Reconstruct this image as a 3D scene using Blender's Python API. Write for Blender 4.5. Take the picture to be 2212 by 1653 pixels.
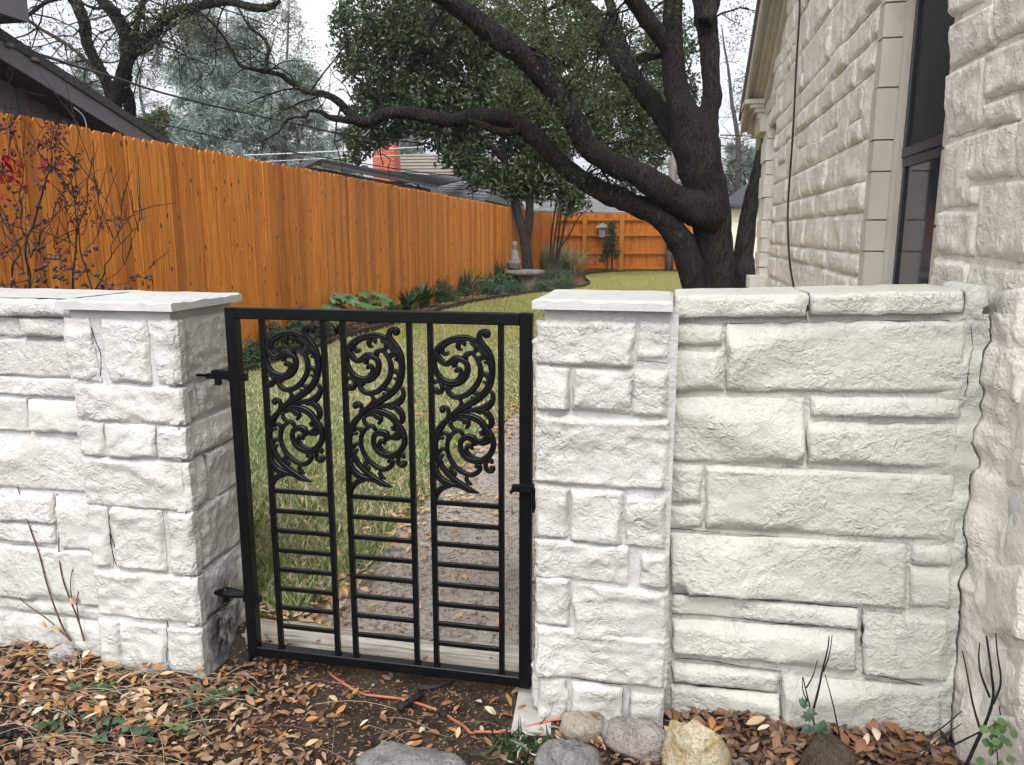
import bpy, math, random
import numpy as np
from mathutils import Vector

for o in list(bpy.data.objects):
    bpy.data.objects.remove(o, do_unlink=True)
SC = bpy.context.scene
COL = SC.collection

# ------------------------------------------------------------------ camera
FOC = 1680.0                      # focal length in units of a 2212 px wide picture
PITCH = math.radians(10.88)
YAW = math.radians(11.7)
EYE = np.array((0.0, 0.0, 1.6))
cd = bpy.data.cameras.new('camera')
cam = bpy.data.objects.new('camera', cd)
COL.objects.link(cam)
cam.location = EYE
cam.rotation_euler = (math.radians(90) - PITCH, 0, YAW)
cd.sensor_width = 36.0
cd.lens = FOC / 2212 * 36
cd.clip_start = 0.05
cd.clip_end = 2000
SC.camera = cam

# ------------------------------------------------------------------ sky, sun, exposure
SUN_EL, SUN_AZ = math.radians(52), math.radians(178)      # azimuth clockwise from +Y
w = bpy.data.worlds.new('World')
SC.world = w
w.use_nodes = True
nt = w.node_tree
nt.nodes.clear()
wo = nt.nodes.new('ShaderNodeOutputWorld')
bg = nt.nodes.new('ShaderNodeBackground')
sk = nt.nodes.new('ShaderNodeTexSky')
sk.sky_type = 'NISHITA'
sk.sun_disc = False
sk.sun_elevation = SUN_EL
sk.sun_rotation = SUN_AZ
sk.air_density = 1.0
sk.dust_density = 4.0
hs = nt.nodes.new('ShaderNodeHueSaturation')              # overcast: the blue is veiled by cloud
hs.inputs['Saturation'].default_value = 0.10
hs.inputs['Value'].default_value = 1.55
tc = nt.nodes.new('ShaderNodeTexCoord')
cn = nt.nodes.new('ShaderNodeTexNoise')
cn.inputs['Scale'].default_value = 2.2
cn.inputs['Detail'].default_value = 5
cr = nt.nodes.new('ShaderNodeValToRGB')
cr.color_ramp.elements[0].position = 0.35
cr.color_ramp.elements[0].color = (0.80, 0.82, 0.90, 1)
cr.color_ramp.elements[1].position = 0.62
cr.color_ramp.elements[1].color = (1.0, 1.0, 1.0, 1)
mx = nt.nodes.new('ShaderNodeMixRGB')
mx.blend_type = 'MULTIPLY'
mx.inputs[0].default_value = 1
nt.links.new(tc.outputs['Generated'], cn.inputs['Vector'])
nt.links.new(cn.outputs['Fac'], cr.inputs['Fac'])
nt.links.new(sk.outputs[0], hs.inputs['Color'])
nt.links.new(hs.outputs[0], mx.inputs[1])
nt.links.new(cr.outputs[0], mx.inputs[2])
nt.links.new(mx.outputs[0], bg.inputs[0])
bg.inputs[1].default_value = 0.15
nt.links.new(bg.outputs[0], wo.inputs[0])

sd = bpy.data.lights.new('sun', 'SUN')
sd.energy = 0.55
sd.angle = math.radians(25)
sd.color = (1.0, 0.97, 0.93)
sun = bpy.data.objects.new('sun', sd)
COL.objects.link(sun)
sun.rotation_euler = Vector((-math.sin(SUN_AZ) * math.cos(SUN_EL), -math.cos(SUN_AZ) * math.cos(SUN_EL), -math.sin(SUN_EL))).to_track_quat('-Z', 'Y').to_euler()

SC.view_settings.view_transform = 'Standard'
SC.view_settings.look = 'None'
SC.view_settings.exposure = 0.52
SC.view_settings.gamma = 1
SC.view_settings.use_curve_mapping = False
SC.cycles.max_bounces = 4
SC.cycles.diffuse_bounces = 2
SC.cycles.glossy_bounces = 2
SC.cycles.adaptive_threshold = 0.03
SC.cycles.transparent_max_bounces = 8
SC.cycles.use_denoising = True

# ------------------------------------------------------------------ picture -> place
_cp, _sp, _cy, _sy = math.cos(PITCH), math.sin(PITCH), math.cos(YAW), math.sin(YAW)


def ray(x, y):
    a, b = x - 1106.0, 826.5 - y
    fw, up = FOC * _cp + b * _sp, b * _cp - FOC * _sp
    return np.array((-fw * _sy + a * _cy, fw * _cy + a * _sy, up))


def onY(x, y, Y):
    d = ray(x, y)
    return EYE + d * (Y / d[1])


def onX(x, y, X):
    d = ray(x, y)
    return EYE + d * (X / d[0])


def onZ(x, y, Z):
    d = ray(x, y)
    return EYE + d * ((Z - 1.6) / d[2])


def pxr(wpx, P):
    """real radius of something wpx wide (half width, 2212 px picture) at P"""
    d = np.array(P) - EYE
    fwd = d[0] * -_sy + d[1] * _cy
    return wpx / FOC * (fwd * _cp - d[2] * _sp)


# ------------------------------------------------------------------ noise
def _h(ix, iy, iz, s):
    n = (ix.astype(np.int64) * 374761393 + iy.astype(np.int64) * 668265263 + iz.astype(np.int64) * 2147483647 + s * 974634777) & 0xFFFFFFFF
    n = ((n ^ (n >> 13)) * 1274126177) & 0xFFFFFFFF
    n = ((n ^ (n >> 16)) * 2246822519) & 0xFFFFFFFF
    return ((n ^ (n >> 15)) & 0xFFFF) / 32767.5 - 1.0


def vn(P, s=0):
    P = np.asarray(P, float)
    i = np.floor(P).astype(np.int64)
    f = P - i
    f = f * f * f * (f * (f * 6 - 15) + 10)
    r = 0
    for dx in (0, 1):
        wx = f[:, 0] if dx else 1 - f[:, 0]
        for dy in (0, 1):
            wy = f[:, 1] if dy else 1 - f[:, 1]
            for dz in (0, 1):
                wz = f[:, 2] if dz else 1 - f[:, 2]
                r = r + wx * wy * wz * _h(i[:, 0] + dx, i[:, 1] + dy, i[:, 2] + dz, s)
    return r


def fbm(P, o=3, s=0, g=0.5):
    P = np.asarray(P, float)
    r, a = 0, 1.0
    for k in range(o):
        r = r + a * vn(P * 2 ** k + 17.3 * k, s + k)
        a *= g
    return r


# ------------------------------------------------------------------ meshes
class MB:
    def __init__(s):
        s.v, s.f, s.n = [], [], 0

    def add(s, V, F):
        V = np.asarray(V, float).reshape(-1, 3)
        if isinstance(F, (list, tuple)) and F and not np.isscalar(F[0]) and len(set(len(q) for q in F)) > 1:
            for k in set(len(q) for q in F):
                s.f.append(np.array([q for q in F if len(q) == k], np.int64) + s.n)
        else:
            F = np.asarray(F, np.int64)
            if F.size:
                s.f.append(F + s.n)
        s.v.append(V)
        s.n += len(V)
        return s

    def box(s, a, b):
        (x0, y0, z0), (x1, y1, z1) = a, b
        V = [(x0, y0, z0), (x1, y0, z0), (x1, y1, z0), (x0, y1, z0), (x0, y0, z1), (x1, y0, z1), (x1, y1, z1), (x0, y1, z1)]
        return s.add(V, [(0, 3, 2, 1), (4, 5, 6, 7), (0, 1, 5, 4), (1, 2, 6, 5), (2, 3, 7, 6), (3, 0, 4, 7)])

    def bar(s, p, q, wx, wz, up=(0, 0, 1), ch=0.0):
        """rectangular bar from p to q, width wx across and wz along up, optional chamfer"""
        p, q, up = np.array(p, float), np.array(q, float), np.array(up, float)
        d = q - p
        d /= np.linalg.norm(d)
        sx = np.cross(d, up)
        sx /= np.linalg.norm(sx)
        u = np.cross(sx, d)
        a, b = wx / 2, wz / 2
        if ch:
            pr = [(a - ch, -b), (a, -b + ch), (a, b - ch), (a - ch, b), (-a + ch, b), (-a, b - ch), (-a, -b + ch), (-a + ch, -b)]
        else:
            pr = [(a, -b), (a, b), (-a, b), (-a, -b)]
        n = len(pr)
        V = [p + sx * i + u * j for i, j in pr] + [q + sx * i + u * j for i, j in pr]
        F = [(i, (i + 1) % n, n + (i + 1) % n, n + i) for i in range(n)]
        s.add(V, F)
        s.f.append(np.array([list(range(n))[::-1]]) + s.n - 2 * n)
        s.f.append(np.array([list(range(n, 2 * n))]) + s.n - 2 * n)
        return s

    def tube(s, P, R, n=6, bump=0.0, seed=0, cap=True, bs=4.0):
        P = np.asarray(P, float)
        R = np.broadcast_to(np.asarray(R, float), (len(P),))
        T = np.gradient(P, axis=0)
        T /= np.linalg.norm(T, axis=1)[:, None] + 1e-12
        ref = np.array((0, 0, 1.0)) if abs(T[0][2]) < .9 else np.array((1.0, 0, 0))
        N = np.cross(T[0], ref)
        N /= np.linalg.norm(N)
        an = np.arange(n) * 2 * math.pi / n
        V = np.zeros((len(P), n, 3))
        for i in range(len(P)):
            N = N - T[i] * np.dot(N, T[i])
            N /= np.linalg.norm(N) + 1e-12
            B = np.cross(T[i], N)
            V[i] = P[i] + R[i] * (np.cos(an)[:, None] * N + np.sin(an)[:, None] * B)
        if bump:
            flat = V.reshape(-1, 3)
            c = np.repeat(P, n, axis=0)
            k = 1 + bump * fbm(flat * (bs / max(R.mean(), 1e-4)) * .25, 2, seed)
            V = (c + (flat - c) * k[:, None]).reshape(V.shape)
        i, j = np.meshgrid(np.arange(len(P) - 1), np.arange(n), indexing='ij')
        F = np.stack([i * n + j, i * n + (j + 1) % n, (i + 1) * n + (j + 1) % n, (i + 1) * n + j], -1).reshape(-1, 4)
        s.add(V.reshape(-1, 3), F)
        if cap:
            s.f.append(np.array([list(range(n))[::-1]]) + s.n - n * len(P))
            s.f.append(np.array([list(range(n))]) + s.n - n)
        return s

    def grid(s, V):
        """V: (a, b, 3)"""
        a, b = V.shape[:2]
        i, j = np.meshgrid(np.arange(a - 1), np.arange(b - 1), indexing='ij')
        F = np.stack([i * b + j, i * b + j + 1, (i + 1) * b + j + 1, (i + 1) * b + j], -1).reshape(-1, 4)
        return s.add(V.reshape(-1, 3), F)

    def lathe(s, c, prof, n=20):
        an = np.arange(n) * 2 * math.pi / n
        V = np.array([[(c[0] + r * math.cos(t), c[1] + r * math.sin(t), c[2] + z) for t in an] for r, z in prof])
        k = len(prof)
        i, j = np.meshgrid(np.arange(k - 1), np.arange(n), indexing='ij')
        F = np.stack([i * n + j, i * n + (j + 1) % n, (i + 1) * n + (j + 1) % n, (i + 1) * n + j], -1).reshape(-1, 4)
        s.add(V.reshape(-1, 3), F)
        s.f.append(np.array([list(range(n))[::-1]]) + s.n - n * k)
        s.f.append(np.array([list(range(n))]) + s.n - n)
        return s

    def prism(s, poly, off):
        """flat polygon (k,3) pushed along off"""
        A = np.asarray(poly, float)
        k = len(A)
        s.add(np.vstack([A, A + np.asarray(off, float)]), [(i, (i + 1) % k, k + (i + 1) % k, k + i) for i in range(k)])
        s.f.append(np.array([list(range(k))[::-1]]) + s.n - 2 * k)
        s.f.append(np.array([list(range(k, 2 * k))]) + s.n - 2 * k)
        return s

    def mesh(s, name, off=(0, 0, 0), smooth=False):
        me = bpy.data.meshes.new(name)
        V = np.vstack(s.v) - np.asarray(off, float)
        tot = [np.full(len(f), f.shape[1]) for f in s.f]
        L = np.concatenate([f.ravel() for f in s.f])
        T = np.concatenate(tot)
        me.vertices.add(len(V))
        me.vertices.foreach_set('co', V.astype(np.float32).ravel())
        me.loops.add(len(L))
        me.loops.foreach_set('vertex_index', L.astype(np.int32))
        me.polygons.add(len(T))
        me.polygons.foreach_set('loop_start', np.concatenate([[0], np.cumsum(T)[:-1]]).astype(np.int32))
        me.polygons.foreach_set('use_smooth', np.full(len(T), bool(smooth)))
        me.update(calc_edges=True)
        me.validate()
        return me


WL = {}


def _name(o, loc):
    COL.objects.link(o)
    WL[o] = np.array(loc, float)
    return o


def thing(name, label, cat, loc, group=None):
    o = bpy.data.objects.new(name, None)
    o.empty_display_size = .1
    o.location = loc
    o['label'] = label
    o['category'] = cat
    if group:
        o['group'] = group
    return _name(o, loc)


def part(name, mb, mat, parent, smooth=False, label=None, stuff=False):
    off = WL[parent]
    me = mb if isinstance(mb, bpy.types.Mesh) else mb.mesh(name, off, smooth)
    if not me.materials:
        me.materials.append(mat)
    o = bpy.data.objects.new(name, me)
    o.parent = parent
    if label:
        o['label'] = label
    if stuff:
        o['kind'] = 'stuff'
    return _name(o, off)


def solo(name, mb, mat, label, cat, loc, smooth=False, group=None):
    me = mb.mesh(name, loc, smooth)
    me.materials.append(mat)
    o = bpy.data.objects.new(name, me)
    o.location = loc
    o['label'] = label
    o['category'] = cat
    if group:
        o['group'] = group
    return _name(o, loc)


def setting(name, mb, mat, kind='structure', smooth=False, label=None):
    me = mb.mesh(name, (0, 0, 0), smooth)
    me.materials.append(mat)
    o = bpy.data.objects.new(name, me)
    o['kind'] = kind
    if label:
        o['label'] = label
    return _name(o, (0, 0, 0))


def cat_rom(P, m=6):
    """smooth curve through the rows of P (any number of columns)"""
    P = np.asarray(P, float)
    Q = np.vstack([2 * P[0] - P[1], P, 2 * P[-1] - P[-2]])
    out = []
    for i in range(len(P) - 1):
        a, b, c, d = Q[i:i + 4]
        for t in np.arange(m) / m:
            out.append(.5 * (2 * b + (c - a) * t + (2 * a - 5 * b + 4 * c - d) * t * t + (3 * b - a - 3 * c + d) * t ** 3))
    out.append(P[-1])
    return np.array(out)


def leaves(mb, P, D, N, L, W, fold=.25, oval=False, curl=0.0):
    """N leaves: base points P, directions D, face normals N, lengths L, widths W"""
    P, D, N = (np.asarray(a, float) for a in (P, D, N))
    n = len(P)
    L = np.broadcast_to(L, (n,))[:, None]
    W = np.broadcast_to(W, (n,))[:, None]
    D = D / (np.linalg.norm(D, axis=1)[:, None] + 1e-9)
    S = np.cross(D, N)
    S /= np.linalg.norm(S, axis=1)[:, None] + 1e-9
    N = np.cross(S, D)
    if not oval:
        V = np.stack([P, P + D * L * .5 + S * W * .5 + N * W * fold, P + D * L - N * L * curl, P + D * L * .5 - S * W * .5 + N * W * fold], 1)
        F = np.array([(0, 1, 2), (0, 2, 3)])
        k = 4
    else:
        c = np.broadcast_to(curl, (n,))[:, None]
        f = np.broadcast_to(fold, (n,))[:, None]

        def q(t, sd, hw):
            return P + D * L * t + S * W * hw * sd + N * (W * f * hw * 2 * abs(sd) + L * c * (4 * t * (1 - t) - .5))
        V = np.stack([q(0, 0, 0)] + [q(t, sd, hw) for t, hw in ((.16, .28), (.5, .5), (.84, .27)) for sd in (1, 0, -1)] + [q(1, 0, 0)], 1)
        F = np.array([(0, 1, 2), (0, 2, 3), (1, 4, 5), (1, 5, 2), (2, 5, 6), (2, 6, 3), (4, 7, 8), (4, 8, 5), (5, 8, 9), (5, 9, 6), (7, 10, 8), (8, 10, 9)])
        k = 11
    FF = (F[None] + (np.arange(n) * k)[:, None, None]).reshape(-1, 3)
    mb.add(V.reshape(-1, 3), FF)
    return mb


def rdir(rng, n):
    d = rng.normal(size=(n, 3))
    return d / np.linalg.norm(d, axis=1)[:, None]
# ------------------------------------------------------------------ materials
class NT:
    def __init__(s, name):
        s.m = bpy.data.materials.new(name)
        s.m.use_nodes = True
        s.t = s.m.node_tree
        s.t.nodes.clear()
        s.out = s.n('ShaderNodeOutputMaterial')
        s.b = s.n('ShaderNodeBsdfPrincipled')
        s.t.links.new(s.b.outputs[0], s.out.inputs[0])

    def n(s, typ, **kw):
        q = s.t.nodes.new(typ)
        for k, v in kw.items():
            setattr(q, k, v)
        return q

    def l(s, a, b):
        s.t.links.new(a, b)

    def pos(s, scale=(1, 1, 1), obj=False, rnd=False):
        if obj:
            o = s.n('ShaderNodeTexCoord').outputs['Object']
        else:
            o = s.n('ShaderNodeNewGeometry').outputs['Position']
        if rnd:
            oi = s.n('ShaderNodeObjectInfo')
            ma = s.n('ShaderNodeMath', operation='MULTIPLY')
            ma.inputs[1].default_value = 37.0
            s.l(oi.outputs['Random'], ma.inputs[0])
            va = s.n('ShaderNodeVectorMath', operation='ADD')
            s.l(o, va.inputs[0])
            s.l(ma.outputs[0], va.inputs[1])
            o = va.outputs[0]
        mp = s.n('ShaderNodeMapping')
        mp.inputs['Scale'].default_value = scale
        s.l(o, mp.inputs['Vector'])
        return mp.outputs[0]

    def noise(s, vec, scale, detail=4, rough=.55, dist=0):
        q = s.n('ShaderNodeTexNoise')
        q.inputs['Scale'].default_value = scale
        q.inputs['Detail'].default_value = min(detail, 4)
        q.inputs['Roughness'].default_value = rough
        q.inputs['Distortion'].default_value = dist
        s.l(vec, q.inputs['Vector'])
        return q.outputs['Fac']

    def ramp(s, fac, stops):
        q = s.n('ShaderNodeValToRGB')
        e = q.color_ramp.elements
        while len(e) < len(stops):
            e.new(.5)
        for k, (p, c) in enumerate(stops):
            e[k].position = p
            e[k].color = (*c, 1) if len(c) == 3 else c
        s.l(fac, q.inputs['Fac'])
        return q.outputs['Color']

    def mix(s, fac, a, b, mode='MIX'):
        q = s.n('ShaderNodeMixRGB', blend_type=mode)
        for i, v in ((0, fac), (1, a), (2, b)):
            if hasattr(v, 'links'):
                s.l(v, q.inputs[i])
            elif i == 0:
                q.inputs[0].default_value = v
            else:
                q.inputs[i].default_value = (*v, 1)
        return q.outputs[0]

    def bump(s, h, dist=.01, strength=1.0, prev=None):
        q = s.n('ShaderNodeBump')
        q.inputs['Distance'].default_value = dist
        q.inputs['Strength'].default_value = strength
        s.l(h, q.inputs['Height'])
        if prev is not None:
            s.l(prev, q.inputs['Normal'])
        return q.outputs[0]

    def island(s):
        return s.n('ShaderNodeNewGeometry').outputs['Random Per Island']

    def done(s, col=None, rough=.6, spec=.4, normal=None, metal=0):
        if col is not None:
            if hasattr(col, 'links'):
                s.l(col, s.b.inputs['Base Color'])
            else:
                s.b.inputs['Base Color'].default_value = (*col, 1)
        if hasattr(rough, 'links'):
            s.l(rough, s.b.inputs['Roughness'])
        else:
            s.b.inputs['Roughness'].default_value = rough
        s.b.inputs['Specular IOR Level'].default_value = spec
        s.b.inputs['Metallic'].default_value = metal
        if normal is not None:
            s.l(normal, s.b.inputs['Normal'])
        return s.m


def m_paint(name, c1, c2, crinkle=1.0, dirt=.25, rough=.5):
    t = NT(name)
    p = t.pos(rnd=False)
    n1 = t.noise(p, 3.0, 4)
    n2 = t.noise(p, 42, 3, .6, .5)
    n3 = t.noise(p, 130, 1, .6)
    col = t.ramp(n1, [(.35, c1), (.65, c2)])
    sp = t.ramp(t.noise(p, 55, 3, .7), [(.66, (0, 0, 0)), (.75, (1, 1, 1))])
    wv = t.n('ShaderNodeMath', operation='MULTIPLY')
    t.l(sp, wv.inputs[0])
    wv.inputs[1].default_value = dirt
    col = t.mix(wv.outputs[0], col, (.36, .34, .29))
    # grime near the soil
    sx = t.n('ShaderNodeSeparateXYZ')
    t.l(t.n('ShaderNodeNewGeometry').outputs['Position'], sx.inputs[0])
    mr = t.n('ShaderNodeMapRange')
    mr.inputs['From Min'].default_value = .16
    mr.inputs['From Max'].default_value = -.02
    t.l(sx.outputs[2], mr.inputs[0])
    g = t.n('ShaderNodeMath', operation='MULTIPLY')
    t.l(mr.outputs[0], g.inputs[0])
    t.l(t.ramp(t.noise(p, 14, 5, .65), [(.46, (0, 0, 0)), (.68, (.8, .8, .8))]), g.inputs[1])
    col = t.mix(g.outputs[0], col, (.23, .22, .20))
    amt = t.n('ShaderNodeMath', operation='MULTIPLY')          # the paint fills some faces smooth, others stay crumbly
    t.l(n2, amt.inputs[0])
    t.l(t.ramp(t.noise(p, 6.5, 2), [(.36, (.25, .25, .25)), (.66, (1.15, 1.15, 1.15))]), amt.inputs[1])
    dr = t.n('ShaderNodeMath', operation='MULTIPLY')           # rain streaks and old dirt
    t.l(t.ramp(t.noise(t.pos((7, 7, 1.1)), 2.0, 4, .65), [(.50, (0, 0, 0)), (.72, (1, 1, 1))]), dr.inputs[0])
    dr.inputs[1].default_value = .30
    col = t.mix(dr.outputs[0], col, (.34, .335, .28))
    b = t.bump(amt.outputs[0], .011 * crinkle, 1.0)
    b = t.bump(n3, .0020 * crinkle, .8, b)
    return t.done(col, rough, .35, b)


def m_plain(name, c, rough=.6, spec=.4, var=.12, scale=8, metal=0, bd=0):
    t = NT(name)
    p = t.pos()
    n = t.noise(p, scale, 5)
    a = tuple(max(0, x * (1 - var)) for x in c)
    b = tuple(x * (1 + var) for x in c)
    return t.done(t.ramp(n, [(.3, a), (.7, b)]), rough, spec, t.bump(t.noise(p, scale * 6, 4), bd) if bd else None, metal)


def m_leaf(name, cols, rough=.45, spec=.4, trans=.0):
    t = NT(name)
    k = len(cols)
    c = t.ramp(t.island(), [(i / max(1, k - 1), q) for i, q in enumerate(cols)])
    n = t.noise(t.pos(), 30, 3)
    c = t.mix(.35, c, t.ramp(n, [(.3, (.25, .25, .25)), (.7, (1, 1, 1))]), 'MULTIPLY')
    m = t.done(c, rough, spec)
    if trans:
        tr = t.n('ShaderNodeBsdfTranslucent')
        t.l(c, tr.inputs[0])
        ms = t.n('ShaderNodeMixShader')
        ms.inputs[0].default_value = trans
        t.l(t.b.outputs[0], ms.inputs[1])
        t.l(tr.outputs[0], ms.inputs[2])
        t.l(ms.outputs[0], t.out.inputs[0])
    return m


def m_bark(name, c1, c2, sc=1.0, depth=.03):
    t = NT(name)
    p = t.pos((7 * sc, 7 * sc, 1.5 * sc))
    n = t.noise(p, 6, 4, .7, 1.6)
    v = t.n('ShaderNodeTexVoronoi')
    v.feature = 'DISTANCE_TO_EDGE'
    v.inputs['Scale'].default_value = 7.0
    wv = t.n('ShaderNodeVectorMath', operation='ADD')
    t.l(t.pos((4 * sc, 4 * sc, .8 * sc)), wv.inputs[0])
    t.l(n, wv.inputs[1])
    t.l(wv.outputs[0], v.inputs['Vector'])
    li = t.ramp(t.noise(t.pos(), 2.4, 4), [(.55, (0, 0, 0)), (.78, (.22, .22, .22))])
    c = t.mix(li, t.ramp(n, [(.36, c1), (.72, c2)]), tuple(min(1, q * 2.2) for q in c2))
    ed = t.ramp(v.outputs['Distance'], [(.0, (0, 0, 0)), (.16, (1, 1, 1))])
    c = t.mix(.4, c, ed, 'MULTIPLY')
    b = t.bump(n, depth, .9)
    b = t.bump(ed, depth * .8, .9, b)
    return t.done(c, .9, .15, b)


def m_wood(name, dark, mid, light, axis='Z', knots=True, rnd=.5, gr=1.0):
    t = NT(name)
    s = {'Z': (16, 16, .55), 'X': (.8, 18, 18)}[axis]
    p = t.pos(s, rnd=True)
    n = t.noise(p, 2.2 * gr, 6, .62, .8)
    c = t.ramp(n, [(.28, dark), (.48, mid), (.72, light)])
    fine = t.noise(t.pos(tuple(q * 5 for q in s), rnd=True), 2.5, 3, .6)
    c = t.mix(.42, c, t.ramp(fine, [(.3, (.42, .36, .32)), (.6, (1, 1, 1))]), 'MULTIPLY')
    oi = t.n('ShaderNodeObjectInfo')
    c = t.mix(rnd, c, t.ramp(oi.outputs['Random'], [(0, (.60, .52, .45)), (.22, (.80, .75, .69)), (.55, (1, 1, 1)), (.9, (1.12, 1.08, .98)), (1, (1.22, 1.25, 1.1))]), 'MULTIPLY')
    if knots:
        v = t.n('ShaderNodeTexVoronoi')
        v.inputs['Scale'].default_value = 1.0
        v.inputs['Randomness'].default_value = 1.0
        t.l(t.pos((7.5, 7.5, 4.2), rnd=True), v.inputs['Vector'])
        k = t.ramp(v.outputs['Distance'], [(.06, (1, 1, 1)), (.11, (.8, .8, .8)), (.15, (.0, .0, .0))])
        c = t.mix(k, c, (.09, .025, .008))
    return t.done(c, .55, .3, t.bump(n, .003, .6))


PAINT_L = m_paint('white_masonry_paint', (.49, .481, .447), (.57, .56, .523), 1.25)
PAINT_S = m_paint('white_smooth_paint', (.50, .495, .47), (.575, .57, .545), .35, .45, .45)
PAINT_M = m_paint('white_painted_mortar', (.44, .435, .41), (.54, .535, .51), .9, .6, .6)
PAINT_R = m_paint('masonry_paint_warm_light', (.53, .517, .462), (.60, .587, .53), 1.3)  # same paint as the left wall, the warmer light here put into its colour
PAINT_H = m_paint('cream_house_paint', (.71, .665, .58), (.79, .745, .66), 1.25)
PAINT_T = m_paint('cream_trim_paint', (.52, .475, .40), (.57, .525, .45), .12, .05, .45)
BLACK = m_plain('black_gate_enamel', (.004, .0042, .005), .33, .22, .25, 12)
CRACK_SHADE = m_plain('painted_crack_shade', (.03, .027, .023), .9, .1)  # near-black colour standing for the shade inside cracks
SOIL = None


def _ground_mats():
    global SOIL, LAWN, PATHM, MULCH
    t = NT('dark_soil')
    p = t.pos()
    n = t.noise(p, 9, 8, .7)
    c = t.ramp(n, [(.3, (.028, .020, .015)), (.55, (.062, .045, .034)), (.75, (.12, .088, .066))])
    SOIL = t.done(c, .95, .1, t.bump(t.noise(p, 60, 6, .7), .02))
    t = NT('thatch_lawn')
    n = t.noise(p := t.pos(), 1.1, 5, .6)
    m = t.noise(p, 40, 6, .75)
    c = t.ramp(n, [(.33, (.30, .31, .11)), (.5, (.44, .41, .17)), (.68, (.56, .50, .25))])
    c = t.mix(.8, c, t.ramp(m, [(.3, (.35, .36, .30)), (.7, (1.1, 1.1, 1.05))]), 'MULTIPLY')
    c = t.mix(.5, c, t.ramp(t.noise(p, 9, 4, .7), [(.35, (.55, .62, .5)), (.65, (1.1, 1.05, 1))]), 'MULTIPLY')
    LAWN = t.done(c, .95, .1, t.bump(m, .05))
    t = NT('dirt_path')
    n = t.noise(p := t.pos(), 2.2, 6, .6)
    m = t.noise(p, 70, 6, .8)
    c = t.ramp(n, [(.3, (.40, .345, .295)), (.5, (.57, .51, .45)), (.7, (.70, .645, .58))])
    c = t.mix(.55, c, t.ramp(m, [(.3, (.4, .38, .36)), (.68, (1.1, 1.1, 1.1))]), 'MULTIPLY')
    PATHM = t.done(c, .95, .1, t.bump(m, .02))
    t = NT('bark_mulch')
    n = t.noise(p := t.pos(), 22, 8, .75)
    c = t.ramp(n, [(.3, (.05, .026, .015)), (.55, (.15, .08, .045)), (.75, (.30, .18, .11))])
    MULCH = t.done(c, .95, .1, t.bump(n, .04))


_ground_mats()
CHIP = m_leaf('wood_chip', [(.16, .085, .05), (.27, .15, .09), (.36, .23, .14), (.13, .07, .045), (.45, .33, .22)], .8, .1)
PCHIP = m_leaf('pale_wood_chip', [(.18, .13, .09), (.34, .26, .19), (.46, .38, .29), (.13, .09, .06), (.55, .47, .37)], .8, .1)
LITTER = m_leaf('dry_oak_leaf', [(.11, .052, .027), (.24, .115, .05), (.34, .20, .11), (.42, .29, .185), (.17, .08, .04), (.50, .39, .28), (.30, .12, .036), (.16, .095, .064), (.38, .235, .15), (.09, .05, .034)], .6, .3)
LITTER_R = m_leaf('brown_oak_leaf', [(.09, .042, .024), (.16, .082, .046), (.25, .16, .105), (.13, .06, .03), (.33, .235, .17), (.19, .09, .04), (.13, .082, .06), (.07, .038, .026)], .5, .35)
LITTER_Y = m_leaf('tan_leaf', [(.50, .30, .14), (.60, .42, .25), (.42, .22, .10), (.64, .50, .34)], .6, .3)
GRASSM = m_leaf('grass_blade', [(.24, .34, .09), (.33, .42, .12), (.72, .68, .42), (.80, .76, .55), (.33, .37, .13), (.68, .62, .40), (.12, .20, .045), (.46, .44, .21)], .6, .25, .25)
GRASSG = m_leaf('green_grass_blade', [(.14, .27, .055), (.22, .37, .085), (.30, .44, .12), (.68, .65, .42), (.18, .32, .07), (.78, .74, .55)], .6, .25, .25)
GRASSF = m_leaf('far_grass_blade', [(.33, .35, .11), (.42, .40, .15), (.52, .47, .21), (.28, .31, .09)], .7, .15, .25)
MAGN = m_leaf('magnolia_leaf', [(.014, .032, .009), (.028, .058, .014), (.048, .084, .022), (.018, .042, .012), (.09, .105, .035)], .32, .5, .10)
OAKL = m_leaf('live_oak_leaf', [(.045, .065, .022), (.07, .095, .030), (.11, .125, .045), (.05, .075, .024), (.15, .14, .05)], .5, .35, .3)
CEDARL = m_leaf('cedar_needle', [(.25, .33, .28), (.33, .42, .37), (.42, .50, .45), (.20, .27, .23), (.50, .56, .51)], .7, .2, .25)  # pale needles, lightened further to put mist into the colour
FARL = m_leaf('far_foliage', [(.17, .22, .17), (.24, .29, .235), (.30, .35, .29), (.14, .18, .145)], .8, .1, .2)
SHRUB_D = m_leaf('dark_shrub_leaf', [(.026, .056, .022), (.046, .088, .034), (.075, .125, .048), (.034, .072, .026)], .4, .45, .1)
SHRUB_G = m_leaf('blue_green_leaf', [(.035, .075, .045), (.052, .10, .06), (.075, .13, .078), (.042, .085, .048)], .5, .35, .15)
SHRUB_L = m_leaf('bright_leaf', [(.075, .15, .05), (.11, .20, .075), (.15, .25, .10), (.09, .17, .065)], .45, .4, .25)
ORNG = m_leaf('striped_grass_blade', [(.32, .38, .18), (.58, .57, .36), (.70, .67, .46), (.42, .46, .24), (.26, .32, .13)], .6, .25, .25)
CYPL = m_leaf('juniper_leaf', [(.045, .085, .045), (.07, .12, .06), (.09, .145, .075)], .6, .25, .15)
YELG = m_leaf('yellow_green_leaf', [(.30, .38, .06), (.42, .48, .10), (.24, .33, .06)], .5, .3, .3)
REDL = m_leaf('red_maple_leaf', [(.20, .004, .010), (.28, .006, .014), (.13, .003, .008)], .6, .2, .15)
DEADL = m_leaf('withered_maple_leaf', [(.04, .012, .022), (.07, .018, .03), (.03, .012, .02), (.10, .02, .035)], .6, .3)
POD = m_leaf('dry_seed_pod', [(.09, .045, .035), (.14, .075, .055), (.06, .03, .028), (.18, .105, .08)], .8, .2)
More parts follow.
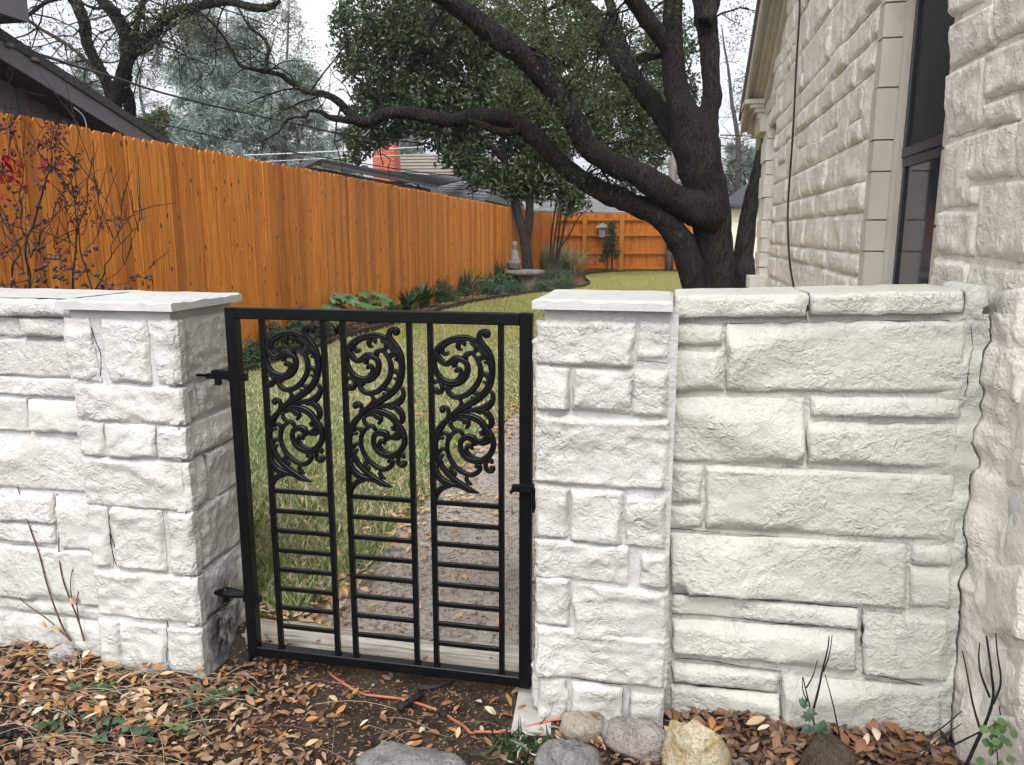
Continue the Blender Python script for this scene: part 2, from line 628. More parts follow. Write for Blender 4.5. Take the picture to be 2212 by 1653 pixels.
BARK_D = m_bark('dark_oak_bark', (.006, .005, .0048), (.095, .084, .078), 1.0, .10)
BARK_M = m_bark('magnolia_bark', (.035, .030, .027), (.12, .105, .095), 1.2, .03)
BARK_G = m_bark('grey_far_bark', (.10, .10, .095), (.20, .19, .18), 1.0, .02)
BARK_T = m_bark('crape_myrtle_bark', (.09, .055, .045), (.24, .17, .14), 3.0, .01)
TWIG = m_plain('dark_twig', (.014, .010, .011), .6, .3, .3, 40)
TWIG_B = m_plain('brown_twig', (.10, .055, .035), .7, .2, .3, 40)
CEDARW = m_wood('cedar_picket', (.32, .085, .010), (.59, .192, .026), (.79, .32, .060), rnd=.9)
CEDARW2 = m_wood('cedar_back_picket', (.36, .085, .009), (.66, .195, .02), (.80, .29, .04), rnd=.7)
CEDARR = m_wood('cedar_rail', (.42, .15, .02), (.58, .24, .04), (.66, .31, .065), 'X', False, .1)
TIE = m_wood('weathered_timber', (.12, .095, .075), (.36, .32, .27), (.58, .55, .49), 'X', False, 0, 1.6)
EDGEM = m_plain('dark_edging_board', (.045, .036, .030), .8, .2, .4, 6, 0, .01)
CONC = m_plain('grey_concrete', (.42, .40, .37), .9, .2, .2, 9, 0, .004)
CASTST = m_plain('cast_stone', (.17, .165, .14), .9, .15, .35, 7, 0, .01)
POLEM = m_wood('grey_pole_wood', (.10, .085, .07), (.20, .175, .15), (.30, .27, .235), 'Z', False, 0)
SIDING = m_plain('grey_siding', (.19, .19, .215), .6, .3, .06, 2)
SOFFIT = m_plain('grey_soffit', (.11, .105, .12), .6, .3, .06, 2)
FASCIA = m_plain('grey_fascia', (.135, .128, .142), .55, .35, .06, 2)
SHING_D = m_plain('dark_shingle', (.075, .074, .082), .95, .1, .3, 30, 0, .01)
SHING_G = m_plain('grey_shingle', (.20, .195, .205), .95, .1, .22, 18, 0, .01)
SHING_B = m_plain('brown_shingle', (.24, .215, .185), .95, .1, .22, 18, 0, .01)
METALR = m_plain('grey_metal_roof', (.19, .185, .18), .6, .4, .2, 4)
BRICKM = m_plain('salmon_brick', (.50, .155, .10), .85, .15, .14, 14, 0, .006)
REDM = m_plain('red_painted_steel', (.20, .018, .022), .5, .4, .1)
CREAM = m_plain('cream_board', (.66, .62, .50), .7, .25, .06, 2)
WHITEP = m_plain('white_plastic', (.50, .49, .49), .4, .4, .05)
WIREB = m_plain('black_cable', (.012, .012, .013), .5, .4, .1)
WIREW = m_plain('pale_cable', (.55, .56, .56), .5, .4, .1)
CORD = m_plain('orange_cord', (.40, .13, .07), .45, .4, .2, 30)
FRAMEM = m_plain('dark_window_frame', (.028, .028, .036), .4, .4, .1)
SCREENM = m_plain('dark_window_screen', (.016, .017, .023), .5, .15, .1, 30)
GLASSM = m_plain('dark_window_glass', (.030, .035, .046), .07, .38, .4, 2.5)
ROCK_T = None


def m_rock(name, cols, sc=7, veins=None):
    t = NT(name)
    p = t.pos()
    n = t.noise(p, sc, 8, .65, 1.0)
    k = len(cols)
    c = t.ramp(n, [(.25 + .5 * i / (k - 1), q) for i, q in enumerate(cols)])
    f = t.noise(p, 90, 6, .7)
    c = t.mix(.5, c, t.ramp(f, [(.3, (.5, .5, .5)), (.65, (1.05, 1.05, 1.05))]), 'MULTIPLY')
    return t.done(c, .85, .2, t.bump(f, .02, 1.0, t.bump(n, .035)))


ROCK_TAN = m_rock('tan_limestone', [(.28, .17, .07), (.62, .49, .28), (.80, .72, .53), (.50, .35, .16)], 12)
ROCK_GREY = m_rock('grey_limestone', [(.19, .185, .175), (.33, .32, .30), (.45, .43, .40)], 10)
ROCK_PINK = m_rock('mauve_limestone', [(.26, .22, .21), (.44, .38, .36), (.58, .54, .50)], 16)
ROCK_BUFF = m_rock('buff_limestone', [(.24, .155, .09), (.44, .36, .25), (.56, .52, .44), (.33, .235, .14)], 12)
ROCK_DARK = m_rock('dark_brown_stone', [(.075, .055, .04), (.13, .10, .075), (.17, .14, .11)], 8)
# ------------------------------------------------------------------ rock-faced stones
def scallop(L, rng, seg=.16, lo=.15, hi=.5, off=0.0):
    """conchoidal chips along a length: list of (start, end, base, amp)"""
    out, x = [], 0.0
    while x < L:
        s = seg * rng.uniform(.5, 1.7)
        if rng.random() < off:
            out.append((x, x + s, .03, rng.uniform(0, .05)))
        else:
            out.append((x, x + s, rng.uniform(lo, (lo + hi) / 2), rng.uniform(0, hi - lo)))
        x += s

    def f(a):
        r = np.zeros_like(a)
        for s0, s1, b, m in out:
            k = (a >= s0) & (a <= s1)
            t = (a[k] - s0) / (s1 - s0) * 2 - 1
            r[k] = b + m * (1 - t * t)
        return r
    return f


def stone_mesh(C, n, proud, style, seed, back=.03, step=.0085, jit=.004):
    """C: TL, TR, BR, BL corners on the face plane, n outward normal"""
    rng = np.random.default_rng(seed)
    TL, TR, BR, BL = (np.array(c, float) for c in C)
    n = np.array(n, float)
    L = (np.linalg.norm(TR - TL) + np.linalg.norm(BR - BL)) / 2
    H = (np.linalg.norm(TL - BL) + np.linalg.norm(TR - BR)) / 2
    nu, nv = int(np.clip(L / step, 5, 96)), int(np.clip(H / step, 4, 40))
    u = np.linspace(0, 1, nu + 1)
    v = np.linspace(0, 1, nv + 1)
    # crowd the rows towards the edges
    u = u + .35 * np.sin(2 * np.pi * u) / (-2 * np.pi)
    v = v + .35 * np.sin(2 * np.pi * v) / (-2 * np.pi)
    U, W = np.meshgrid(u, v)
    P = ((1 - W)[..., None] * ((1 - U)[..., None] * TL + U[..., None] * TR) + W[..., None] * ((1 - U)[..., None] * BL + U[..., None] * BR))
    flat = P.reshape(-1, 3)
    a, b = (U * L).ravel(), (W * H).ravel()
    da, db = np.minimum(a, L - a), np.minimum(b, H - b)
    eu, ev = (TR - TL) / np.linalg.norm(TR - TL), (BL - TL) / np.linalg.norm(BL - TL)
    Q = flat + seed * 3.17
    if style == 'pillow':
        r = min(.011, H * .3, L * .3)
        ja, jb = .007 * vn(Q * 13, seed + 7), .007 * vn(Q * 13, seed + 8)
        da2, db2 = da + ja * (da < .05), db + jb * (db < .05)
        d = np.minimum(da2, db2).clip(0)
        cx, cy = np.maximum(r - da2, 0), np.maximum(r - db2, 0)
        d = np.where((cx > 0) & (cy > 0), r - np.minimum(np.hypot(cx, cy), r), d)
        t = np.clip(d / r, 0, 1)
        tl = rng.normal(0, .25, 2)
        face = proud * (1 + tl[0] * (a / L - .5) + tl[1] * (b / H - .5)) * .8
        for _ in range(rng.integers(2, 5)):          # split faces
            a0, b0, th = rng.uniform(0, L), rng.uniform(0, H), rng.uniform(0, 6.28)
            face = np.minimum(face, proud * (.9 + ((a - a0) * math.cos(th) + (b - b0) * math.sin(th)) * rng.uniform(4, 11)).clip(.42))
        h = face * (t * (1.5 - .5 * t))
        ridge = 1 - 2 * np.abs(vn(Q * np.array((16, 16, 26)), seed + 1))
        h = h + t * (.007 * vn(Q * 8, seed) + .0045 * ridge + .0028 * fbm(Q * 44, 2, seed + 2))
    else:
        big = min(H / .2, 1.2)
        if style == 'house':
            wt = scallop(L, rng, .25, .02, .10)(a) * H
            wb = (scallop(L, rng, .06, .04, .17)(a) + .05 * vn(Q * 14, seed + 9).clip(0)) * H
        else:
            aw = a + .012 * vn(Q * 9, seed + 13)
            wt = scallop(L + .1, rng, .20, .12, .22 + .36 * big, .35)(aw.clip(0)) * H
            wb = scallop(L + .1, rng, .13, .05, .12 + .16 * big, .25)(aw.clip(0)) * H
        wl = (rng.choice([.004, .008, .04]) + .018 * vn(Q * 9, seed + 5)).clip(.004)
        wr = (rng.choice([.004, .008, .04]) + .018 * vn(Q * 9, seed + 6)).clip(.004)
        if style == 'house':
            wl = (.006 + .006 * vn(Q * 20, seed + 5)).clip(.003)
            wr = (.006 + .006 * vn(Q * 20, seed + 6)).clip(.003)
        pl = proud * (1 + rng.uniform(-.35, .35) * (a / L - .5) + rng.uniform(-.2, .45) * (b / H - .5) + .22 * vn(Q * 5, seed))
        for _ in range(rng.integers(1, 4)):          # broad spalls across the face
            a0, b0, th = rng.uniform(0, L), rng.uniform(0, H), rng.uniform(0, 6.28)
            pl = np.minimum(pl, proud * (1.05 + ((a - a0) * math.cos(th) + (b - b0) * math.sin(th)) * rng.uniform(3, 8)).clip(.45))
        e0 = .22 * proud
        ht = e0 + (b / (wt + 1e-4)) * proud * .92
        hb = e0 + ((H - b) / (wb + 1e-4)) * proud
        hl = e0 + a / wl * proud
        hr = e0 + (L - a) / wr * proud
        k = .03 * proud
        S_ = np.stack([pl, ht, hb, hl, hr])
        mn = S_.min(0)
        h = mn - k * np.log(np.exp(-np.minimum((S_ - mn) / k, 30)).sum(0))
        rough = np.clip((np.minimum(np.minimum(ht, hb), np.minimum(hl, hr)) - mn) / (.5 * proud), .25, 1)
        t = np.clip(np.minimum(da, db) / .008, 0, 1)
        h = h + t * rough * (.0030 * vn(Q * 26, seed + 1) + .0022 * fbm(Q * 62, 2, seed + 2))
        if style == 'house':
            h = h + t * (.0035 * (1 - 2 * np.abs(vn(Q * np.array((9, 9, 15)), seed + 11))) * rough + .0025 * vn(Q * 30, seed + 12))
    edge = np.clip(1 - np.minimum(da, db) / .012, 0, 1)
    flat = flat + np.outer(edge * jit * vn(Q * 28, seed + 3), eu) + np.outer(edge * jit * vn(Q * 28, seed + 4), ev)
    V = flat + np.outer(h, n)
    mb = MB()
    A = V.reshape(nv + 1, nu + 1, 3)
    mb.grid(A[::-1])
    ring = np.vstack([A[0, :], A[1:, -1], A[-1, -2::-1], A[-2:0:-1, 0]])
    low = ring - n * (np.dot(ring - TL, n)[:, None] + back)
    m = len(ring)
    mb.add(np.vstack([ring, low]), [(i, (i + 1) % m, m + (i + 1) % m, m + i) for i in range(m)])
    return mb


_sd = [100]


def stone(parent, C, n, proud=.03, style='pitch', mat=None, name='stone', label=None, step=.0085, back=.03, jit=.004):
    _sd[0] += 1
    return part(name, stone_mesh(C, n, proud, style, _sd[0], back, step, jit), mat, parent, True, label)


def core(parent, a, b, mat, name='mortar_core'):
    return part(name, MB().box(a, b), mat, parent)


FRONT = (0, -1, 0)


def quadY(x0, x1, ytl, ytr, ybl, ybr, Y, lean=True):
    """corners of a stone seen at these picture points, on the plane at depth Y"""
    return [onY(x0, ytl, Y), onY(x1, ytr, Y), onY(x1, ybr, Y), onY(x0, ybl, Y)]


def rect(x0, x1, z0, z1, Y):
    return [(x0, Y, z1), (x1, Y, z1), (x1, Y, z0), (x0, Y, z0)]


def rectX(y0, y1, z0, z1, X, flip=False):
    """rectangle on a plane x = X; y0 is the left end as seen from the side it faces"""
    return [(X, y0, z1), (X, y1, z1), (X, y1, z0), (X, y0, z0)]


def stained(name):
    t = NT(name)
    p = t.pos()
    n2 = t.noise(p, 38, 6, .62, .6)
    v = t.n('ShaderNodeVectorMath', operation='DISTANCE')
    t.l(t.pos((1, 1, .62)), v.inputs[0])
    v.inputs[1].default_value = (-1.645, 2.50, .12 * .62)
    mr = t.n('ShaderNodeMapRange')
    mr.inputs['From Min'].default_value = .23
    mr.inputs['From Max'].default_value = .05
    t.l(v.outputs['Value'], mr.inputs[0])
    k = t.n('ShaderNodeMath', operation='MULTIPLY')
    t.l(mr.outputs[0], k.inputs[0])
    t.l(t.ramp(t.noise(t.pos((1, 1, .5)), 16, 5, .7), [(.36, (.25, .25, .25)), (.54, (1, 1, 1))]), k.inputs[1])
    c = t.mix(k.outputs[0], t.ramp(t.noise(p, 3), [(.35, (.66, .655, .63)), (.65, (.77, .765, .74))]), (.022, .021, .020))
    return t.done(c, .6, .3, t.bump(n2, .010))


STAIN = stained('soot_stained_paint')

# ---- left garden wall, set back a little behind its pier
LW = 2.42
wl = thing('stone_wall', 'white painted stone wall running out of the picture left of the gate', 'wall', (-2.6, LW + .15, 0))
core(wl, (-3.6, LW, -.15), (-2.05, LW + .30, 1.352), PAINT_M)
zc = lambda y, x=70: onY(x, y, LW)[2]
xw = lambda x, y: onY(x, y, LW)[0]
XE = -2.055


def lrow(yt, yb, joints, label=None, proud=.032):
    """one course: joints are picture x positions of the vertical gaps"""
    zt, zb = zc(yt), zc(yb)
    ym = (yt + yb) / 2
    xs = [-3.55] + [xw(j, ym) for j in joints] + [XE]
    for i in range(len(xs) - 1):
        stone(wl, rect(xs[i] + (.006 if i else 0), xs[i + 1] - .006, zb, zt, LW), FRONT, proud, 'pitch', PAINT_L)


lrow(684, 727, [-110, 52])
lrow(734, 811, [-160])
lrow(815, 854, [-60], None, .024)
lrow(861, 932, [-130, 66])
lrow(943, 1054, [-230])
zt, zb = zc(1062), zc(1126)
stone(wl, rect(-3.3, xw(122, 1095), zb, zt, LW), FRONT, .03, 'pitch', PAINT_L)
stone(wl, rect(-3.3, xw(122, 1150), zc(1170), zc(1130), LW), FRONT, .022, 'pitch', PAINT_L)
stone(wl, rect(xw(128, 1110), XE, zc(1174), zc(1064), LW), FRONT, .032, 'pitch', PAINT_L)
lrow(1178, 1290, [-190])
lrow(1296, 1318, [-40], None, .016)
stone(wl, rect(-3.5, XE - .02, -.10, zc(1322), LW), FRONT, .045, 'pitch', PAINT_L)
# coping
zt, zb = 1.376, zc(680)
for a, b in ((-3.6, -2.62), (-2.614, -2.092)):
    stone(wl, rect(a, b, zb, zt - .006, LW - .035), FRONT, .022, 'pitch', PAINT_L, 'coping_stone', None, .011, .005)
    mb = MB()
    gx, gy = np.meshgrid(np.linspace(a, b, 24), np.linspace(LW - .043, LW + .36, 12))
    V = np.stack([gx, gy, zt - .003 + .002 * vn(np.stack([gx.ravel() * 9, gy.ravel() * 9, gx.ravel() * 0], 1), 3).reshape(gx.shape)], -1)
    mb.grid(V)
    mb.box((a + .001, LW - .034, zb + .001), (b - .001, LW + .355, zt - .012))
    part('coping_slab', mb, PAINT_S, wl)

# ---- left pier
PL0, PL1, PF, PB = -2.07, -1.665, 2.34, 2.72
pl = thing('stone_pier', 'square white stone pier left of the gate, black soot stain low on its side', 'pier', ((PL0 + PL1) / 2, 2.53, 0))
core(pl, (PL0 + .01, PF + .004, -.15), (PL1 - .006, PB - .004, 1.345), PAINT_M)
zp = lambda y: onY(270, y, PF)[2]
xp = lambda zx, y: onY(.343 * zx, y, PF)[0]
xq = lambda zx, y: onY(.314 * zx, y, PF)[0]


def side_y(vx, vy):
    return onX(vx, vy, PL1)[1]


RIGHT = (1, 0, 0)


def sidestone(y0, y1, zb, zt, mat=PAINT_L, proud=.024):
    stone(pl, rectX(y0, y1, zb, zt, PL1), RIGHT, proud, 'pillow', mat)


def prow(yt, yb, spans, f=xp, proud=.027):
    g = .005
    zt, zb = zp(yt) + .005, zp(yb) - .005
    ym = (yt + yb) / 2
    for sp in spans:
        if len(sp) == 4:
            C = [(f(sp[0], yt) - g, PF, zt), (min(f(sp[1], yt) + g, PL1 + .024), PF, zt), (min(f(sp[2], yb) + g, PL1 + .024), PF, zb), (f(sp[3], yb) - g, PF, zb)]
        else:
            x0, x1 = f(sp[0], ym), f(sp[1], ym)
            C = rect(max(x0 - g, PL0 - .004), min(x1 + g, PL1 + .024), zb, zt, PF)
        stone(pl, C, FRONT, proud, 'pillow', PAINT_L)
    return zb, zt


zb, zt = prow(693, 822, [(408, 552, 634, 455), (640, 915, 950, 700), (935, 1120, 1160, 1010)])
sidestone(PF - .012, PB, zb, zt)
zb, zt = prow(836, 908, [(470, 1200)])
sidestone(PF - .012, 2.44, zb, zt)
sidestone(2.455, PB, zb + .008, zt - .006, PAINT_L, .016)
zb, zt = prow(919, 984, [(495, 655), (676, 978), (997, 1200)])
sidestone(PF - .012, PB, zb, zt)
zb, zt = prow(994, 1092, [(500, 1230)])
sidestone(PF - .012, 2.455, zb, zt)
sidestone(2.47, PB, zb, zt)
zb, zt = prow(1098, 1224, [(542, 688), (732, 1030), (1078, 1250)])
sidestone(PF - .012, PB, zb, zt)
zb, zt = prow(1235, 1330, [(640, 1400)], xq)
sidestone(PF - .012, PB, zb, zt, STAIN)
zb, zt = prow(1342, 1460, [(690, 838), (848, 1150), (1175, 1410)], xq)
sidestone(PF - .012, PB, zb - .02, zt, STAIN)


def slab_cap(parent, x0, x1, y0, y1, z0, z1, seed):
    """thin flat cap with slightly worn arrises"""
    nx, ny = 40, 40
    gx, gy = np.meshgrid(np.linspace(x0, x1, nx), np.linspace(y0, y1, ny))
    Q = np.stack([gx.ravel(), gy.ravel(), gx.ravel() * 0], 1)
    d = np.minimum(np.minimum(gx - x0, x1 - gx), np.minimum(gy - y0, y1 - gy))
    z = z1 + .0015 * fbm(Q * 14, 3, seed).reshape(gx.shape) - np.clip(.012 - d, 0, 1) * .5 * (1 + .7 * vn(Q * 40, seed).reshape(gx.shape))
    V = np.stack([gx, gy, z], -1)
    mb = MB().grid(V)
    ring = np.vstack([V[0, :], V[1:, -1], V[-1, -2::-1], V[-2:0:-1, 0]])
    low = ring.copy()
    low[:, 2] = z0
    m = len(ring)
    mb.add(np.vstack([ring, low]), [(i, (i + 1) % m, m + (i + 1) % m, m + i) for i in range(m)])
    mb.add([(x0, y0, z0), (x1, y0, z0), (x1, y1, z0), (x0, y1, z0)], [(0, 3, 2, 1)])
    return part('cap', mb, PAINT_S, parent)


slab_cap(pl, -2.088, -1.636, 2.306, 2.745, 1.342, 1.374, 5)

# ---- right pier
PR0, PR1 = -.395, .012
pr = thing('stone_pier', 'square white stone pier right of the gate with a flat smooth cap', 'pier', ((PR0 + PR1) / 2, 2.53, 0))
core(pr, (PR0 + .012, PF + .004, -.15), (PR1 + .006, PB - .02, onY(1300, 671, 2.306)[2] + .003), PAINT_M)

zr = lambda y: onY(1300, y, PF)[2]
xr1 = lambda zx, y: onY(1080 + .3593 * zx, y, PF)[0]
xr2 = lambda zx, y: onY(1080 + .314 * zx, y, PF)[0]


def rrow(spans, f, proud=.027):
    for a, b, yt, yb in spans:
        ym = (yt + yb) / 2
        stone(pr, rect(max(f(a, ym) - .006, PR0 - .012), min(f(b, ym) + .006, PR1 + .012), zr(yb) - .006, zr(yt) + .006, PF), FRONT, proud, 'pillow', PAINT_L)


rrow([(205, 795, 698, 788), (842, 1000, 700, 772)], xr1)
rrow([(200, 410, 801, 888), (445, 780, 802, 885), (805, 1000, 801, 891)], xr1)
rrow([(208, 1000, 905, 1047)], xr1)
rrow([(215, 400, 1060, 1166), (430, 727, 1062, 1168), (768, 985, 1070, 1172)], xr1)
rrow([(250, 872, 1177, 1254), (975, 1142, 1190, 1254)], xr2)
rrow([(255, 470, 1258, 1357), (515, 1142, 1268, 1380)], xr2)
rrow([(255, 1165, 1366, 1468)], xr2, .04)
rrow([(275, 455, 1476, 1566), (500, 842, 1482, 1566), (900, 1112, 1490, 1570)], xr2, .026)
# its two returns
for z0, z1 in ((1.09, 1.285), (.90, 1.06), (.58, .87), (.40, .56), (.22, .37), (.02, .19)):
    stone(pr, [(PR0, PB - .02, z1), (PR0, PF + .0, z1), (PR0, PF + .0, z0), (PR0, PB - .02, z0)], (-1, 0, 0), .022, 'pillow', PAINT_L)
slab_cap(pr, onY(1149, 650, 2.306)[0], onY(1454, 650, 2.306)[0], 2.306, 2.745, onY(1300, 671, 2.306)[2], onY(1300, 649, 2.306)[2], 9)

# ---- right garden wall, settled and cracked away from the house
RW = 2.47
wr = thing('stone_wall', 'cream painted stone wall right of the gate, cracked away from the house', 'wall', (.45, RW + .14, 0))
VX = lambda zx: 1404 + .3652 * zx
VYa = lambda zy: 594 + .3652 * zy
VYb = lambda zy: 1134 + .3652 * zy
crack = [(VX(a), VYa(b)) for a, b in ((1985, 75), (2010, 180), (2000, 280), (2005, 390), (1975, 440), (1960, 540), (1945, 630), (1970, 690), (1950, 760), (1955, 850), (1910, 910), (1890, 990), (1940, 1080), (1945, 1130), (1905, 1150), (1890, 1280), (1850, 1420), (1850, 1500), (1875, 1570))]
crack += [(VX(a), VYb(b)) for a, b in ((1850, 20), (1880, 100), (1862, 250), (1830, 330), (1838, 450), (1825, 530), (1820, 650), (1810, 780), (1800, 920), (1785, 1060), (1780, 1180), (1778, 1260))]
CR = np.array([onY(x, y, RW - .004) for x, y in crack])
# joint face with the ragged broken end
zs = np.linspace(-.15, 1.372, 160)
o = np.argsort(CR[:, 2])
jag = .005 * vn(np.stack([zs * 17, zs * 0, zs * 0], 1), 7) + .0022 * vn(np.stack([zs * 53, zs * 0 + 3, zs * 0], 1), 8) + .0018 * vn(np.stack([zs * 130, zs * 0, zs * 0], 1), 9)
xe = np.interp(zs, CR[o, 2], CR[o, 0]) - .002 + jag
JAG = (zs.copy(), jag)
gu = np.linspace(0, 1, 60)
gv = .012 + (xe[:, None] - .012) * gu[None, :]
yy = RW + .004 + .004 * fbm(np.stack([gv.ravel() * 20, zs.repeat(60) * 20, gv.ravel() * 0], 1), 3, 4).reshape(gv.shape)
yy -= np.clip((gv - .74) / .1, 0, 1) * (.016 + .010 * fbm(np.stack([gv.ravel() * 30, zs.repeat(60) * 14, gv.ravel() * 0], 1), 3, 8).reshape(gv.shape))
V = np.stack([gv, yy, np.repeat(zs[:, None], 60, 1)], -1)
mb = MB().grid(V)
e = V[:, -1]
mb.grid(np.stack([e, e + np.array((.004, .26, 0))], 1))
mb.box((.012, RW + .012, -.15), (.70, RW + .27, 1.36))
part('mortar_core', mb, PAINT_R, wr, True)


def rst(a, b, tl, tr, bl, br, f, proud=.03, name='stone'):
    x0, x1 = VX(a), VX(b)
    stone(wr, quadY(x0, x1, f(tl), f(tr), f(bl), f(br), RW), FRONT, proud, 'pitch', PAINT_R, name, None, .011)


rst(118, 425, 290, 292, 412, 414, VYa, .022)
rst(118, 436, 450, 452, 690, 680, VYa, .032)
rst(450, 1852, 285, 270, 682, 686, VYa, .042)
rst(125, 912, 722, 720, 1092, 1108, VYa, .042)
rst(952, 1838, 718, 724, 834, 848, VYa, .022)
rst(926, 1816, 866, 884, 1108, 1136, VYa, .036)
rst(118, 306, 1118, 1124, 1342, 1346, VYa, .022)
rst(110, 310, 1364, 1370, 1488, 1492, VYa, .018)
rst(328, 1792, 1120, 1182, 1488, 1564, VYa, .042)
rst(122, 1510, 40, 108, 384, 492, VYb, .042)
rst(1546, 1782, 112, 120, 228, 234, VYb, .022)
rst(1534, 1776, 246, 248, 474, 502, VYb, .026)
rst(130, 1232, 408, 490, 518, 604, VYb, .026)
rst(130, 1216, 545, 614, 748, 858, VYb, .036)
rst(1256, 1776, 502, 556, 872, 922, VYb, .034)
rst(130, 760, 800, 866, 912, 984, VYb, .030)
rst(125, 766, 932, 992, 1130, 1170, VYb, .044)
rst(776, 1716, 876, 950, 1190, 1240, VYb, .050)
# coping in two lengths with an open joint
for a, b, tl, tr, bl, br in ((150, 936, 126, 116, 250, 240), (946, 1848, 116, 96, 240, 224)):
    C = quadY(VX(a), VX(b), VYa(tl), VYa(tr), VYa(bl), VYa(br), RW - .022)
    stone(wr, C, FRONT, .022, 'pitch', PAINT_R, 'coping_stone', None, .010, .005)
    TL, TR, BR, BL = (np.array(c) for c in C)
    k = np.array((0, .35, -.004))
    mb = MB()
    U, W = np.meshgrid(np.linspace(0, 1, 40), np.linspace(0, 1, 16))
    P = (TL + np.array((0, -.005, .0035))) * (1 - U)[..., None] + (TR + np.array((0, -.005, .0035))) * U[..., None] + W[..., None] * k
    P[..., 2] += .002 * fbm(P.reshape(-1, 3) * 10, 3, 2).reshape(U.shape)
    P[0, :, 2] -= .006
    mb.grid(P)
    mb.add([TL + (0, .004, -.008), TR + (0, .004, -.008), BR + (0, .004, .002), BL + (0, .004, .002), TL + k + (0, 0, -.008), TR + k + (0, 0, -.008), BR + k, BL + k],
           [(0, 1, 2, 3), (4, 7, 6, 5), (0, 4, 5, 1), (3, 2, 6, 7), (0, 3, 7, 4), (1, 5, 6, 2)])
    part('coping_slab', mb, PAINT_R, wr)
# broken lump of mortar at the end of the coping
C = quadY(VX(1852), VX(1985), VYa(84), VYa(78), VYa(270), VYa(270), RW - .016)
stone(wr, C, FRONT, .010, 'pillow', PAINT_R, 'mortar_lump', None, .012, .22, .012)
# wooden shim in the joint between pier and wall
p = onY(2.0 * 0 + 1080 + .3593 * 1012, 594 + .3593 * 1245, RW - .03)
solo('wood_shim', MB().bar(p + (-.004, 0, -.014), p + (.003, 0, .014), .006, .02, (0, 1, 0)), m_plain('shim_wood', (.30, .17, .07), .8), 'small wooden wedge jammed in the joint beside the right pier', 'wedge', tuple(p))


def crackline(parent, pts, Y, wdt, name='crack'):
    """crack drawn as a thin ragged dark strip, its inner shade put into the colour"""
    P = np.array([onY(x, y, Y) for x, y in pts])
    P = cat_rom(P, 6)
    s = np.arange(len(P))
    off = .0022 * vn(np.stack([s * .7, s * 0, s * 0], 1), len(P))
    wd = wdt * (.45 + 1.1 * vn(np.stack([s * .35, s * 0 + 4 + wdt * 900, s * 0], 1), 3)).clip(.04) * np.sin(np.linspace(.15, 3.0, len(P))).clip(.2)
    T = np.gradient(P, axis=0)
    S = np.stack([T[:, 2], T[:, 1] * 0, -T[:, 0]], 1)
    S /= np.linalg.norm(S, axis=1)[:, None] + 1e-9
    A, B = P + S * (off + wd)[:, None], P + S * (off - wd)[:, None]
    mb = MB().grid(np.stack([A, B], 1))
    k = np.array((0, .004, 0))
    mb.grid(np.stack([B, B + k], 1)).grid(np.stack([A + k, A], 1))
    return part(name, mb, CRACK_SHADE, parent)


q = lambda a, b: (VX(a), VYa(b))
r = lambda a, b: (VX(a), VYb(b))
crackline(wr, [q(942, 112), q(938, 170), q(925, 235), q(930, 285)], RW - .050, .003)
crackline(wr, [r(1262, 498), r(1258, 580), r(1255, 660), r(1250, 715)], RW - .012, .0032)
crackline(wr, [r(770, 880), r(768, 990), r(770, 1110)], RW - .020, .002)
crackline(wr, [r(130, 408), r(300, 414), r(520, 428), r(760, 448), r(1000, 472), r(1230, 490)], RW - .010, .0012)
crackline(wr, [r(130, 522), r(400, 540), r(700, 575), r(1000, 598)], RW - .010, .0010)
crackline(wr, [r(150, 790), r(300, 800), r(500, 830), r(780, 868)], RW - .012, .0020)
crackline(wr, [r(170, 915), r(260, 945), r(420, 960), r(720, 985)], RW - .014, .0030)
crackline(wr, [r(1250, 875), r(1400, 905), r(1560, 938), r(1700, 948)], RW - .010, .0014)
crackline(wr, [q(430, 290), q(600, 288), q(930, 284)], RW - .010, .0010)
crackline(wr, [q(1350, 276), q(1600, 270), q(1890, 266)], RW - .010, .0016)
crackline(wr, [q(120, 1500), q(400, 1525), q(800, 1555), q(1100, 1575)], RW - .010, .0011)
crackline(wr, [q(1900, 300), q(1912, 420), q(1890, 520), q(1880, 640), q(1860, 720)], RW - .022, .0009)
z2 = lambda a, b: (1080 + .314 * a, 1134 + .314 * b)
crackline(pr, [z2(490, 1055), z2(640, 1075), z2(840, 1105)], PF - .008, .0022)
crackline(pr, [z2(450, 1070), z2(455, 1180), z2(450, 1310)], PF - .010, .0018)
crackline(pr, [z2(890, 1120), z2(900, 1180), z2(885, 1260), z2(890, 1330)], PF - .010, .0020)
crackline(pr, [z2(845, 1110), z2(843, 1220), z2(842, 1320)], PF - .010, .0014)
z3 = lambda a, b: (.343 * a, 621 + .343 * b)
crackline(pl, [z3(565, 240), z3(600, 340), z3(635, 440), z3(632, 560)], PF - .012, .0018)
crackline(pl, [z3(690, 1400), z3(685, 1500), z3(720, 1640)], PF - .008, .0018)
z4 = lambda a, b: (.314 * a, 1134 + .314 * b)
crackline(pl, [z4(1145, 650), z4(1160, 760), z4(1150, 860), z4(1145, 960)], PF - .010, .0020)
crackline(pl, [z4(750, 60), z4(770, 180), z4(800, 290)], PF - .008, .0014)
crackline(wl, [z3(185, 695), z3(195, 800), z3(200, 905)], LW - .008, .0016)
crackline(wl, [z3(355, 1300), z3(360, 1450)], LW - .008, .0014)

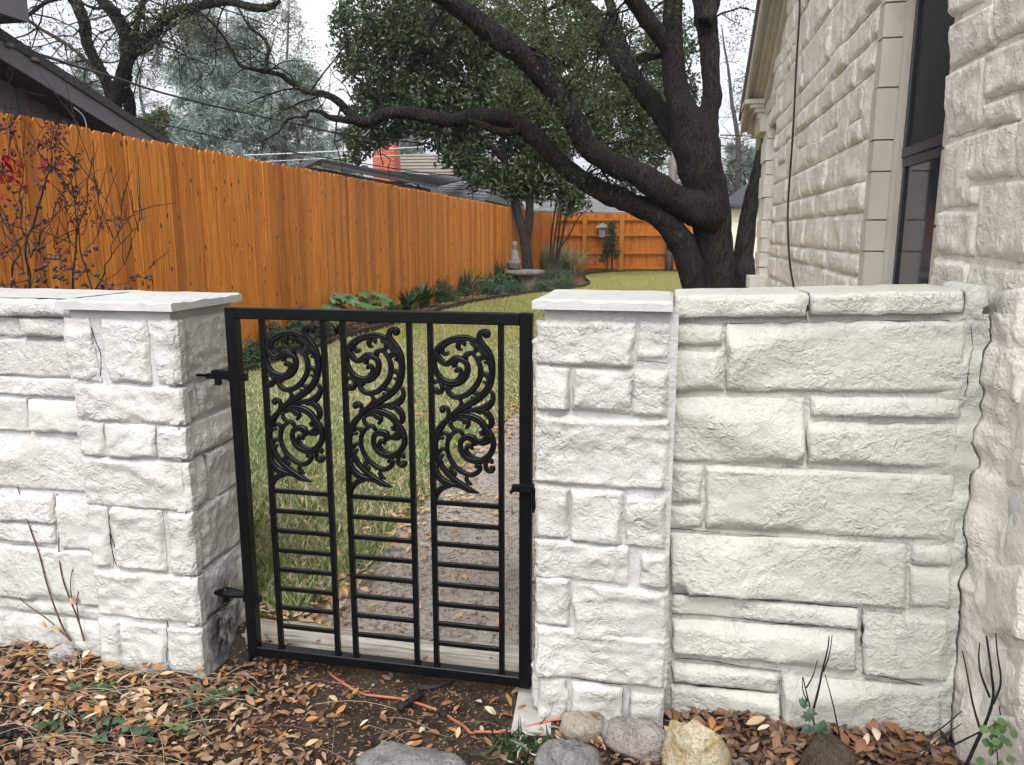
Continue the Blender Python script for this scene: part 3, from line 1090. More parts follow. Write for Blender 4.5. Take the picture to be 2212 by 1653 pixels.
# ------------------------------------------------------------------ gate
GY = 2.45
gt = thing('garden_gate', 'black wrought iron garden gate with three cast scroll panels', 'gate', (-.98, GY, 0))
gx = lambda x, y: onY(x, y, GY - .019)[0]
gz = lambda x, y: onY(x, y, GY - .019)[2]
GL, GR = onY(515, 1032, GY)[0], onY(1149, 1032, GY)[0]
GT = (gz(515, 664) + gz(1145, 679)) / 2
GB = (gz(545, 1421) + gz(1150, 1486)) / 2
FW = .040
part('stile', MB().bar((GL + FW / 2, GY, GB), (GL + FW / 2, GY, GT), FW, FW, (0, 1, 0), .003), BLACK, gt)
part('stile', MB().bar((GR - FW / 2, GY, GB), (GR - FW / 2, GY, GT), FW, FW, (0, 1, 0), .003), BLACK, gt)
part('top_rail', MB().bar((GL + FW + .0005, GY, GT - FW / 2), (GR - FW - .0005, GY, GT - FW / 2), FW - .002, FW - .001, (0, 0, 1), .003), BLACK, gt)
part('bottom_rail', MB().bar((GL + FW + .0005, GY, GB + FW / 2), (GR - FW - .0005, GY, GB + FW / 2), FW - .002, FW - .001, (0, 0, 1), .003), BLACK, gt)
BW = .0185
bars = [((gx(556, 690) + gx(605, 1395)) / 2, (gx(690, 690) + gx(727, 1400)) / 2), ((gx(733, 695) + gx(766, 1400)) / 2, (gx(875, 695) + gx(902, 1420)) / 2), ((gx(921, 700) + gx(944, 1420)) / 2, (gx(1074, 700) + gx(1087, 1440)) / 2)]
for a, b in bars:
    for x in (a, b):
        part('baluster', MB().bar((x, GY, GB + FW - .001), (x, GY, GT - FW + .001), BW, BW, (0, 1, 0), .0015).bar((x, GY, GB + FW - .002), (x, GY, GB + FW + .004), BW + .007, BW + .007, (0, 1, 0), .003), BLACK, gt)
RZ = [gz(830, v) for v in (1081, 1122, 1166, 1206, 1250, 1293, 1338, 1382)]
RZ = np.linspace(RZ[0], RZ[-1], 8)
for a, b in bars:
    for z in RZ:
        part('crossbar', MB().bar((a + BW / 2, GY, z), (b - BW / 2, GY, z), .0125, .0165, (0, 0, 1), .0015), BLACK, gt)

# cast scroll, drawn in the panel's own plane: rows are x, y, half width
SCR = [
    [(985, 395, 22), (900, 330, 36), (780, 290, 42), (650, 296, 46), (520, 320, 48), (400, 375, 52), (300, 465, 58), (232, 570, 52), (203, 680, 40), (213, 800, 38), (262, 925, 40), (345, 1035, 46), (450, 1092, 52), (560, 1106, 54), (665, 1072, 52), (745, 1000, 48), (785, 905, 46), (788, 800, 44), (752, 725, 42), (690, 690, 40), (610, 680, 40), (560, 730, 45), (560, 780, 40)],
    [(540, 1078, 26), (630, 1030, 32), (678, 950, 34), (672, 880, 34), (630, 846, 34), (592, 878, 32)],
    [(230, 580, 40), (290, 660, 46), (360, 735, 44), (430, 752, 42), (490, 715, 42), (560, 655, 40), (640, 642, 34), (720, 670, 26)],
    [(330, 420, 40), (330, 500, 38), (365, 565, 34), (415, 580, 28), (445, 550, 24)],
    [(640, 330, 34), (615, 410, 38), (625, 470, 34), (662, 505, 20), (690, 492, 12)],
    [(700, 340, 30), (725, 400, 32), (735, 425, 18)],
    [(880, 370, 30), (925, 440, 36), (930, 505, 34), (890, 555, 34), (810, 570, 36), (755, 605, 42), (760, 660, 34)],
    [(840, 370, 24), (868, 415, 26), (880, 430, 14)],
    [(1080, 255, 28), (1125, 245, 38), (1125, 195, 44), (1070, 172, 36), (1005, 200, 40), (982, 280, 42), (1012, 365, 44), (1070, 450, 52), (1130, 555, 62), (1180, 670, 60), (1212, 790, 52), (1222, 900, 46), (1218, 1000, 44), (1195, 1100, 46), (1150, 1200, 52), (1080, 1295, 52), (980, 1385, 52), (860, 1465, 50), (740, 1535, 46), (620, 1605, 40), (520, 1685, 36), (440, 1775, 40), (370, 1855, 48), (315, 1945, 52), (277, 2060, 48), (258, 2190, 40), (270, 2330, 42), (310, 2460, 50), (380, 2595, 44), (480, 2725, 40), (620, 2850, 44), (760, 2955, 50), (880, 3025, 42), (1040, 3082, 10)],
    [(960, 400, 30), (1010, 500, 38), (1090, 580, 46), (1170, 690, 40)],
    [(1150, 600, 40), (1070, 630, 42), (1005, 662, 38)],
    [(1205, 830, 26), (1170, 755, 28), (1090, 725, 20)],
    [(1190, 1090, 36), (1155, 990, 40), (1095, 945, 36), (1025, 970, 28)],
    [(1150, 1150, 26), (1120, 1095, 26), (1075, 1085, 18)],
    [(890, 585, 28), (965, 690, 36), (1008, 800, 38), (1022, 900, 40), (1010, 1000, 40), (968, 1110, 42), (890, 1215, 42), (790, 1305, 40), (670, 1350, 40), (565, 1345, 40), (485, 1290, 38), (445, 1215, 36), (465, 1165, 34), (515, 1185, 30)],
    [(1000, 1350, 32), (965, 1290, 36), (890, 1275, 24)],
    [(910, 1430, 30), (895, 1375, 28), (868, 1358, 18)],
    [(600, 1575, 16), (665, 1530, 28), (698, 1470, 30), (670, 1400, 26)],
    [(232, 1085, 32), (265, 1065, 28), (315, 1095, 28), (352, 1150, 34), (352, 1215, 36), (315, 1265, 34), (262, 1270, 32), (235, 1225, 34), (265, 1205, 24)],
    [(1160, 1245, 20), (1225, 1275, 30), (1248, 1370, 34), (1212, 1465, 48), (1130, 1535, 56), (1030, 1565, 40), (900, 1585, 36), (760, 1612, 30), (640, 1690, 20)],
    [(372, 1600, 38), (360, 1560, 38), (400, 1532, 28), (455, 1565, 34), (480, 1640, 32), (468, 1710, 34), (430, 1790, 30)],
    [(500, 1735, 14), (640, 1690, 32), (790, 1688, 42), (920, 1725, 50), (1040, 1795, 52), (1110, 1885, 50), (1165, 1965, 54), (1235, 2065, 50), (1268, 2165, 42), (1268, 2265, 42), (1228, 2365, 44), (1142, 2458, 46), (1030, 2505, 48), (920, 2495, 44), (812, 2448, 42), (735, 2360, 40), (695, 2250, 38), (705, 2150, 40), (760, 2090, 44), (840, 2075, 52), (915, 2105, 58), (945, 2170, 50), (910, 2215, 30)],
    [(1060, 2470, 26), (940, 2445, 32), (855, 2390, 34), (808, 2310, 34), (822, 2245, 36), (870, 2230, 34), (900, 2275, 26)],
    [(985, 2165, 22), (1070, 2165, 50), (1150, 2125, 66), (1195, 2050, 60)],
    [(1105, 1885, 34), (1105, 1960, 36), (1065, 2015, 32), (1032, 1985, 20)],
    [(550, 1775, 26), (640, 1735, 32), (730, 1755, 36), (805, 1795, 44), (832, 1845, 34), (795, 1905, 26)],
    [(700, 1745, 24), (740, 1800, 24), (750, 1835, 14)],
    [(515, 1795, 28), (530, 1880, 32), (590, 1940, 32), (680, 1960, 32), (722, 2010, 32), (740, 2045, 22)],
    [(640, 1960, 24), (545, 2020, 34), (482, 2120, 36), (465, 2220, 32), (475, 2330, 32), (512, 2440, 34), (580, 2560, 36), (670, 2650, 36), (780, 2722, 36), (900, 2752, 36), (1000, 2715, 36), (1048, 2640, 36), (1025, 2585, 36), (975, 2605, 28)],
    [(330, 2050, 22), (410, 2000, 28), (465, 2030, 32), (478, 2080, 26)],
    [(280, 2140, 22), (330, 2085, 30), (385, 2095, 24)],
    [(330, 2340, 30), (385, 2285, 32), (435, 2300, 20)],
    [(340, 2460, 34), (385, 2400, 26), (405, 2405, 16)],
    [(620, 2750, 28), (560, 2700, 34), (540, 2640, 32), (565, 2610, 28), (600, 2620, 16)],
    [(560, 2745, 24), (605, 2720, 28), (628, 2725, 18)],
    [(905, 2925, 18), (850, 2890, 30), (815, 2830, 30), (830, 2770, 24)],
    [(1255, 2525, 30), (1235, 2480, 28), (1185, 2500, 30), (1148, 2555, 32), (1152, 2625, 34), (1195, 2680, 34), (1255, 2680, 36), (1280, 2630, 32), (1240, 2615, 22)],
    [(290, 2575, 26), (278, 2640, 34), (305, 2735, 44), (370, 2825, 50), (450, 2885, 52), (530, 2910, 40), (640, 2940, 34), (780, 2975, 32), (900, 3025, 22)],
    [(530, 2950, 34), (430, 2970, 42), (350, 3030, 42), (300, 3120, 36), (275, 3200, 30)],
    [(990, 1605, 40), (1100, 1612, 46), (1190, 1690, 48), (1232, 1780, 44), (1220, 1870, 40), (1170, 1900, 24)],
]


def scr_pt(x, y):
    return onY((1340 + .2178 * x) / 1.85172, (1280 + .2178 * y) / 1.85172, GY - .006)


def scroll_mesh():
    mb = MB()
    prof_a = np.array([(1, 0), (.86, .55), (.5, .95), (.2, .78), (-.2, .78), (-.5, .95), (-.86, .55), (-1, 0), (-.8, -.7), (0, -.85), (.8, -.7)])
    for st in SCR:
        C = cat_rom(np.array(st, float), 5)
        P = np.array([scr_pt(x, y) for x, y, _ in C])
        P[:, 1] = GY
        k = np.linalg.norm(scr_pt(1000, 1500) - scr_pt(900, 1500)) / 100
        W = C[:, 2] * k * 1.30
        T = np.gradient(P, axis=0)
        T /= np.linalg.norm(T, axis=1)[:, None] + 1e-9
        S = np.stack([T[:, 2], 0 * T[:, 0], -T[:, 0]], 1)
        D = np.minimum(W * .95, .0095) + .0010
        V = P[:, None, :] + prof_a[None, :, 0:1] * S[:, None, :] * W[:, None, None] + np.array((0, -1.0, 0)) * prof_a[None, :, 1:2] * D[:, None, None]
        m = len(prof_a)
        i, j = np.meshgrid(np.arange(len(P) - 1), np.arange(m), indexing='ij')
        mb.add(V.reshape(-1, 3), np.stack([i * m + j, i * m + (j + 1) % m, (i + 1) * m + (j + 1) % m, (i + 1) * m + j], -1).reshape(-1, 4))
        for e, sg in ((0, -1), (-1, 1)):
            # rounded end
            c = P[e]
            R = []
            for t in (.55, .85):
                R.append(c + (V[e] - c) * math.sqrt(1 - t * t) + T[e] * sg * W[e] * t * .9)
            ring = np.vstack([V[e], R[0], R[1]])
            F = [(a * m + b, a * m + (b + 1) % m, (a + 1) * m + (b + 1) % m, (a + 1) * m + b) for a in (0, 1) for b in range(m)]
            mb.add(ring, F)
            mb.f.append(np.array([list(range(2 * m, 3 * m))]) + mb.n - 3 * m)
    return mb


sm = scroll_mesh().mesh('scroll', WL[gt], True)
sm.materials.append(BLACK)
cx1 = (bars[1][0] + bars[1][1]) / 2
for a, b in bars:
    o = part('scroll', sm, BLACK, gt)
    o.location = ((a + b) / 2 - cx1, 0, 0)

# hinges reaching back to the pier, latch on the other side
hp = onY(500, 812, GY)
hz = hp[2]
part('hinge', MB().box((GL - .004, GY - .022, hz - .014), (GL + FW + .028, GY - .0015, hz + .014)).box((PL1 + .008, GY - .006, hz - .006), (PL1 + .05, GY + .010, hz + .002)).box((PL1 + .05, GY - .012, hz - .012), (GL - .006, GY + .012, hz + .006)).box((PL1 + .075, GY - .016, hz + .007), (GL - .005, GY + .014, hz + .020)).lathe((PL1 + .09, GY, hz - .034), [(.012, 0), (.013, .004), (.013, .026)], 14), BLACK, gt)
hz2 = onY(520, 1286, GY)[2]
part('hinge', MB().box((GL - .004, GY - .0215, hz2 - .014), (GL + FW + .024, GY - .0015, hz2 + .014)).tube([(PL1 + .012, GY, hz2), (PL1 + .06, GY, hz2 + .004), (PL1 + .075, GY, hz2 + .006), (GL - .004, GY, hz2 + .004)], [.008, .022, .020, .013], 10).lathe((PL1 + .06, GY - .002, hz2 - .03), [(.012, 0), (.013, .01), (.013, .05), (.010, .054)], 14), BLACK, gt)
lz = onY(1140, 1045, GY)[2]
part('latch', MB().box((GR - FW - .020, GY - .040, lz - .018), (GR + .030, GY - .0205, lz + .004)).box((GR - FW - .026, GY - .046, lz - .024), (GR - FW - .018, GY - .021, lz - .012)).box((GR + .006, GY - .03, lz - .09), (GR + .014, GY + .01, lz + .005)), BLACK, gt)
part('strike_plate', MB().box((GR + .018, GY - .018, lz - .17), (GR + .040, GY + .03, lz + .42)), BLACK, gt)
part('bolt_head', MB().lathe((0, 0, 0), [(.007, 0), (.007, .005), (.004, .008)], 10).mesh('bolt_head'), m_plain('zinc_bolt', (.5, .5, .48), .35, .5, .1, 20, .8), gt)
bo = bpy.data.objects[[o.name for o in gt.children if o.name.startswith('bolt_head')][0]]
bo.location = np.array((GR + .012, GY - .016, lz + .02)) - WL[gt]
bo.rotation_euler = (math.radians(90), 0, 0)
# ------------------------------------------------------------------ house on the right
HX = .95
hs_ = thing('stone_house', 'cream painted stone house with a tall dark window, right edge of the picture', 'house', (2.5, 5.5, 0))
OUT = (-1, 0, 0)
Z4 = lambda a, b: onX(1512 + .4083 * a, .4083 * b, HX)
ZL = lambda a, b: onX(VX(a), VYa(b), HX)
ZM = lambda a, b: onX(VX(a), VYb(b), HX)
WY0, WY1, WZ0, WZ1 = 3.22, 4.28, .95, 2.98
rake = lambda y: 2.92 + (10.0 - y) * .5
mb = MB()
B = HX + .25
mb.box((HX, .45, -.2), (B, WY0, 4.4))
mb.box((HX, WY0 + .0005, -.2), (B, WY1, WZ0)).box((HX, WY0 + .0005, WZ1), (B, WY1, 5.7))
mb.prism([(HX, WY1 + .0005, -.2), (HX, 8.45, -.2), (HX, 8.45, 2.92), (HX, 9.95, 2.92), (HX, WY1 + .0005, rake(WY1) - .01)], (.25, 0, 0))
hw = part('wall', mb, PAINT_H, hs_)


def hst(C, proud=.04, mat=PAINT_H, style='pitch', step=.014):
    stone(hw, C, OUT, proud, 'house' if style == 'pitch' else style, mat, 'stone', None, step, .02, .004)


NEAR = [((1345, -60), (1500, -130), (1500, 8), (1345, 90)), ((1350, 130), (1575, 15), (1580, 235), (1345, 365)), ((1588, -10), (1760, -90), (1760, 145), (1590, 225)),
        ((1322, 395), (1530, 290), (1510, 670), (1318, 730)), ((1537, 280), (1760, 190), (1760, 455), (1532, 525)), ((1537, 545), (1698, 490), (1698, 630), (1522, 680)),
        ((1302, 772), (1450, 718), (1425, 1092), (1287, 1100)), ((1466, 715), (1690, 640), (1682, 930), (1446, 958)), ((1432, 985), (1490, 982), (1480, 1085), (1427, 1090)),
        ((1496, 982), (1770, 945), (1770, 1395), (1482, 1350)), ((1287, 1122), (1475, 1118), (1456, 1358), (1272, 1340)), ((1265, 1362), (1436, 1392), (1430, 1640), (1250, 1600)),
        ((1446, 1395), (1640, 1428), (1640, 1680), (1440, 1640)), ((1650, 1420), (1780, 1440), (1780, 1700), (1650, 1690)), ((1702, 640), (1790, 610), (1790, 930), (1700, 940))]
for c in NEAR:
    hst([Z4(*p) for p in c], .020, step=.012)
for c in [((2030, 230), (2104, 225), (2104, 400), (2020, 385)), ((2118, 90), (2260, 60), (2260, 440), (2115, 412)), ((1990, 425), (2130, 468), (2112, 752), (1962, 680)), ((2140, 470), (2270, 500), (2270, 780), (2130, 762)),
          ((1965, 742), (2110, 780), (2075, 930), (1960, 880)), ((2122, 790), (2280, 810), (2280, 1270), (2078, 1245)), ((1920, 905), (2068, 962), (2060, 1262), (1905, 1200)), ((1895, 1230), (2060, 1290), (2060, 1560), (1880, 1500))]:
    hst([ZL(*p) for p in c], .038)
hst([ZL(2082, 1295), ZL(2280, 1290), ZL(2280, 1650), ZL(2072, 1640)], .012, PAINT_S, 'pillow')
for c in [((1890, 40), (2060, 30), (2000, 230), (1890, 240)), ((2015, 240), (2290, 230), (2290, 700), (1990, 655)), ((1870, 270), (1990, 280), (1960, 640), (1860, 620)), ((2150, 720), (2300, 715), (2300, 1120), (2140, 1110)),
          ((1895, 1115), (2300, 1130), (2300, 1480), (1880, 1440))]:
    hst([ZM(*p) for p in c], .04)
hst([ZM(1950, 700), ZM(2130, 700), ZM(2130, 1100), ZM(1925, 1092)], .014, PAINT_S, 'pillow')
# random ashlar for the long stretch beyond the window
rng = np.random.default_rng(4)
z = 0.0
while z < 5.4:
    h = rng.choice([.11, .15, .2, .26, .31], p=[.18, .28, .26, .18, .10])
    y = WY1 + .09
    yend = min(8.44 if z + h < 2.9 else 9.6, 10.0 - (z + h - 2.92) / .5 - .22 if z + h > 2.9 else 99)
    first = True
    while y < yend - .08:
        l = rng.uniform(.22, .62) if not first else rng.uniform(.14, .5)
        y1 = min(y + l, yend)
        if yend - y1 < .1:
            y1 = yend
        if z + h > .9:
            if h > .24 and rng.random() < .45:
                k = h * rng.uniform(.4, .6)
                for a, b in ((z, z + k - .005), (z + k + .005, z + h)):
                    hst([(HX, y1 - .004, b), (HX, y + .004, b), (HX, y + .004, a), (HX, y1 - .004, a)], rng.uniform(.014, .028), PAINT_H, 'pitch', .020)
            else:
                hst([(HX, y1 - .004, z + h), (HX, y + .004, z + h), (HX, y + .004, z), (HX, y1 - .004, z)], rng.uniform(.014, .032), PAINT_H, 'pitch', .020)
        y = y1
        first = False
    z += h + .010
z = 0.0
while z < 4.2:                                             # the stretch nearest the street
    h = rng.choice([.15, .2, .26, .31])
    y = .5
    while y < 2.2:
        y1 = y + rng.uniform(.28, .6)
        if y1 > 2.05:
            y1 = 2.31
        hst([(HX, y1 - .004, z + h), (HX, y + .004, z + h), (HX, y + .004, z), (HX, y1 - .004, z)], rng.uniform(.015, .03), PAINT_H, 'pitch', .022)
        y = y1
    z += h + .010
# smooth jamb blocks facing the street
jz = [.95] + sorted(float(onY(1512 + .4083 * 900, .4083 * q, WY1)[2]) for q in (1330, 1165, 910, 745, 470, 210, 25)) + [WZ1]
for a, b in zip(jz[:-1], jz[1:]):
    if b - a > .02:
        mbx = MB().box((HX - .012 - .006 * rng.random(), WY1 - .022, a + .004), (HX + .11, WY1 + .085, b - .004))
        part('jamb_block', mbx, PAINT_T, hw)
for a, b in ((.96, 1.3), (1.31, 1.62), (1.63, 1.9), (1.91, 2.3), (2.31, 2.6), (2.61, 2.95)):
    part('jamb_block', MB().box((HX - .004, WY0 - .05, a), (HX + .11, WY0 + .012, b)), PAINT_T, hw)
# window
wn = part('window', MB().box((HX + .19, WY0 - .1, WZ0 - .02), (HX + .24, WY1 + .05, WZ1 + .05)), FRAMEM, hs_)
mb = MB().box((HX + .095, WY1 - .10, WZ0), (HX + .128, WY1 - .024, WZ1)).box((HX + .1285, WY1 - .14, WZ0), (HX + .188, WY1 - .024, WZ1))
mb.box((HX + .075, WY1 - .055, WZ0), (HX + .094, WY1 - .024, WZ1)).box((HX + .088, WY1 - .095, WZ0), (HX + .0945, WY1 - .078, WZ1))
part('casing', mb, PAINT_T, wn)
part('casing', MB().box((HX + .095, WY0 + .014, WZ0), (HX + .188, WY0 + .12, WZ1)), PAINT_T, wn)
mz = 1.985
fy0, fy1 = WY0 + .121, WY1 - .101
part('sash', MB().box((HX + .1, fy1 - .05, mz), (HX + .1275, fy1, WZ1)).box((HX + .1, fy0, mz), (HX + .1275, fy0 + .05, WZ1)).box((HX + .098, fy0, mz - .03), (HX + .1275, fy1, mz + .012)), FRAMEM, wn)
part('sash', MB().box((HX + .108, fy1 - .04, WZ0), (HX + .1275, fy1, mz - .031)).box((HX + .108, fy0, WZ0), (HX + .1275, fy0 + .05, mz - .031)).box((HX + .106, fy0, mz - .075), (HX + .1275, fy1, mz - .032)), FRAMEM, wn)
part('pane', MB().box((HX + .112, fy0 + .051, mz + .013), (HX + .118, fy1 - .051, WZ1)), SCREENM, wn)
part('pane', MB().box((HX + .118, fy0 + .051, WZ0), (HX + .124, fy1 - .041, mz - .076)), GLASSM, wn)
# porch opening and far quoin
part('porch_wall', MB().box((HX + .25, 8.3, 0), (HX + .4, 9.9, 2.9)), PAINT_T, hs_)
part('door_trim', MB().box((HX + .16, 9.04, 1.0), (HX + .249, 9.099, 2.9)), PAINT_H, hs_)
qz = [1.12] + sorted(float(onY(1645, .4083 * q, 9.1)[2]) for q in (1415, 1335, 1260, 1165, 1045, 925, 850, 735)) + [2.84]
pf = part('porch_pier', MB().box((HX + .01, 9.12, 0), (HX + .22, 9.9, 2.86)), PAINT_H, hs_)
for i, (a, b) in enumerate(zip(qz[:-1], qz[1:])):
    if b - a > .03:
        part('quoin', MB().box((HX - .02 - .015 * (i % 2), 9.1, a + .005), (HX + .13, 9.6, b - .005)), PAINT_H, pf)
part('sill', MB().box((HX - .14, 8.9, 1.0), (HX + .12, 9.35, 1.13)), PAINT_H, pf)
# eaves: lintel, moulded return, raking boards and roof
part('lintel', MB().box((HX - .03, 8.47, 2.87), (HX + .22, 9.99, 2.995)).box((HX - .09, 9.3, 2.70), (HX + .02, 9.95, 2.868)), PAINT_T, hs_)
ret = MB()
for k, (d, z0, z1) in enumerate(((.10, 2.87, 2.93), (.14, 2.931, 2.98), (.19, 2.981, 3.02), (.25, 3.021, 3.07))):
    ret.box((HX - d, 9.55 - d * .3, z0), (HX - .031, 10.0 + d, z1))
part('cornice_return', ret, PAINT_T, hs_)


def raking(x0, x1, dz0, dz1, y0=10.25, y1=3.6):
    a = np.array([(x0, y0, rake(y0) + dz0), (x0, y0, rake(y0) + dz1), (x0, y1, rake(y1) + dz1), (x0, y1, rake(y1) + dz0)])
    return MB().prism(a, (x1 - x0, 0, 0))


part('frieze_board', raking(HX - .045, HX - .001, -.20, .02), PAINT_T, hs_)
part('raking_moulding', raking(HX - .10, HX - .046, -.07, .02), PAINT_T, hs_)
part('raking_moulding', raking(HX - .15, HX - .101, -.02, .03), PAINT_T, hs_)
part('raking_soffit', raking(HX - .20, HX - .151, .01, .05), PAINT_T, hs_)
part('raking_fascia', raking(HX - .23, HX - .201, -.03, .14), PAINT_T, hs_)
part('roof', raking(HX - .26, HX + 4, .141, .19), SHING_B, hs_)
# black cable hanging down the wall
P = [Z4(a, b) for a, b in ((527, -60), (527, 60), (520, 180), (508, 380), (500, 560), (488, 760), (478, 900), (466, 1080), (465, 1200), (474, 1380), (497, 1530), (515, 1700))]
P = [onX(1512 + .4083 * a, .4083 * b, HX - .055) for a, b in ((527, -60), (527, 60), (520, 180), (508, 380), (500, 560), (488, 760), (478, 900), (466, 1080), (465, 1200), (474, 1380), (497, 1530), (515, 1700))]
solo('hanging_cable', MB().tube(cat_rom(P, 5), .008, 6), WIREB, 'black cable hanging down the cream stone house wall', 'cable', tuple(P[-1]), True)
# broken mortar fillet between the garden wall and the house
zs = np.linspace(-.15, 1.38, 160)
xe = np.interp(zs, CR[o_ := np.argsort(CR[:, 2]), 2], CR[o_, 0]) + .0035 + .006 * vn(np.stack([zs * 5, zs * 0, zs * 0], 1), 18).clip(0) + np.interp(zs, JAG[0], JAG[1]) * (.9 + .25 * vn(np.stack([zs * 9, zs * 0, zs * 0], 1), 17))
U = np.linspace(0, 1, 14)
Vx = xe[:, None] * (1 - U) + (HX + .005) * U
Vy = np.repeat(((RW - .002) * (1 - U) + 2.27 * U)[None], len(zs), 0)
Q = np.stack([Vx.ravel(), Vy.ravel(), np.repeat(zs, 14)], 1)
nz_ = (.016 * fbm(Q * np.array((14, 14, 7)), 3, 31)).reshape(Vx.shape) * np.clip(U * 5, .15, 1)
V = np.stack([Vx - nz_ - .012 * np.sin(np.pi * U), Vy + .5 * nz_, np.repeat(zs[:, None], 14, 1)], -1)
mb = MB().grid(V)
mb.grid(np.stack([V[:, 0], V[:, 0] + np.array((.02, .26, 0))], 1))
part('mortar_fillet', mb, PAINT_H, hs_, True)
# ------------------------------------------------------------------ cedar fences
FX, FH, FYE = -5.4, 2.44, 34.4


def picket_mesh(name, w, h, t, ear):
    a = w / 2
    pts = [(-a, 0, 0), (a, 0, 0), (a, 0, h - ear), (a - ear * .8, 0, h), (-a + ear * .8, 0, h), (-a, 0, h - ear)]
    return MB().prism(np.array(pts), (0, t, 0)).mesh(name)


fl = thing('cedar_fence', 'long orange stained cedar privacy fence along the left side of the garden', 'fence', (FX, 19, 0))
pm = picket_mesh('picket', .136, FH, .016, .034)
pm.materials.append(CEDARW)
rng = np.random.default_rng(8)
y, i = 4.6, 0
while y < FYE - .05:
    o = part('picket', pm, CEDARW, fl)
    o.location = (rng.uniform(-.004, .004) - (.0 if i % 2 else .003), y - 19, rng.uniform(-.014, .010) + .13 * max(0, 1 - (y - 5) / 21))
    o.rotation_euler = (rng.uniform(-.003, .003), 0, math.radians(-90) + rng.uniform(-.035, .035))
    y += .1405
    i += 1
for z in (.3, .95, 1.6, 2.2):
    part('rail', MB().box((FX - .075, 4.5, z), (FX - .03, FYE, z + .09)), CEDARR, fl)

fb = thing('cedar_fence', 'cedar fence across the far end of the lawn, its rails and posts showing', 'fence', (-2, FYE, 0))
pm2 = picket_mesh('picket', .134, FH, .016, .02)
pm2.materials.append(CEDARW2)
x = FX + .06
while x < 1.9:
    o = part('picket', pm2, CEDARW2, fb)
    o.location = (x + 2, .06 + rng.uniform(-.003, .003), rng.uniform(-.012, .012))
    o.rotation_euler = (0, 0, rng.uniform(-.03, .03))
    x += .138
posts = [onY(v, 520, FYE)[0] for v in (1197, 1263, 1343)]
posts += [posts[-1] + 3.3]
for p in posts:
    part('post', MB().box((p - .09, FYE - .09, 0), (p + .09, FYE - .02, FH - .02)), CEDARR, fb)
rz = [float(onY(1300, .4083 * q, FYE)[2]) for q in (1417, 1338, 1243, 1161)]
for z in rz:
    for a, b in zip(posts[:-1], posts[1:]):
        part('rail', MB().box((a + .091, FYE - .045, z - .05), (b - .091, FYE + .055, z + .05)), CEDARR, fb)
# ------------------------------------------------------------------ ground
def gh(x, y):
    x, y = np.asarray(x, float), np.asarray(y, float)
    P = np.stack([x.ravel() * 1.3, y.ravel() * 1.3, x.ravel() * 0], 1)
    n = fbm(P, 2, 3).reshape(x.shape)
    P2 = np.stack([x.ravel() * 7, y.ravel() * 7, x.ravel() * 0], 1)
    n2 = fbm(P2, 2, 6).reshape(x.shape)
    front = -.004 + .010 * n2 + .004 * n
    dip = -.03 * np.exp(-((x + 1.6) / .12) ** 2) * np.clip((y - 2.2) / .2, 0, 1) - .045 * np.exp(-((x + .95) / .48) ** 4) * np.exp(-((y - 2.35) / .55) ** 4)
    rgt = .022 * np.clip((x - .05) / .2, 0, 1) * np.clip((y - 1.9) / .4, 0, 1)
    inner = .055 * np.clip((9 - y) / 4, 0, 1) + .012 * n
    s = np.clip((y - 2.50) / .10, 0, 1)
    s = s * s * (3 - 2 * s)
    return (front + dip + rgt) * (1 - s) + inner * s


xs = np.unique(np.concatenate([-np.geomspace(8, 92, 10), np.linspace(-8, -3.2, 40), np.linspace(-3.2, 1.6, 150), np.linspace(1.6, 8, 30), np.geomspace(8, 92, 10)]))
ys = np.unique(np.concatenate([-np.geomspace(4, 40, 7), np.linspace(-4, 1.5, 16), np.linspace(1.5, 3.4, 70), np.linspace(3.4, 36, 130), np.geomspace(36, 112, 10)]))
GX, GYY = np.meshgrid(xs, ys)
setting('ground', MB().grid(np.stack([GX, GYY, gh(GX, GYY)], -1)), SOIL, 'structure', True)

EDG = np.array([onZ(x, y, .03)[:2] for x, y in ((470, 836), (515, 815), (580, 789), (640, 767), (700, 746), (760, 727), (820, 709), (880, 692), (940, 674), (985, 661), (1040, 650), (1090, 643))])
EDG = np.vstack([[-4.66, 5.0], [-4.7, 6.3], EDG, [-3.6, 20.5], [-2.9, 22.2], [-2.6, 24.5], [-3.0, 27], [-3.3, 30], [-2.6, 32], [-1.5, 33.2], [.5, 33.6], [2, 33.7]])
EDC = cat_rom(EDG, 6)
edge_x = lambda y: np.interp(y, EDC[:, 1], EDC[:, 0])
PATH_L, PATH_R = -1.36, -.28


def strip(name, yv, xl, xr, n, dz, mat):
    U = np.linspace(0, 1, n)
    X = xl[:, None] * (1 - U) + xr[:, None] * U
    Y = np.repeat(yv[:, None], n, 1)
    return setting(name, MB().grid(np.stack([X, Y, gh(X, Y) + dz], -1)), mat, 'structure', True)


yv = np.concatenate([np.linspace(2.62, 9, 90), np.linspace(9.2, 34.3, 90)])
strip('lawn', yv, edge_x(yv) - .04, np.full_like(yv, 14.0), 70, .004, LAWN)
yb = np.concatenate([np.linspace(3, 12, 60), np.linspace(12.3, 34.3, 60)])
strip('garden_bed', yb, np.full_like(yb, FX + .01), edge_x(yb), 12, .009, MULCH)
yp = np.linspace(2.62, 13, 120)
wob = .05 * fbm(np.stack([yp * 2, yp * 0, yp * 0], 1), 3, 5)
strip('path', yp, PATH_L + wob, PATH_R + wob * .5 + 0 * yp, 30, .009, PATHM)

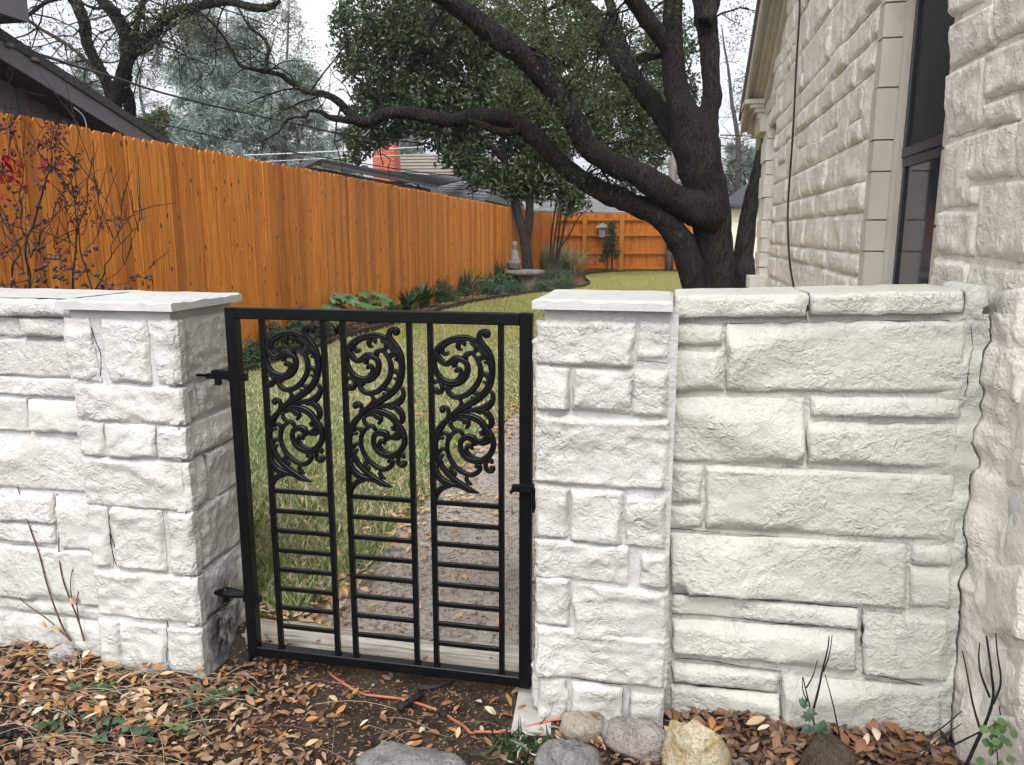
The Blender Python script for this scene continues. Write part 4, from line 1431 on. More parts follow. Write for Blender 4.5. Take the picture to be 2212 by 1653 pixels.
# edging board round the bed
k = EDC[:-14]
zt = gh(k[:, 0], k[:, 1])
d = np.gradient(k, axis=0)
nn = np.stack([-d[:, 1], d[:, 0]], 1)
nn /= np.linalg.norm(nn, axis=1)[:, None]
A = np.column_stack([k - nn * .02, zt - .02])
Bq = np.column_stack([k + nn * .02, zt - .02])
h = np.array((0, 0, .115))
V = np.stack([A, A + h, Bq + h, Bq], 1)
m = MB()
m.grid(V)
solo('bed_edging', m, EDGEM, 'dark curved edging board between the lawn and the planting bed', 'edging', (float(k[20, 0]), float(k[20, 1]), 0.0))

rng = np.random.default_rng(12)


def scatter(n, x0, x1, y0, y1, keep):
    x, y = rng.uniform(x0, x1, n), rng.uniform(y0, y1, n)
    k = keep(x, y)
    return x[k], y[k]


def blades(x, y, L, W, lean, mb):
    n = len(x)
    P = np.stack([x, y, gh(x, y)], 1)
    D = np.stack([rng.normal(0, lean, n), rng.normal(0, lean, n), np.ones(n)], 1)
    leaves(mb, P, D, rdir(rng, n), L * rng.uniform(.5, 1.2, n), W * rng.uniform(.6, 1.2, n), .1, False, rng.uniform(-.1, .3, n)[:, None] if False else .15)


def lawn_ok(x, y):
    nn_ = fbm(np.stack([x * 3, y * 3, x * 0], 1), 2, 9)
    return (x > edge_x(y) + .03) & ((x < PATH_L - .02 + .10 * nn_) | (x > PATH_R + .05) | (y > 11)) & ~((x > PATH_L) & (x < -.2) & (y < 11))


mb = MB()
x, y = scatter(52000, -4.9, PATH_L + .2, 2.7, 6.5, lawn_ok)
blades(x, y, .085, .006, .75, mb)
x, y = scatter(42000, -5.0, -.9, 6.0, 11, lawn_ok)
blades(x, y, .075, .009, .8, mb)
setting('grass', mb, GRASSM, 'stuff', False, 'coarse green and straw coloured grass of the lawn seen through the gate')
mb = MB()
gk = lambda x, y: lawn_ok(x, y) & (fbm(np.stack([x * 1.1, y * 1.1, x * 0], 1), 2, 21) > -.05 + .12 * (y - 3))
x, y = scatter(42000, -3.4, PATH_L + .1, 2.68, 5.8, gk)
blades(x, y, .085, .006, .85, mb)
setting('grass', mb, GRASSG, 'stuff', False, 'lush green grass clumps behind the gate')
mb = MB()
x, y = scatter(95000, -4.8, 1.6, 10, 34.2, lambda x, y: (x > edge_x(y) + .05))
blades(x, y, .07, .02, .7, mb)
setting('grass', mb, GRASSF, 'stuff', False, 'pale yellow green lawn grass in the distance')

# chips on bed and path
mb = MB()
x, y = scatter(30000, FX, -3.4, 4.5, 24, lambda x, y: x < edge_x(y) - .01)
n = len(x)
D = rdir(rng, n) * (1, 1, .25)
leaves(mb, np.stack([x, y, gh(x, y) + .02], 1), D, rdir(rng, n) * .5 + (0, 0, 1), rng.uniform(.03, .09, n), rng.uniform(.012, .03, n), .15)
setting('mulch', mb, CHIP, 'stuff', False, 'reddish brown bark mulch on the planting bed')
mb = MB()
x, y = scatter(24000, PATH_L - .12, PATH_R, 2.6, 9, lambda x, y: rng.random(len(x)) < np.clip(1.1 - (y - 2.6) * .12, .2, 1))
n = len(x)
D = rdir(rng, n) * (1, 1, .2)
leaves(mb, np.stack([x, y, gh(x, y) + .011], 1), D, rdir(rng, n) * .4 + (0, 0, 1), rng.uniform(.012, .035, n), rng.uniform(.004, .010, n), .15)
setting('path_chips', mb, PCHIP, 'stuff', False, 'small pale wood chips strewn on the dirt path')


# ---- leaf litter in front of the wall
def litter(mb, x, y, z, L, wr=.45):
    n = len(x)
    D = rdir(rng, n) * (1, 1, .20)
    N = rdir(rng, n) * .45 + (0, 0, 1)
    leaves(mb, np.stack([x, y, z], 1), D, N, L, L * wr * rng.uniform(.8, 1.15, n), rng.uniform(-.12, .30, n), True, rng.uniform(-.12, .22, n))


def soilpatch(x, y):
    """share of leaf cover: thin on the trodden soil before the gate"""
    f = np.exp(-((x + .78) / .50) ** 4) * np.exp(-((y - 2.32) / .36) ** 2)
    nn_ = fbm(np.stack([x * 5, y * 5, x * 0], 1), 2, 33)
    return np.clip(1 - 1.05 * f + .25 * nn_ * f, 0.03, 1)


inw = lambda x, y: ((x > PL0 - .02) & (x < PL1 + .02) & (y > PF - .02)) | ((x > PR0 - .03) & (x < PR1 + .02) & (y > PF - .02)) | ((x > 0) & (y > RW - .02)) | ((x < PL0) & (y > LW - .02)) | (x > HX - .04)
mb = MB()
x, y = scatter(9500, -3.4, -.05, 1.55, 2.66, lambda x, y: (rng.random(len(x)) < soilpatch(x, y)) & ~inw(x, y))
near = np.clip(np.hypot(np.clip(PL0 - x, 0, 9) + np.clip(x - PL1, 0, 9), np.clip(PF - y, 0, 9)) / .12, .15, 1)
z = gh(x, y) - .012 * (1 - near) + rng.uniform(.004, .030, len(x)) * soilpatch(x, y) * near
litter(mb, x, y, z, np.where(rng.random(len(x)) < .35, rng.uniform(.010, .022, len(x)), rng.uniform(.022, .052, len(x))), .44)
setting('leaf_litter', mb, LITTER, 'stuff', True, 'orange and tan fallen leaves covering the soil left of the gate')
mb = MB()
x, y = scatter(4200, -.05, HX, 1.55, 2.5, lambda x, y: ~inw(x, y))
z = gh(x, y) + rng.uniform(.002, .026, len(x))
litter(mb, x, y, z, rng.uniform(.024, .058, len(x)), .45)
setting('leaf_litter', mb, LITTER_R, 'stuff', True, 'brown curled oak leaves heaped below the right wall')
mb = MB()
x, y = scatter(9000, -2.5, .0, 1.6, 2.62, lambda x, y: ~inw(x, y))
n = len(x)
leaves(mb, np.stack([x, y, gh(x, y) + .004], 1), rdir(rng, n) * (1, 1, .2), rdir(rng, n) * .4 + (0, 0, 1), rng.uniform(.005, .018, n), rng.uniform(.002, .007, n), .15)
setting('soil_debris', mb, CHIP, 'stuff', False, 'small chips and crumbs on the bare soil before the gate')
# leaves on the path edge and lawn
mb = MB()
x, y = scatter(2600, -1.75, -.95, 2.62, 9.5, lambda x, y: rng.random(len(x)) < np.exp(-((x - PATH_L + .02) / .16) ** 2))
x2, y2 = scatter(900, -3.4, -.4, 2.62, 7, lambda x, y: rng.random(len(x)) < .6)
x3, y3 = scatter(330, -1.75, -1.3, 2.62, 3.3, lambda x, y: x < 9)
x, y = np.concatenate([x, x2, x3]), np.concatenate([y, y2, y3])
litter(mb, x, y, gh(x, y) + .03, rng.uniform(.03, .06, len(x)), .45)
setting('leaf_litter', mb, LITTER_Y, 'stuff', True, 'dry tan leaves gathered along the edge of the path')
# ------------------------------------------------------------------ trees
Z1 = lambda a, b, w: (.4083 * a, .4083 * b, .4083 * w)
Z2 = lambda a, b, w: (540 + .4083 * a, .4083 * b, .4083 * w)
Z3 = lambda a, b, w: (1080 + .4083 * a, .4083 * b, .4083 * w)


def limb_curve(pts, Y0, Y1, m=5):
    C = cat_rom(np.array(pts, float), m)
    Y = np.linspace(Y0, Y1, len(C))
    P = np.array([onY(x, y, q) for (x, y, _), q in zip(C, Y)])
    R = np.array([pxr(max(w_, .6), p) for (_, _, w_), p in zip(C, P)])
    return P, R


def limb(parent, name, pts, mat, Y0, Y1, n=14, bump=.16, seed=0):
    P, R = limb_curve(pts, Y0, Y1)
    part(name, MB().tube(P, R, n, bump, seed), mat, parent, True)
    return P, R


def twig(mb, rng, p, d, L, r, depth, tips, droop=0.0, spread=.7, n=4, seg=5, wig=.22):
    P = [np.array(p, float)]
    d = np.array(d, float)
    d /= np.linalg.norm(d)
    for k in range(seg):
        d = d + rng.normal(0, wig, 3) + np.array((0, 0, -droop))
        d /= np.linalg.norm(d)
        P.append(P[-1] + d * L / seg)
    P = np.array(P)
    mb.tube(P, np.linspace(r, r * .45, len(P)), n, cap=False)
    tips.append((P[-1], d))
    if depth > 0:
        for k in range(rng.integers(2, 4)):
            i = rng.integers(2, seg + 1)
            dd = d + rng.normal(0, spread, 3)
            twig(mb, rng, P[i], dd, L * rng.uniform(.5, .8), r * .55, depth - 1, tips, droop, spread, max(3, n - 1), seg, wig)
    else:
        for i in range(2, seg):
            tips.append((P[i], d))


def clumps(mb, rng, C, rad, per, L, W, up=.4, fold=.2, droop=0.0):
    """leaf clumps round the points C"""
    C = np.asarray(C)
    n = len(C) * per
    P = np.repeat(C, per, 0) + rdir(rng, n) * (rad * rng.random(n) ** .5)[:, None]
    D = rdir(rng, n) + np.array((0, 0, -droop))
    N = rdir(rng, n) + np.array((0, 0, up))
    leaves(mb, P, D, N, L * rng.uniform(.6, 1.2, n), W * rng.uniform(.7, 1.2, n), fold)


def in_lobe(rng, x, y, Y, rx, ry, rd, n, hollow=.35):
    """n points in an egg seen at picture x, y and depth Y, radii in picture units (rd in metres)"""
    c = onY(x, y, Y)
    k = pxr(1.0, c)
    d = rdir(rng, n) * (hollow + (1 - hollow) * rng.random(n) ** .6)[:, None]
    return c + d * np.array((rx * k, rd, ry * k))


rng = np.random.default_rng(77)
# ---- the big oak behind the right wall
TY = 14.0
bt = thing('oak_tree', 'big dark barked oak with several leaning trunks behind the right wall', 'tree', tuple(onY(1560, 665, TY)))
TR = {}
TR['main'] = limb(bt, 'trunk', [Z3(*q) for q in ((1160, 1760, 125), (1150, 1640, 108), (1140, 1400, 92), (1122, 1200, 96), (1100, 1050, 102), (1060, 850, 118), (1020, 720, 108), (965, 600, 78), (932, 450, 62), (916, 300, 56), (914, 100, 52), (914, -90, 48))], BARK_D, TY, TY - .3, 24, .12, 1)
TR['b'] = limb(bt, 'trunk', [Z3(*q) for q in ((1090, 860, 40), (1085, 740, 70), (1100, 620, 60), (1120, 500, 50), (1116, 350, 48), (1102, 200, 54), (1084, 80, 58), (1045, -50, 38), (1010, -140, 30))], BARK_D, TY - .05, TY + .6, 16, .12, 2)
TR['b2'] = limb(bt, 'limb', [Z3(*q) for q in ((1085, 120, 40), (1115, 40, 42), (1140, -40, 36), (1170, -140, 30))], BARK_D, TY + .1, TY + .4, 12, .12, 3)
TR['t2'] = limb(bt, 'limb', [Z3(*q) for q in ((1130, 1180, 70), (1070, 1120, 92), (960, 1075, 80), (850, 1000, 72), (720, 920, 62), (600, 870, 60), (480, 790, 58), (400, 660, 60), (320, 520, 62), (220, 400, 60), (120, 290, 58), (0, 210, 56), (-120, 110, 54), (-260, 10, 50), (-380, -70, 46))], BARK_D, TY - .25, TY - 2.4, 18, .13, 4)
TR['t3'] = limb(bt, 'limb', [Z3(*q) for q in ((1045, 1740, 62), (1035, 1560, 60), (985, 1340, 70), (905, 1205, 66), (820, 1132, 58), (680, 1070, 56), (560, 1020, 55), (450, 960, 50), (330, 870, 48), (200, 740, 46), (110, 662, 46), (10, 628, 44))] + [Z2(*q) for q in ((1200, 612, 40), (1080, 638, 37), (950, 620, 36), (830, 595, 33), (720, 600, 31), (640, 640, 28), (590, 650, 26), (530, 610, 24), (480, 550, 22), (400, 502, 18), (300, 486, 16), (220, 440, 14), (150, 392, 12), (60, 378, 10))] + [Z1(*q) for q in ((1330, 365, 9), (1270, 345, 9), (1230, 280, 8), (1180, 190, 7), (1110, 110, 6), (1040, 50, 5))], BARK_D, TY - .3, TY - 2.2, 16, .13, 5)
TR['t3b'] = limb(bt, 'limb', [Z2(*q) for q in ((640, 648, 20), (560, 640, 20), (480, 632, 18), (420, 620, 15), (370, 592, 11), (312, 588, 9), (298, 618, 8), (230, 622, 6), (180, 650, 5), (150, 700, 4), (60, 750, 3))], BARK_D, TY - 2.0, TY - 2.6, 10, .15, 6)
TR['t3c'] = limb(bt, 'limb', [Z2(*q) for q in ((1430, 690, 22), (1330, 700, 22), (1230, 660, 18), (1160, 640, 12))], BARK_D, TY - 1.0, TY - 1.2, 10, .15, 6)
TR['t3d'] = limb(bt, 'limb', [Z1(*q) for q in ((1420, 375, 12), (1410, 330, 11), (1420, 270, 10), (1400, 210, 9), (1320, 140, 7), (1260, 40, 5))], BARK_D, TY - 2.2, TY - 2.0, 8, .15, 7)
TR['t4'] = limb(bt, 'limb', [Z3(*q) for q in ((930, 760, 40), (900, 680, 58), (820, 560, 55), (730, 450, 50), (650, 335, 52), (600, 250, 46), (540, 150, 42), (470, 50, 40), (400, 0, 28), (330, 8, 18), (230, 70, 10))], BARK_D, TY + .2, TY + 1.4, 14, .13, 8)
TR['t4b'] = limb(bt, 'limb', [Z3(*q) for q in ((668, 330, 30), (650, 240, 30), (620, 150, 28), (585, 30, 26), (560, -80, 24))], BARK_D, TY + .6, TY + 1.2, 10, .13, 9)
TR['t5'] = limb(bt, 'limb', [Z3(*q) for q in ((905, 290, 30), (860, 215, 42), (790, 120, 45), (720, 20, 45), (660, -80, 44))], BARK_D, TY - .2, TY - .8, 12, .13, 10)
TR['t6'] = limb(bt, 'trunk', [Z3(*q) for q in ((1300, 1740, 62), (1297, 1530, 57), (1290, 1350, 53), (1322, 1100, 40), (1358, 900, 24), (1378, 760, 12), (1395, 640, 8))], BARK_D, TY + .4, TY + 1.0, 14, .13, 11)
TR['stub'] = limb(bt, 'limb', [Z3(*q) for q in ((860, 290, 16), (810, 300, 18), (760, 305, 26), (735, 318, 22))], BARK_D, TY, TY - .2, 10, .15, 12)
mb, tips = MB(), []
for key, n0, fr in (('t2', 22, .35), ('t4', 14, .4), ('t4b', 8, .2), ('t5', 8, .3), ('t3', 20, .45), ('b', 5, .7), ('t3d', 7, .2), ('t3b', 6, .3)):
    P, R = TR[key]
    for k in range(n0):
        i = rng.integers(int(len(P) * fr), len(P))
        d = rng.normal(0, 1, 3) + (0, 0, .15)
        twig(mb, rng, P[i], d, rng.uniform(.5, 1.1), min(R[i] * .35, .022), 1, tips, .05)
part('twigs', mb, BARK_D, bt, True, stuff=True)
tp = np.array([t[0] for t in tips])
far = tp[:, 0] < onY(1040, 200, 13)[0]
mb = MB()
clumps(mb, rng, tp[~far], .16, 5, .060, .022, .2)
clumps(mb, rng, tp[far], .14, 2, .055, .020, .2)
# upper canopy hanging into the frame
for x, y, Y, rx, ry, rd, n in ((1180, 60, 14, 130, 70, 1.6, 150), (1330, 120, 15, 110, 110, 1.5, 150), (1080, 30, 13, 90, 60, 1.2, 70), (1420, 60, 15.5, 120, 80, 1.0, 60), (1290, 260, 15.5, 90, 90, 1.0, 90), (1150, 200, 15, 90, 80, 1.2, 80), (1430, 170, 15.5, 60, 90, .8, 40), (1390, 330, 15.5, 60, 50, .8, 30), (1590, 60, 15.5, 26, 70, .5, 16), (1600, 190, 15.5, 18, 40, .4, 8)):
    clumps(mb, rng, in_lobe(rng, x, y, Y, rx, ry, rd, n), .22, 16, .062, .022, .2)
# thin sprays at the ends of the long limb
for x, y, rx, ry, n in ((600, 60, 60, 55, 42), (650, 130, 50, 60, 44), (600, 260, 45, 22, 34), (560, 30, 60, 30, 22), (680, 200, 25, 40, 22)):
    clumps(mb, rng, in_lobe(rng, x, y, 11.9, rx, ry, .5, n, .1), .16, 8, .05, .018, .2)
part('crown', mb, OAKL, bt)

# ---- magnolia by the fence
MY = 26.0
mg = thing('magnolia_tree', 'dark leaved magnolia with a forked trunk beside the fence', 'tree', tuple(onZ(1140, 603, 0)))
limb(mg, 'trunk', [Z2(*q) for q in ((1474, 1490, 36), (1468, 1430, 29), (1458, 1300, 27), (1436, 1200, 26), (1412, 1110, 23), (1390, 1000, 22), (1358, 900, 20), (1340, 780, 16), (1330, 620, 12))], BARK_M, MY, MY, 16, .06, 21)
limb(mg, 'trunk', [Z2(*q) for q in ((1462, 1290, 20), (1476, 1180, 22), (1480, 1060, 21), (1474, 920, 19), (1470, 780, 15), (1460, 600, 11))], BARK_M, MY + .1, MY + .3, 12, .06, 22)
limb(mg, 'limb', [Z2(*q) for q in ((1345, 850, 16), (1290, 790, 16), (1210, 710, 12), (1120, 600, 8))], BARK_M, MY, MY - .6, 8, .12, 23)
mb = MB()
lobes = [(860, 120, 26, 110, 130, 3.0, 620), (960, 60, 26, 150, 110, 3.2, 700), (1100, 90, 27, 150, 120, 3.0, 640), (1250, 130, 28, 120, 120, 2.5, 430), (820, 240, 25.5, 60, 70, 1.6, 230), (940, 230, 26, 110, 90, 2.4, 520), (1070, 230, 26.5, 120, 100, 2.6, 520), (1200, 260, 27, 110, 90, 2.4, 420), (1330, 260, 28, 80, 100, 2.0, 270),
         (790, 300, 25, 40, 32, .9, 80), (1000, 335, 25.5, 55, 34, 1.0, 95), (1040, 375, 25.5, 50, 34, 1.0, 90), (1110, 400, 26, 46, 40, 1.0, 90), (1180, 380, 27, 60, 60, 1.4, 160), (1230, 430, 27, 40, 34, .9, 70), (760, 80, 26, 40, 90, 1.4, 120), (1160, 330, 27, 80, 50, 1.6, 200), (1390, 180, 28, 60, 110, 1.6, 170), (770, 345, 25, 20, 14, .4, 14), (1450, 110, 29, 70, 110, 1.6, 190), (1470, 240, 30, 55, 80, 1.4, 130), (1400, 310, 29, 60, 60, 1.2, 110), (1340, 380, 29, 50, 40, 1.0, 60)]
for x, y, Y, rx, ry, rd, n in lobes:
    clumps(mb, rng, in_lobe(rng, x, y, Y, rx, ry, rd, int(n * .62), .2), .27, 25, .20, .078, .3, .15, .25)
part('crown', mb, MAGN, mg)

# ---- forked oak behind the grey house
ot = thing('oak_tree', 'forked dark oak rising behind the grey house roof', 'tree', tuple(onY(270, 300, 24) * (1, 1, 0)))
limb(ot, 'trunk', [Z1(*q) for q in ((600, 900, 48), (600, 640, 42), (605, 540, 40), (640, 430, 36), (672, 330, 36), (678, 260, 40), (660, 170, 36), (610, 80, 32), (545, 10, 28), (480, -60, 24))], BARK_D, 24, 24, 14, .15, 31)
limb(ot, 'trunk', [Z1(*q) for q in ((700, 900, 40), (688, 640, 34), (684, 540, 32), (668, 450, 22), (690, 400, 14))], BARK_D, 24.6, 24.4, 12, .15, 32)
limb(ot, 'limb', [Z1(*q) for q in ((600, 560, 30), (570, 450, 30), (515, 340, 28), (465, 240, 28), (448, 140, 30), (420, 50, 32), (370, -40, 28))], BARK_D, 24, 23.4, 12, .15, 33)
limb(ot, 'limb', [Z1(*q) for q in ((690, 300, 24), (740, 240, 24), (820, 160, 22), (900, 85, 24), (990, 48, 24), (1100, 22, 22), (1220, 12, 20), (1340, 40, 22), (1420, 40, 18), (1480, 8, 10))], BARK_D, 24, 22, 10, .2, 34)
limb(ot, 'limb', [Z1(*q) for q in ((705, 240, 14), (720, 160, 16), (735, 90, 16), (760, 0, 14), (780, -60, 12))], BARK_D, 24, 24, 8, .2, 35)
limb(ot, 'limb', [Z1(*q) for q in ((690, 290, 12), (750, 275, 14), (790, 255, 12), (840, 190, 8), (930, 130, 6))], BARK_D, 23.9, 23, 8, .2, 36)
limb(ot, 'limb', [Z1(*q) for q in ((640, 60, 14), (560, 40, 10), (500, 45, 8), (420, 10, 6))], BARK_D, 23.9, 23, 8, .2, 36)
limb(ot, 'limb', [Z1(*q) for q in ((612, 590, 4), (565, 480, 6), (530, 410, 7), (450, 315, 8), (340, 225, 9), (210, 150, 9), (130, 90, 7), (60, 30, 6), (0, -20, 5))], BARK_T, 23.5, 20, 7, .1, 37)
limb(ot, 'limb', [Z1(*q) for q in ((120, 95, 10), (180, 60, 10), (240, 15, 10), (330, -10, 8))], BARK_D, 20.5, 20, 7, .1, 38)
mb, tips = MB(), []
for x, y, Y in [(.4083 * a, .4083 * b, 23.5) for a, b in ((450, 140), (480, 260), (655, 170), (600, 60), (820, 160), (900, 85), (1000, 45), (1120, 20), (740, 60), (760, 0), (930, 120), (700, 230), (560, 420), (340, 225), (200, 145), (460, 320), (880, 100), (960, 60), (1050, 30), (850, 130), (1200, 12), (420, 60), (250, 20), (160, 70), (780, 210), (650, 120))]:
    for k in range(3):
        twig(mb, rng, onY(x, y, Y), rng.normal(0, 1, 3) * (1, .4, 1) + (0, 0, .1), rng.uniform(1.0, 2.2), .03, 2, tips, .02, .7, 4, 5)
part('twigs', mb, BARK_D, ot, True, stuff=True)
tp = np.array([t[0] for t in tips])
mb = MB()
clumps(mb, rng, tp[rng.random(len(tp)) < .55], .28, 4, .10, .04, .2)
for x, y, rx, ry, n in ((340, 40, 60, 40, 50), (420, 55, 60, 45, 60), (180, 20, 50, 22, 26), (130, 100, 26, 24, 18), (390, 110, 40, 30, 24), (250, 60, 30, 30, 12)):
    clumps(mb, rng, in_lobe(rng, x, y, 23, rx, ry, 1.5, n, .1), .35, 10, .10, .04, .2)
part('crown', mb, OAKL, ot)


# ---- pale cedars and other trees farther off
def spray_tree(name, label, x, ytop, ybase, Y, rx, mat, bark, n, droop, cat='tree', L=.5, group=None, lean=0, seed=0, per=7, wd=.012, bare=False):
    rr = np.random.default_rng(seed)
    base = onY(x, ybase, Y)
    base[2] = 0
    top = onY(x + lean, ytop, Y)
    t = thing(name, label, cat, tuple(base), group)
    hgt = top[2]
    s = np.linspace(0, 1, 14)
    P = base + (top - base) * s[:, None] + np.stack([.7 * vn(np.stack([s * 4, s * 0 + seed, s * 0], 1), seed) * s, s * 0, s * 0], 1)
    part('trunk', MB().tube(P, np.interp(s, [0, 1], [hgt * .013 + .08, .03]), 8, .1, seed), bark, t, True)
    R = pxr(rx, base)
    mbb, tips = MB(), []
    z0 = .12
    for k in range(n):
        f = z0 + (1 - z0) * rr.random() ** .9
        p = base + (top - base) * f
        a = rr.uniform(0, 2 * math.pi)
        ln = R * (1.0 - .75 * ((f - z0) / (1 - z0)) ** 1.3) * rr.uniform(.5, 1.1)
        twig(mbb, rr, p, (math.cos(a), math.sin(a), .35), max(ln, .4), .012 * ln + .01, 2, tips, droop, .55, 4, 4)
    part('branches', mbb, bark, t, True, stuff=True)
    if not bare:
        T = np.array([q[0] for q in tips])
        Dt = np.array([q[1] for q in tips])
        m = len(T) * per
        P = np.repeat(T, per, 0) + rdir(rr, m) * (.35 * rr.random(m) ** .5)[:, None]
        D = np.repeat(Dt, per, 0) * .8 + rdir(rr, m) * .8 + (0, 0, -droop * 2)
        mbl = MB()
        leaves(mbl, P, D, rdir(rr, m), L * rr.uniform(.5, 1.2, m), wd * rr.uniform(.7, 1.3, m), .1)
        part('crown', mbl, mat, t)
    return t


GC = 'pale trees beyond the fence'
spray_tree('cedar_tree', 'tall pale blue green cedar right of the forked oak trunk', 425, 20, 420, 44, 85, CEDARL, BARK_G, 140, .10, 'tree', .5, GC, 10, 1, 11, .055)
spray_tree('cedar_tree', 'broad drooping pale cedar between the oak and the magnolia', 530, 60, 420, 46, 95, CEDARL, BARK_G, 160, .14, 'tree', .5, GC, -6, 2, 11, .055)
spray_tree('cedar_tree', 'pale cedar just left of the magnolia crown', 640, 140, 420, 50, 70, CEDARL, BARK_G, 120, .14, 'tree', .5, GC, 4, 3, 11, .055)
spray_tree('bare_tree', 'bare branched pale tree behind the cedars', 600, -20, 420, 58, 110, FARL, BARK_G, 80, .0, 'tree', .4, GC, 10, 4, 4, .04)
spray_tree('bare_tree', 'thin grey green tree left of the forked oak', 180, 130, 420, 48, 70, FARL, BARK_G, 70, .02, 'tree', .3, GC, 5, 5, 6, .05)
spray_tree('bare_tree', 'far pale tree filling the gap between the cedars', 480, 10, 420, 66, 120, CEDARL, BARK_G, 90, .05, 'tree', .6, GC, 10, 14, 6, .05)
spray_tree('bare_tree', 'far pale tree behind the forked oak trunk', 300, 60, 420, 64, 100, FARL, BARK_G, 80, .05, 'tree', .5, GC, 10, 15, 5, .05)
spray_tree('evergreen_tree', 'dense dark green evergreen low behind the grey roof end', 330, 235, 420, 34, 38, OAKL, BARK_D, 40, .02, 'tree', .22, None, 0, 6, 9, .06)
spray_tree('evergreen_tree', 'misty evergreen behind the chimney roof', 880, 270, 420, 75, 55, FARL, BARK_G, 60, .05, 'tree', .6, GC, 5, 7, 8, .07)
spray_tree('evergreen_tree', 'misty evergreen left of the salmon chimney', 740, 285, 420, 70, 60, FARL, BARK_G, 60, .05, 'tree', .6, GC, 0, 8, 8, .07)
spray_tree('bare_tree', 'leafless grey tree between the big oak trunk and the house', 1600, 60, 620, 40, 90, FARL, BARK_G, 40, .0, 'tree', .3, GC, -20, 9, 1, .03)
spray_tree('evergreen_tree', 'misty green tree low between the big oak and the house', 1605, 330, 620, 60, 60, FARL, BARK_G, 70, .05, 'tree', .6, GC, 0, 10, 9, .08)
spray_tree('evergreen_tree', 'far misty tree behind the big oak trunk', 1470, 250, 620, 62, 80, FARL, BARK_G, 60, .05, 'tree', .6, GC, 0, 11, 8, .08)
spray_tree('evergreen_tree', 'far misty tree above the left fence end', 1010, 250, 420, 80, 70, FARL, BARK_G, 60, .05, 'tree', .6, GC, 0, 12, 8, .08)
# ------------------------------------------------------------------ neighbours
# grey house left, gable wall facing the garden
NX = -9.1
nh = thing('grey_house', 'dark grey clapboard house with a sloping gable roof behind the left fence', 'house', (NX - 3, 8, 0))
RKX = NX + .65                                            # rake overhang


def rk(vx, vy):
    p = onX(vx, vy, RKX)
    return p[1], p[2]


(ya, za), (yb_, zb_) = rk(-40, 75 - 26), rk(352, 304)
sl = (zb_ - za) / (yb_ - ya)
rz_ = lambda y: za + (y - ya) * sl
y0_, y1_ = 3.0, yb_ + .25
part('wall', MB().prism([(NX, y0_, 0), (NX, y1_ - .5, 0), (NX, y1_ - .5, rz_(y1_ - .5) - .1), (NX, y0_, rz_(y0_) - .1)], (-.2, 0, 0)), SIDING, nh)
z = .5
while z < 5.4:
    ye = min(y1_ - .52, y0_ + (z + .2 - rz_(y0_) + .12) / sl if z + .2 > rz_(y1_) - .1 else 99)
    if ye > y0_ + .3:
        part('clapboard', MB().prism([(NX + .003, y0_, z), (NX + .026, y0_, z), (NX + .007, y0_, z + .205), (NX + .003, y0_, z + .205)], (0, ye - y0_, 0)), SIDING, nh)
    z += .2


def nrake(x0, x1, d0, d1, ya_=y0_, yb2=y1_):
    return MB().prism([(x0, ya_, rz_(ya_) + d0), (x0, yb2, rz_(yb2) + d0), (x0, yb2, rz_(yb2) + d1), (x0, ya_, rz_(ya_) + d1)], (x1 - x0, 0, 0))


part('soffit', nrake(NX + .03, RKX - .04, -.22, -.18), SOFFIT, nh)
part('fascia', nrake(RKX - .039, RKX, -.30, .0), FASCIA, nh)
part('drip_edge', nrake(RKX + .001, RKX + .03, -.055, .02), SHING_D, nh)
part('roof', nrake(NX - 6, RKX + .03, .021, .07), SHING_D, nh)
dsx = onX(50, 200, NX + .09)
part('downspout', MB().box((NX + .04, dsx[1] - .05, 1.5), (NX + .12, dsx[1] + .05, onX(50, 155, NX + .08)[2])).prism([(NX + .03, dsx[1] - .10, onX(50, 150, NX)[2] + .12), (NX + .14, dsx[1] - .10, onX(50, 150, NX)[2] + .12), (NX + .14, dsx[1] + .10, onX(50, 150, NX)[2] + .12), (NX + .03, dsx[1] + .10, onX(50, 150, NX)[2] + .12)], (0, 0, -.16)), FASCIA, nh)
for vx, vy in ((16, 87), (70, 118)):
    p = onX(vx, vy + 10, RKX)
    part('eave_lamp', MB().lathe((p[0] + .03, p[1], p[2] - .04), [(.02, 0), (.05, .012), (.055, .035), (.03, .06)], 12), CASTST, nh)
# higher roof corner, top left
p0, p1 = onX(-10, 40, -8.2), onX(52, 22, -8.2)
q = onX(52, 46, -8.2)
part('upper_soffit', MB().box((-12, 2.5, q[2]), (-8.2, q[1], q[2] + .05)), SOFFIT, nh)
part('upper_fascia', MB().box((-8.199, 2.5, q[2] - .01), (-8.15, q[1] + .03, q[2] + .36)).box((-12, q[1] + .001, q[2] - .01), (-8.2, q[1] + .03, q[2] + .36)), FASCIA, nh)
part('upper_roof', MB().prism([(-8.1, 2.4, q[2] + .361), (-8.1, q[1] + .09, q[2] + .361), (-8.1, q[1] + .09, q[2] + .40), (-8.1, 2.4, q[2] + .40)], (-4, 0, 1.6)), SHING_D, nh)
# cables coiled on the wall
an = np.linspace(0, 2 * math.pi, 24)
c = onX(52, 140 - 12, NX + .2)
part('cable_coil', MB().tube([(NX + .18, c[1] + .16 * math.cos(t), c[2] + .16 * math.sin(t)) for t in an], .012, 6), WIREB, nh, True)
P = [onX(a * .363, b * .363, RKX + .02) for a, b in ((440, 640), (500, 700), (515, 800), (480, 900), (400, 945), (330, 950))]
part('loose_cable', MB().tube(cat_rom(P, 5), .008, 6), WIREW, nh, True)
P = [onX(a * .363, b * .363, RKX + .02) for a, b in ((510, 760), (580, 860), (570, 950), (500, 1010), (380, 1035), (230, 1015))]
part('loose_cable', MB().tube(cat_rom(P, 5), .010, 6), WIREB, nh, True)


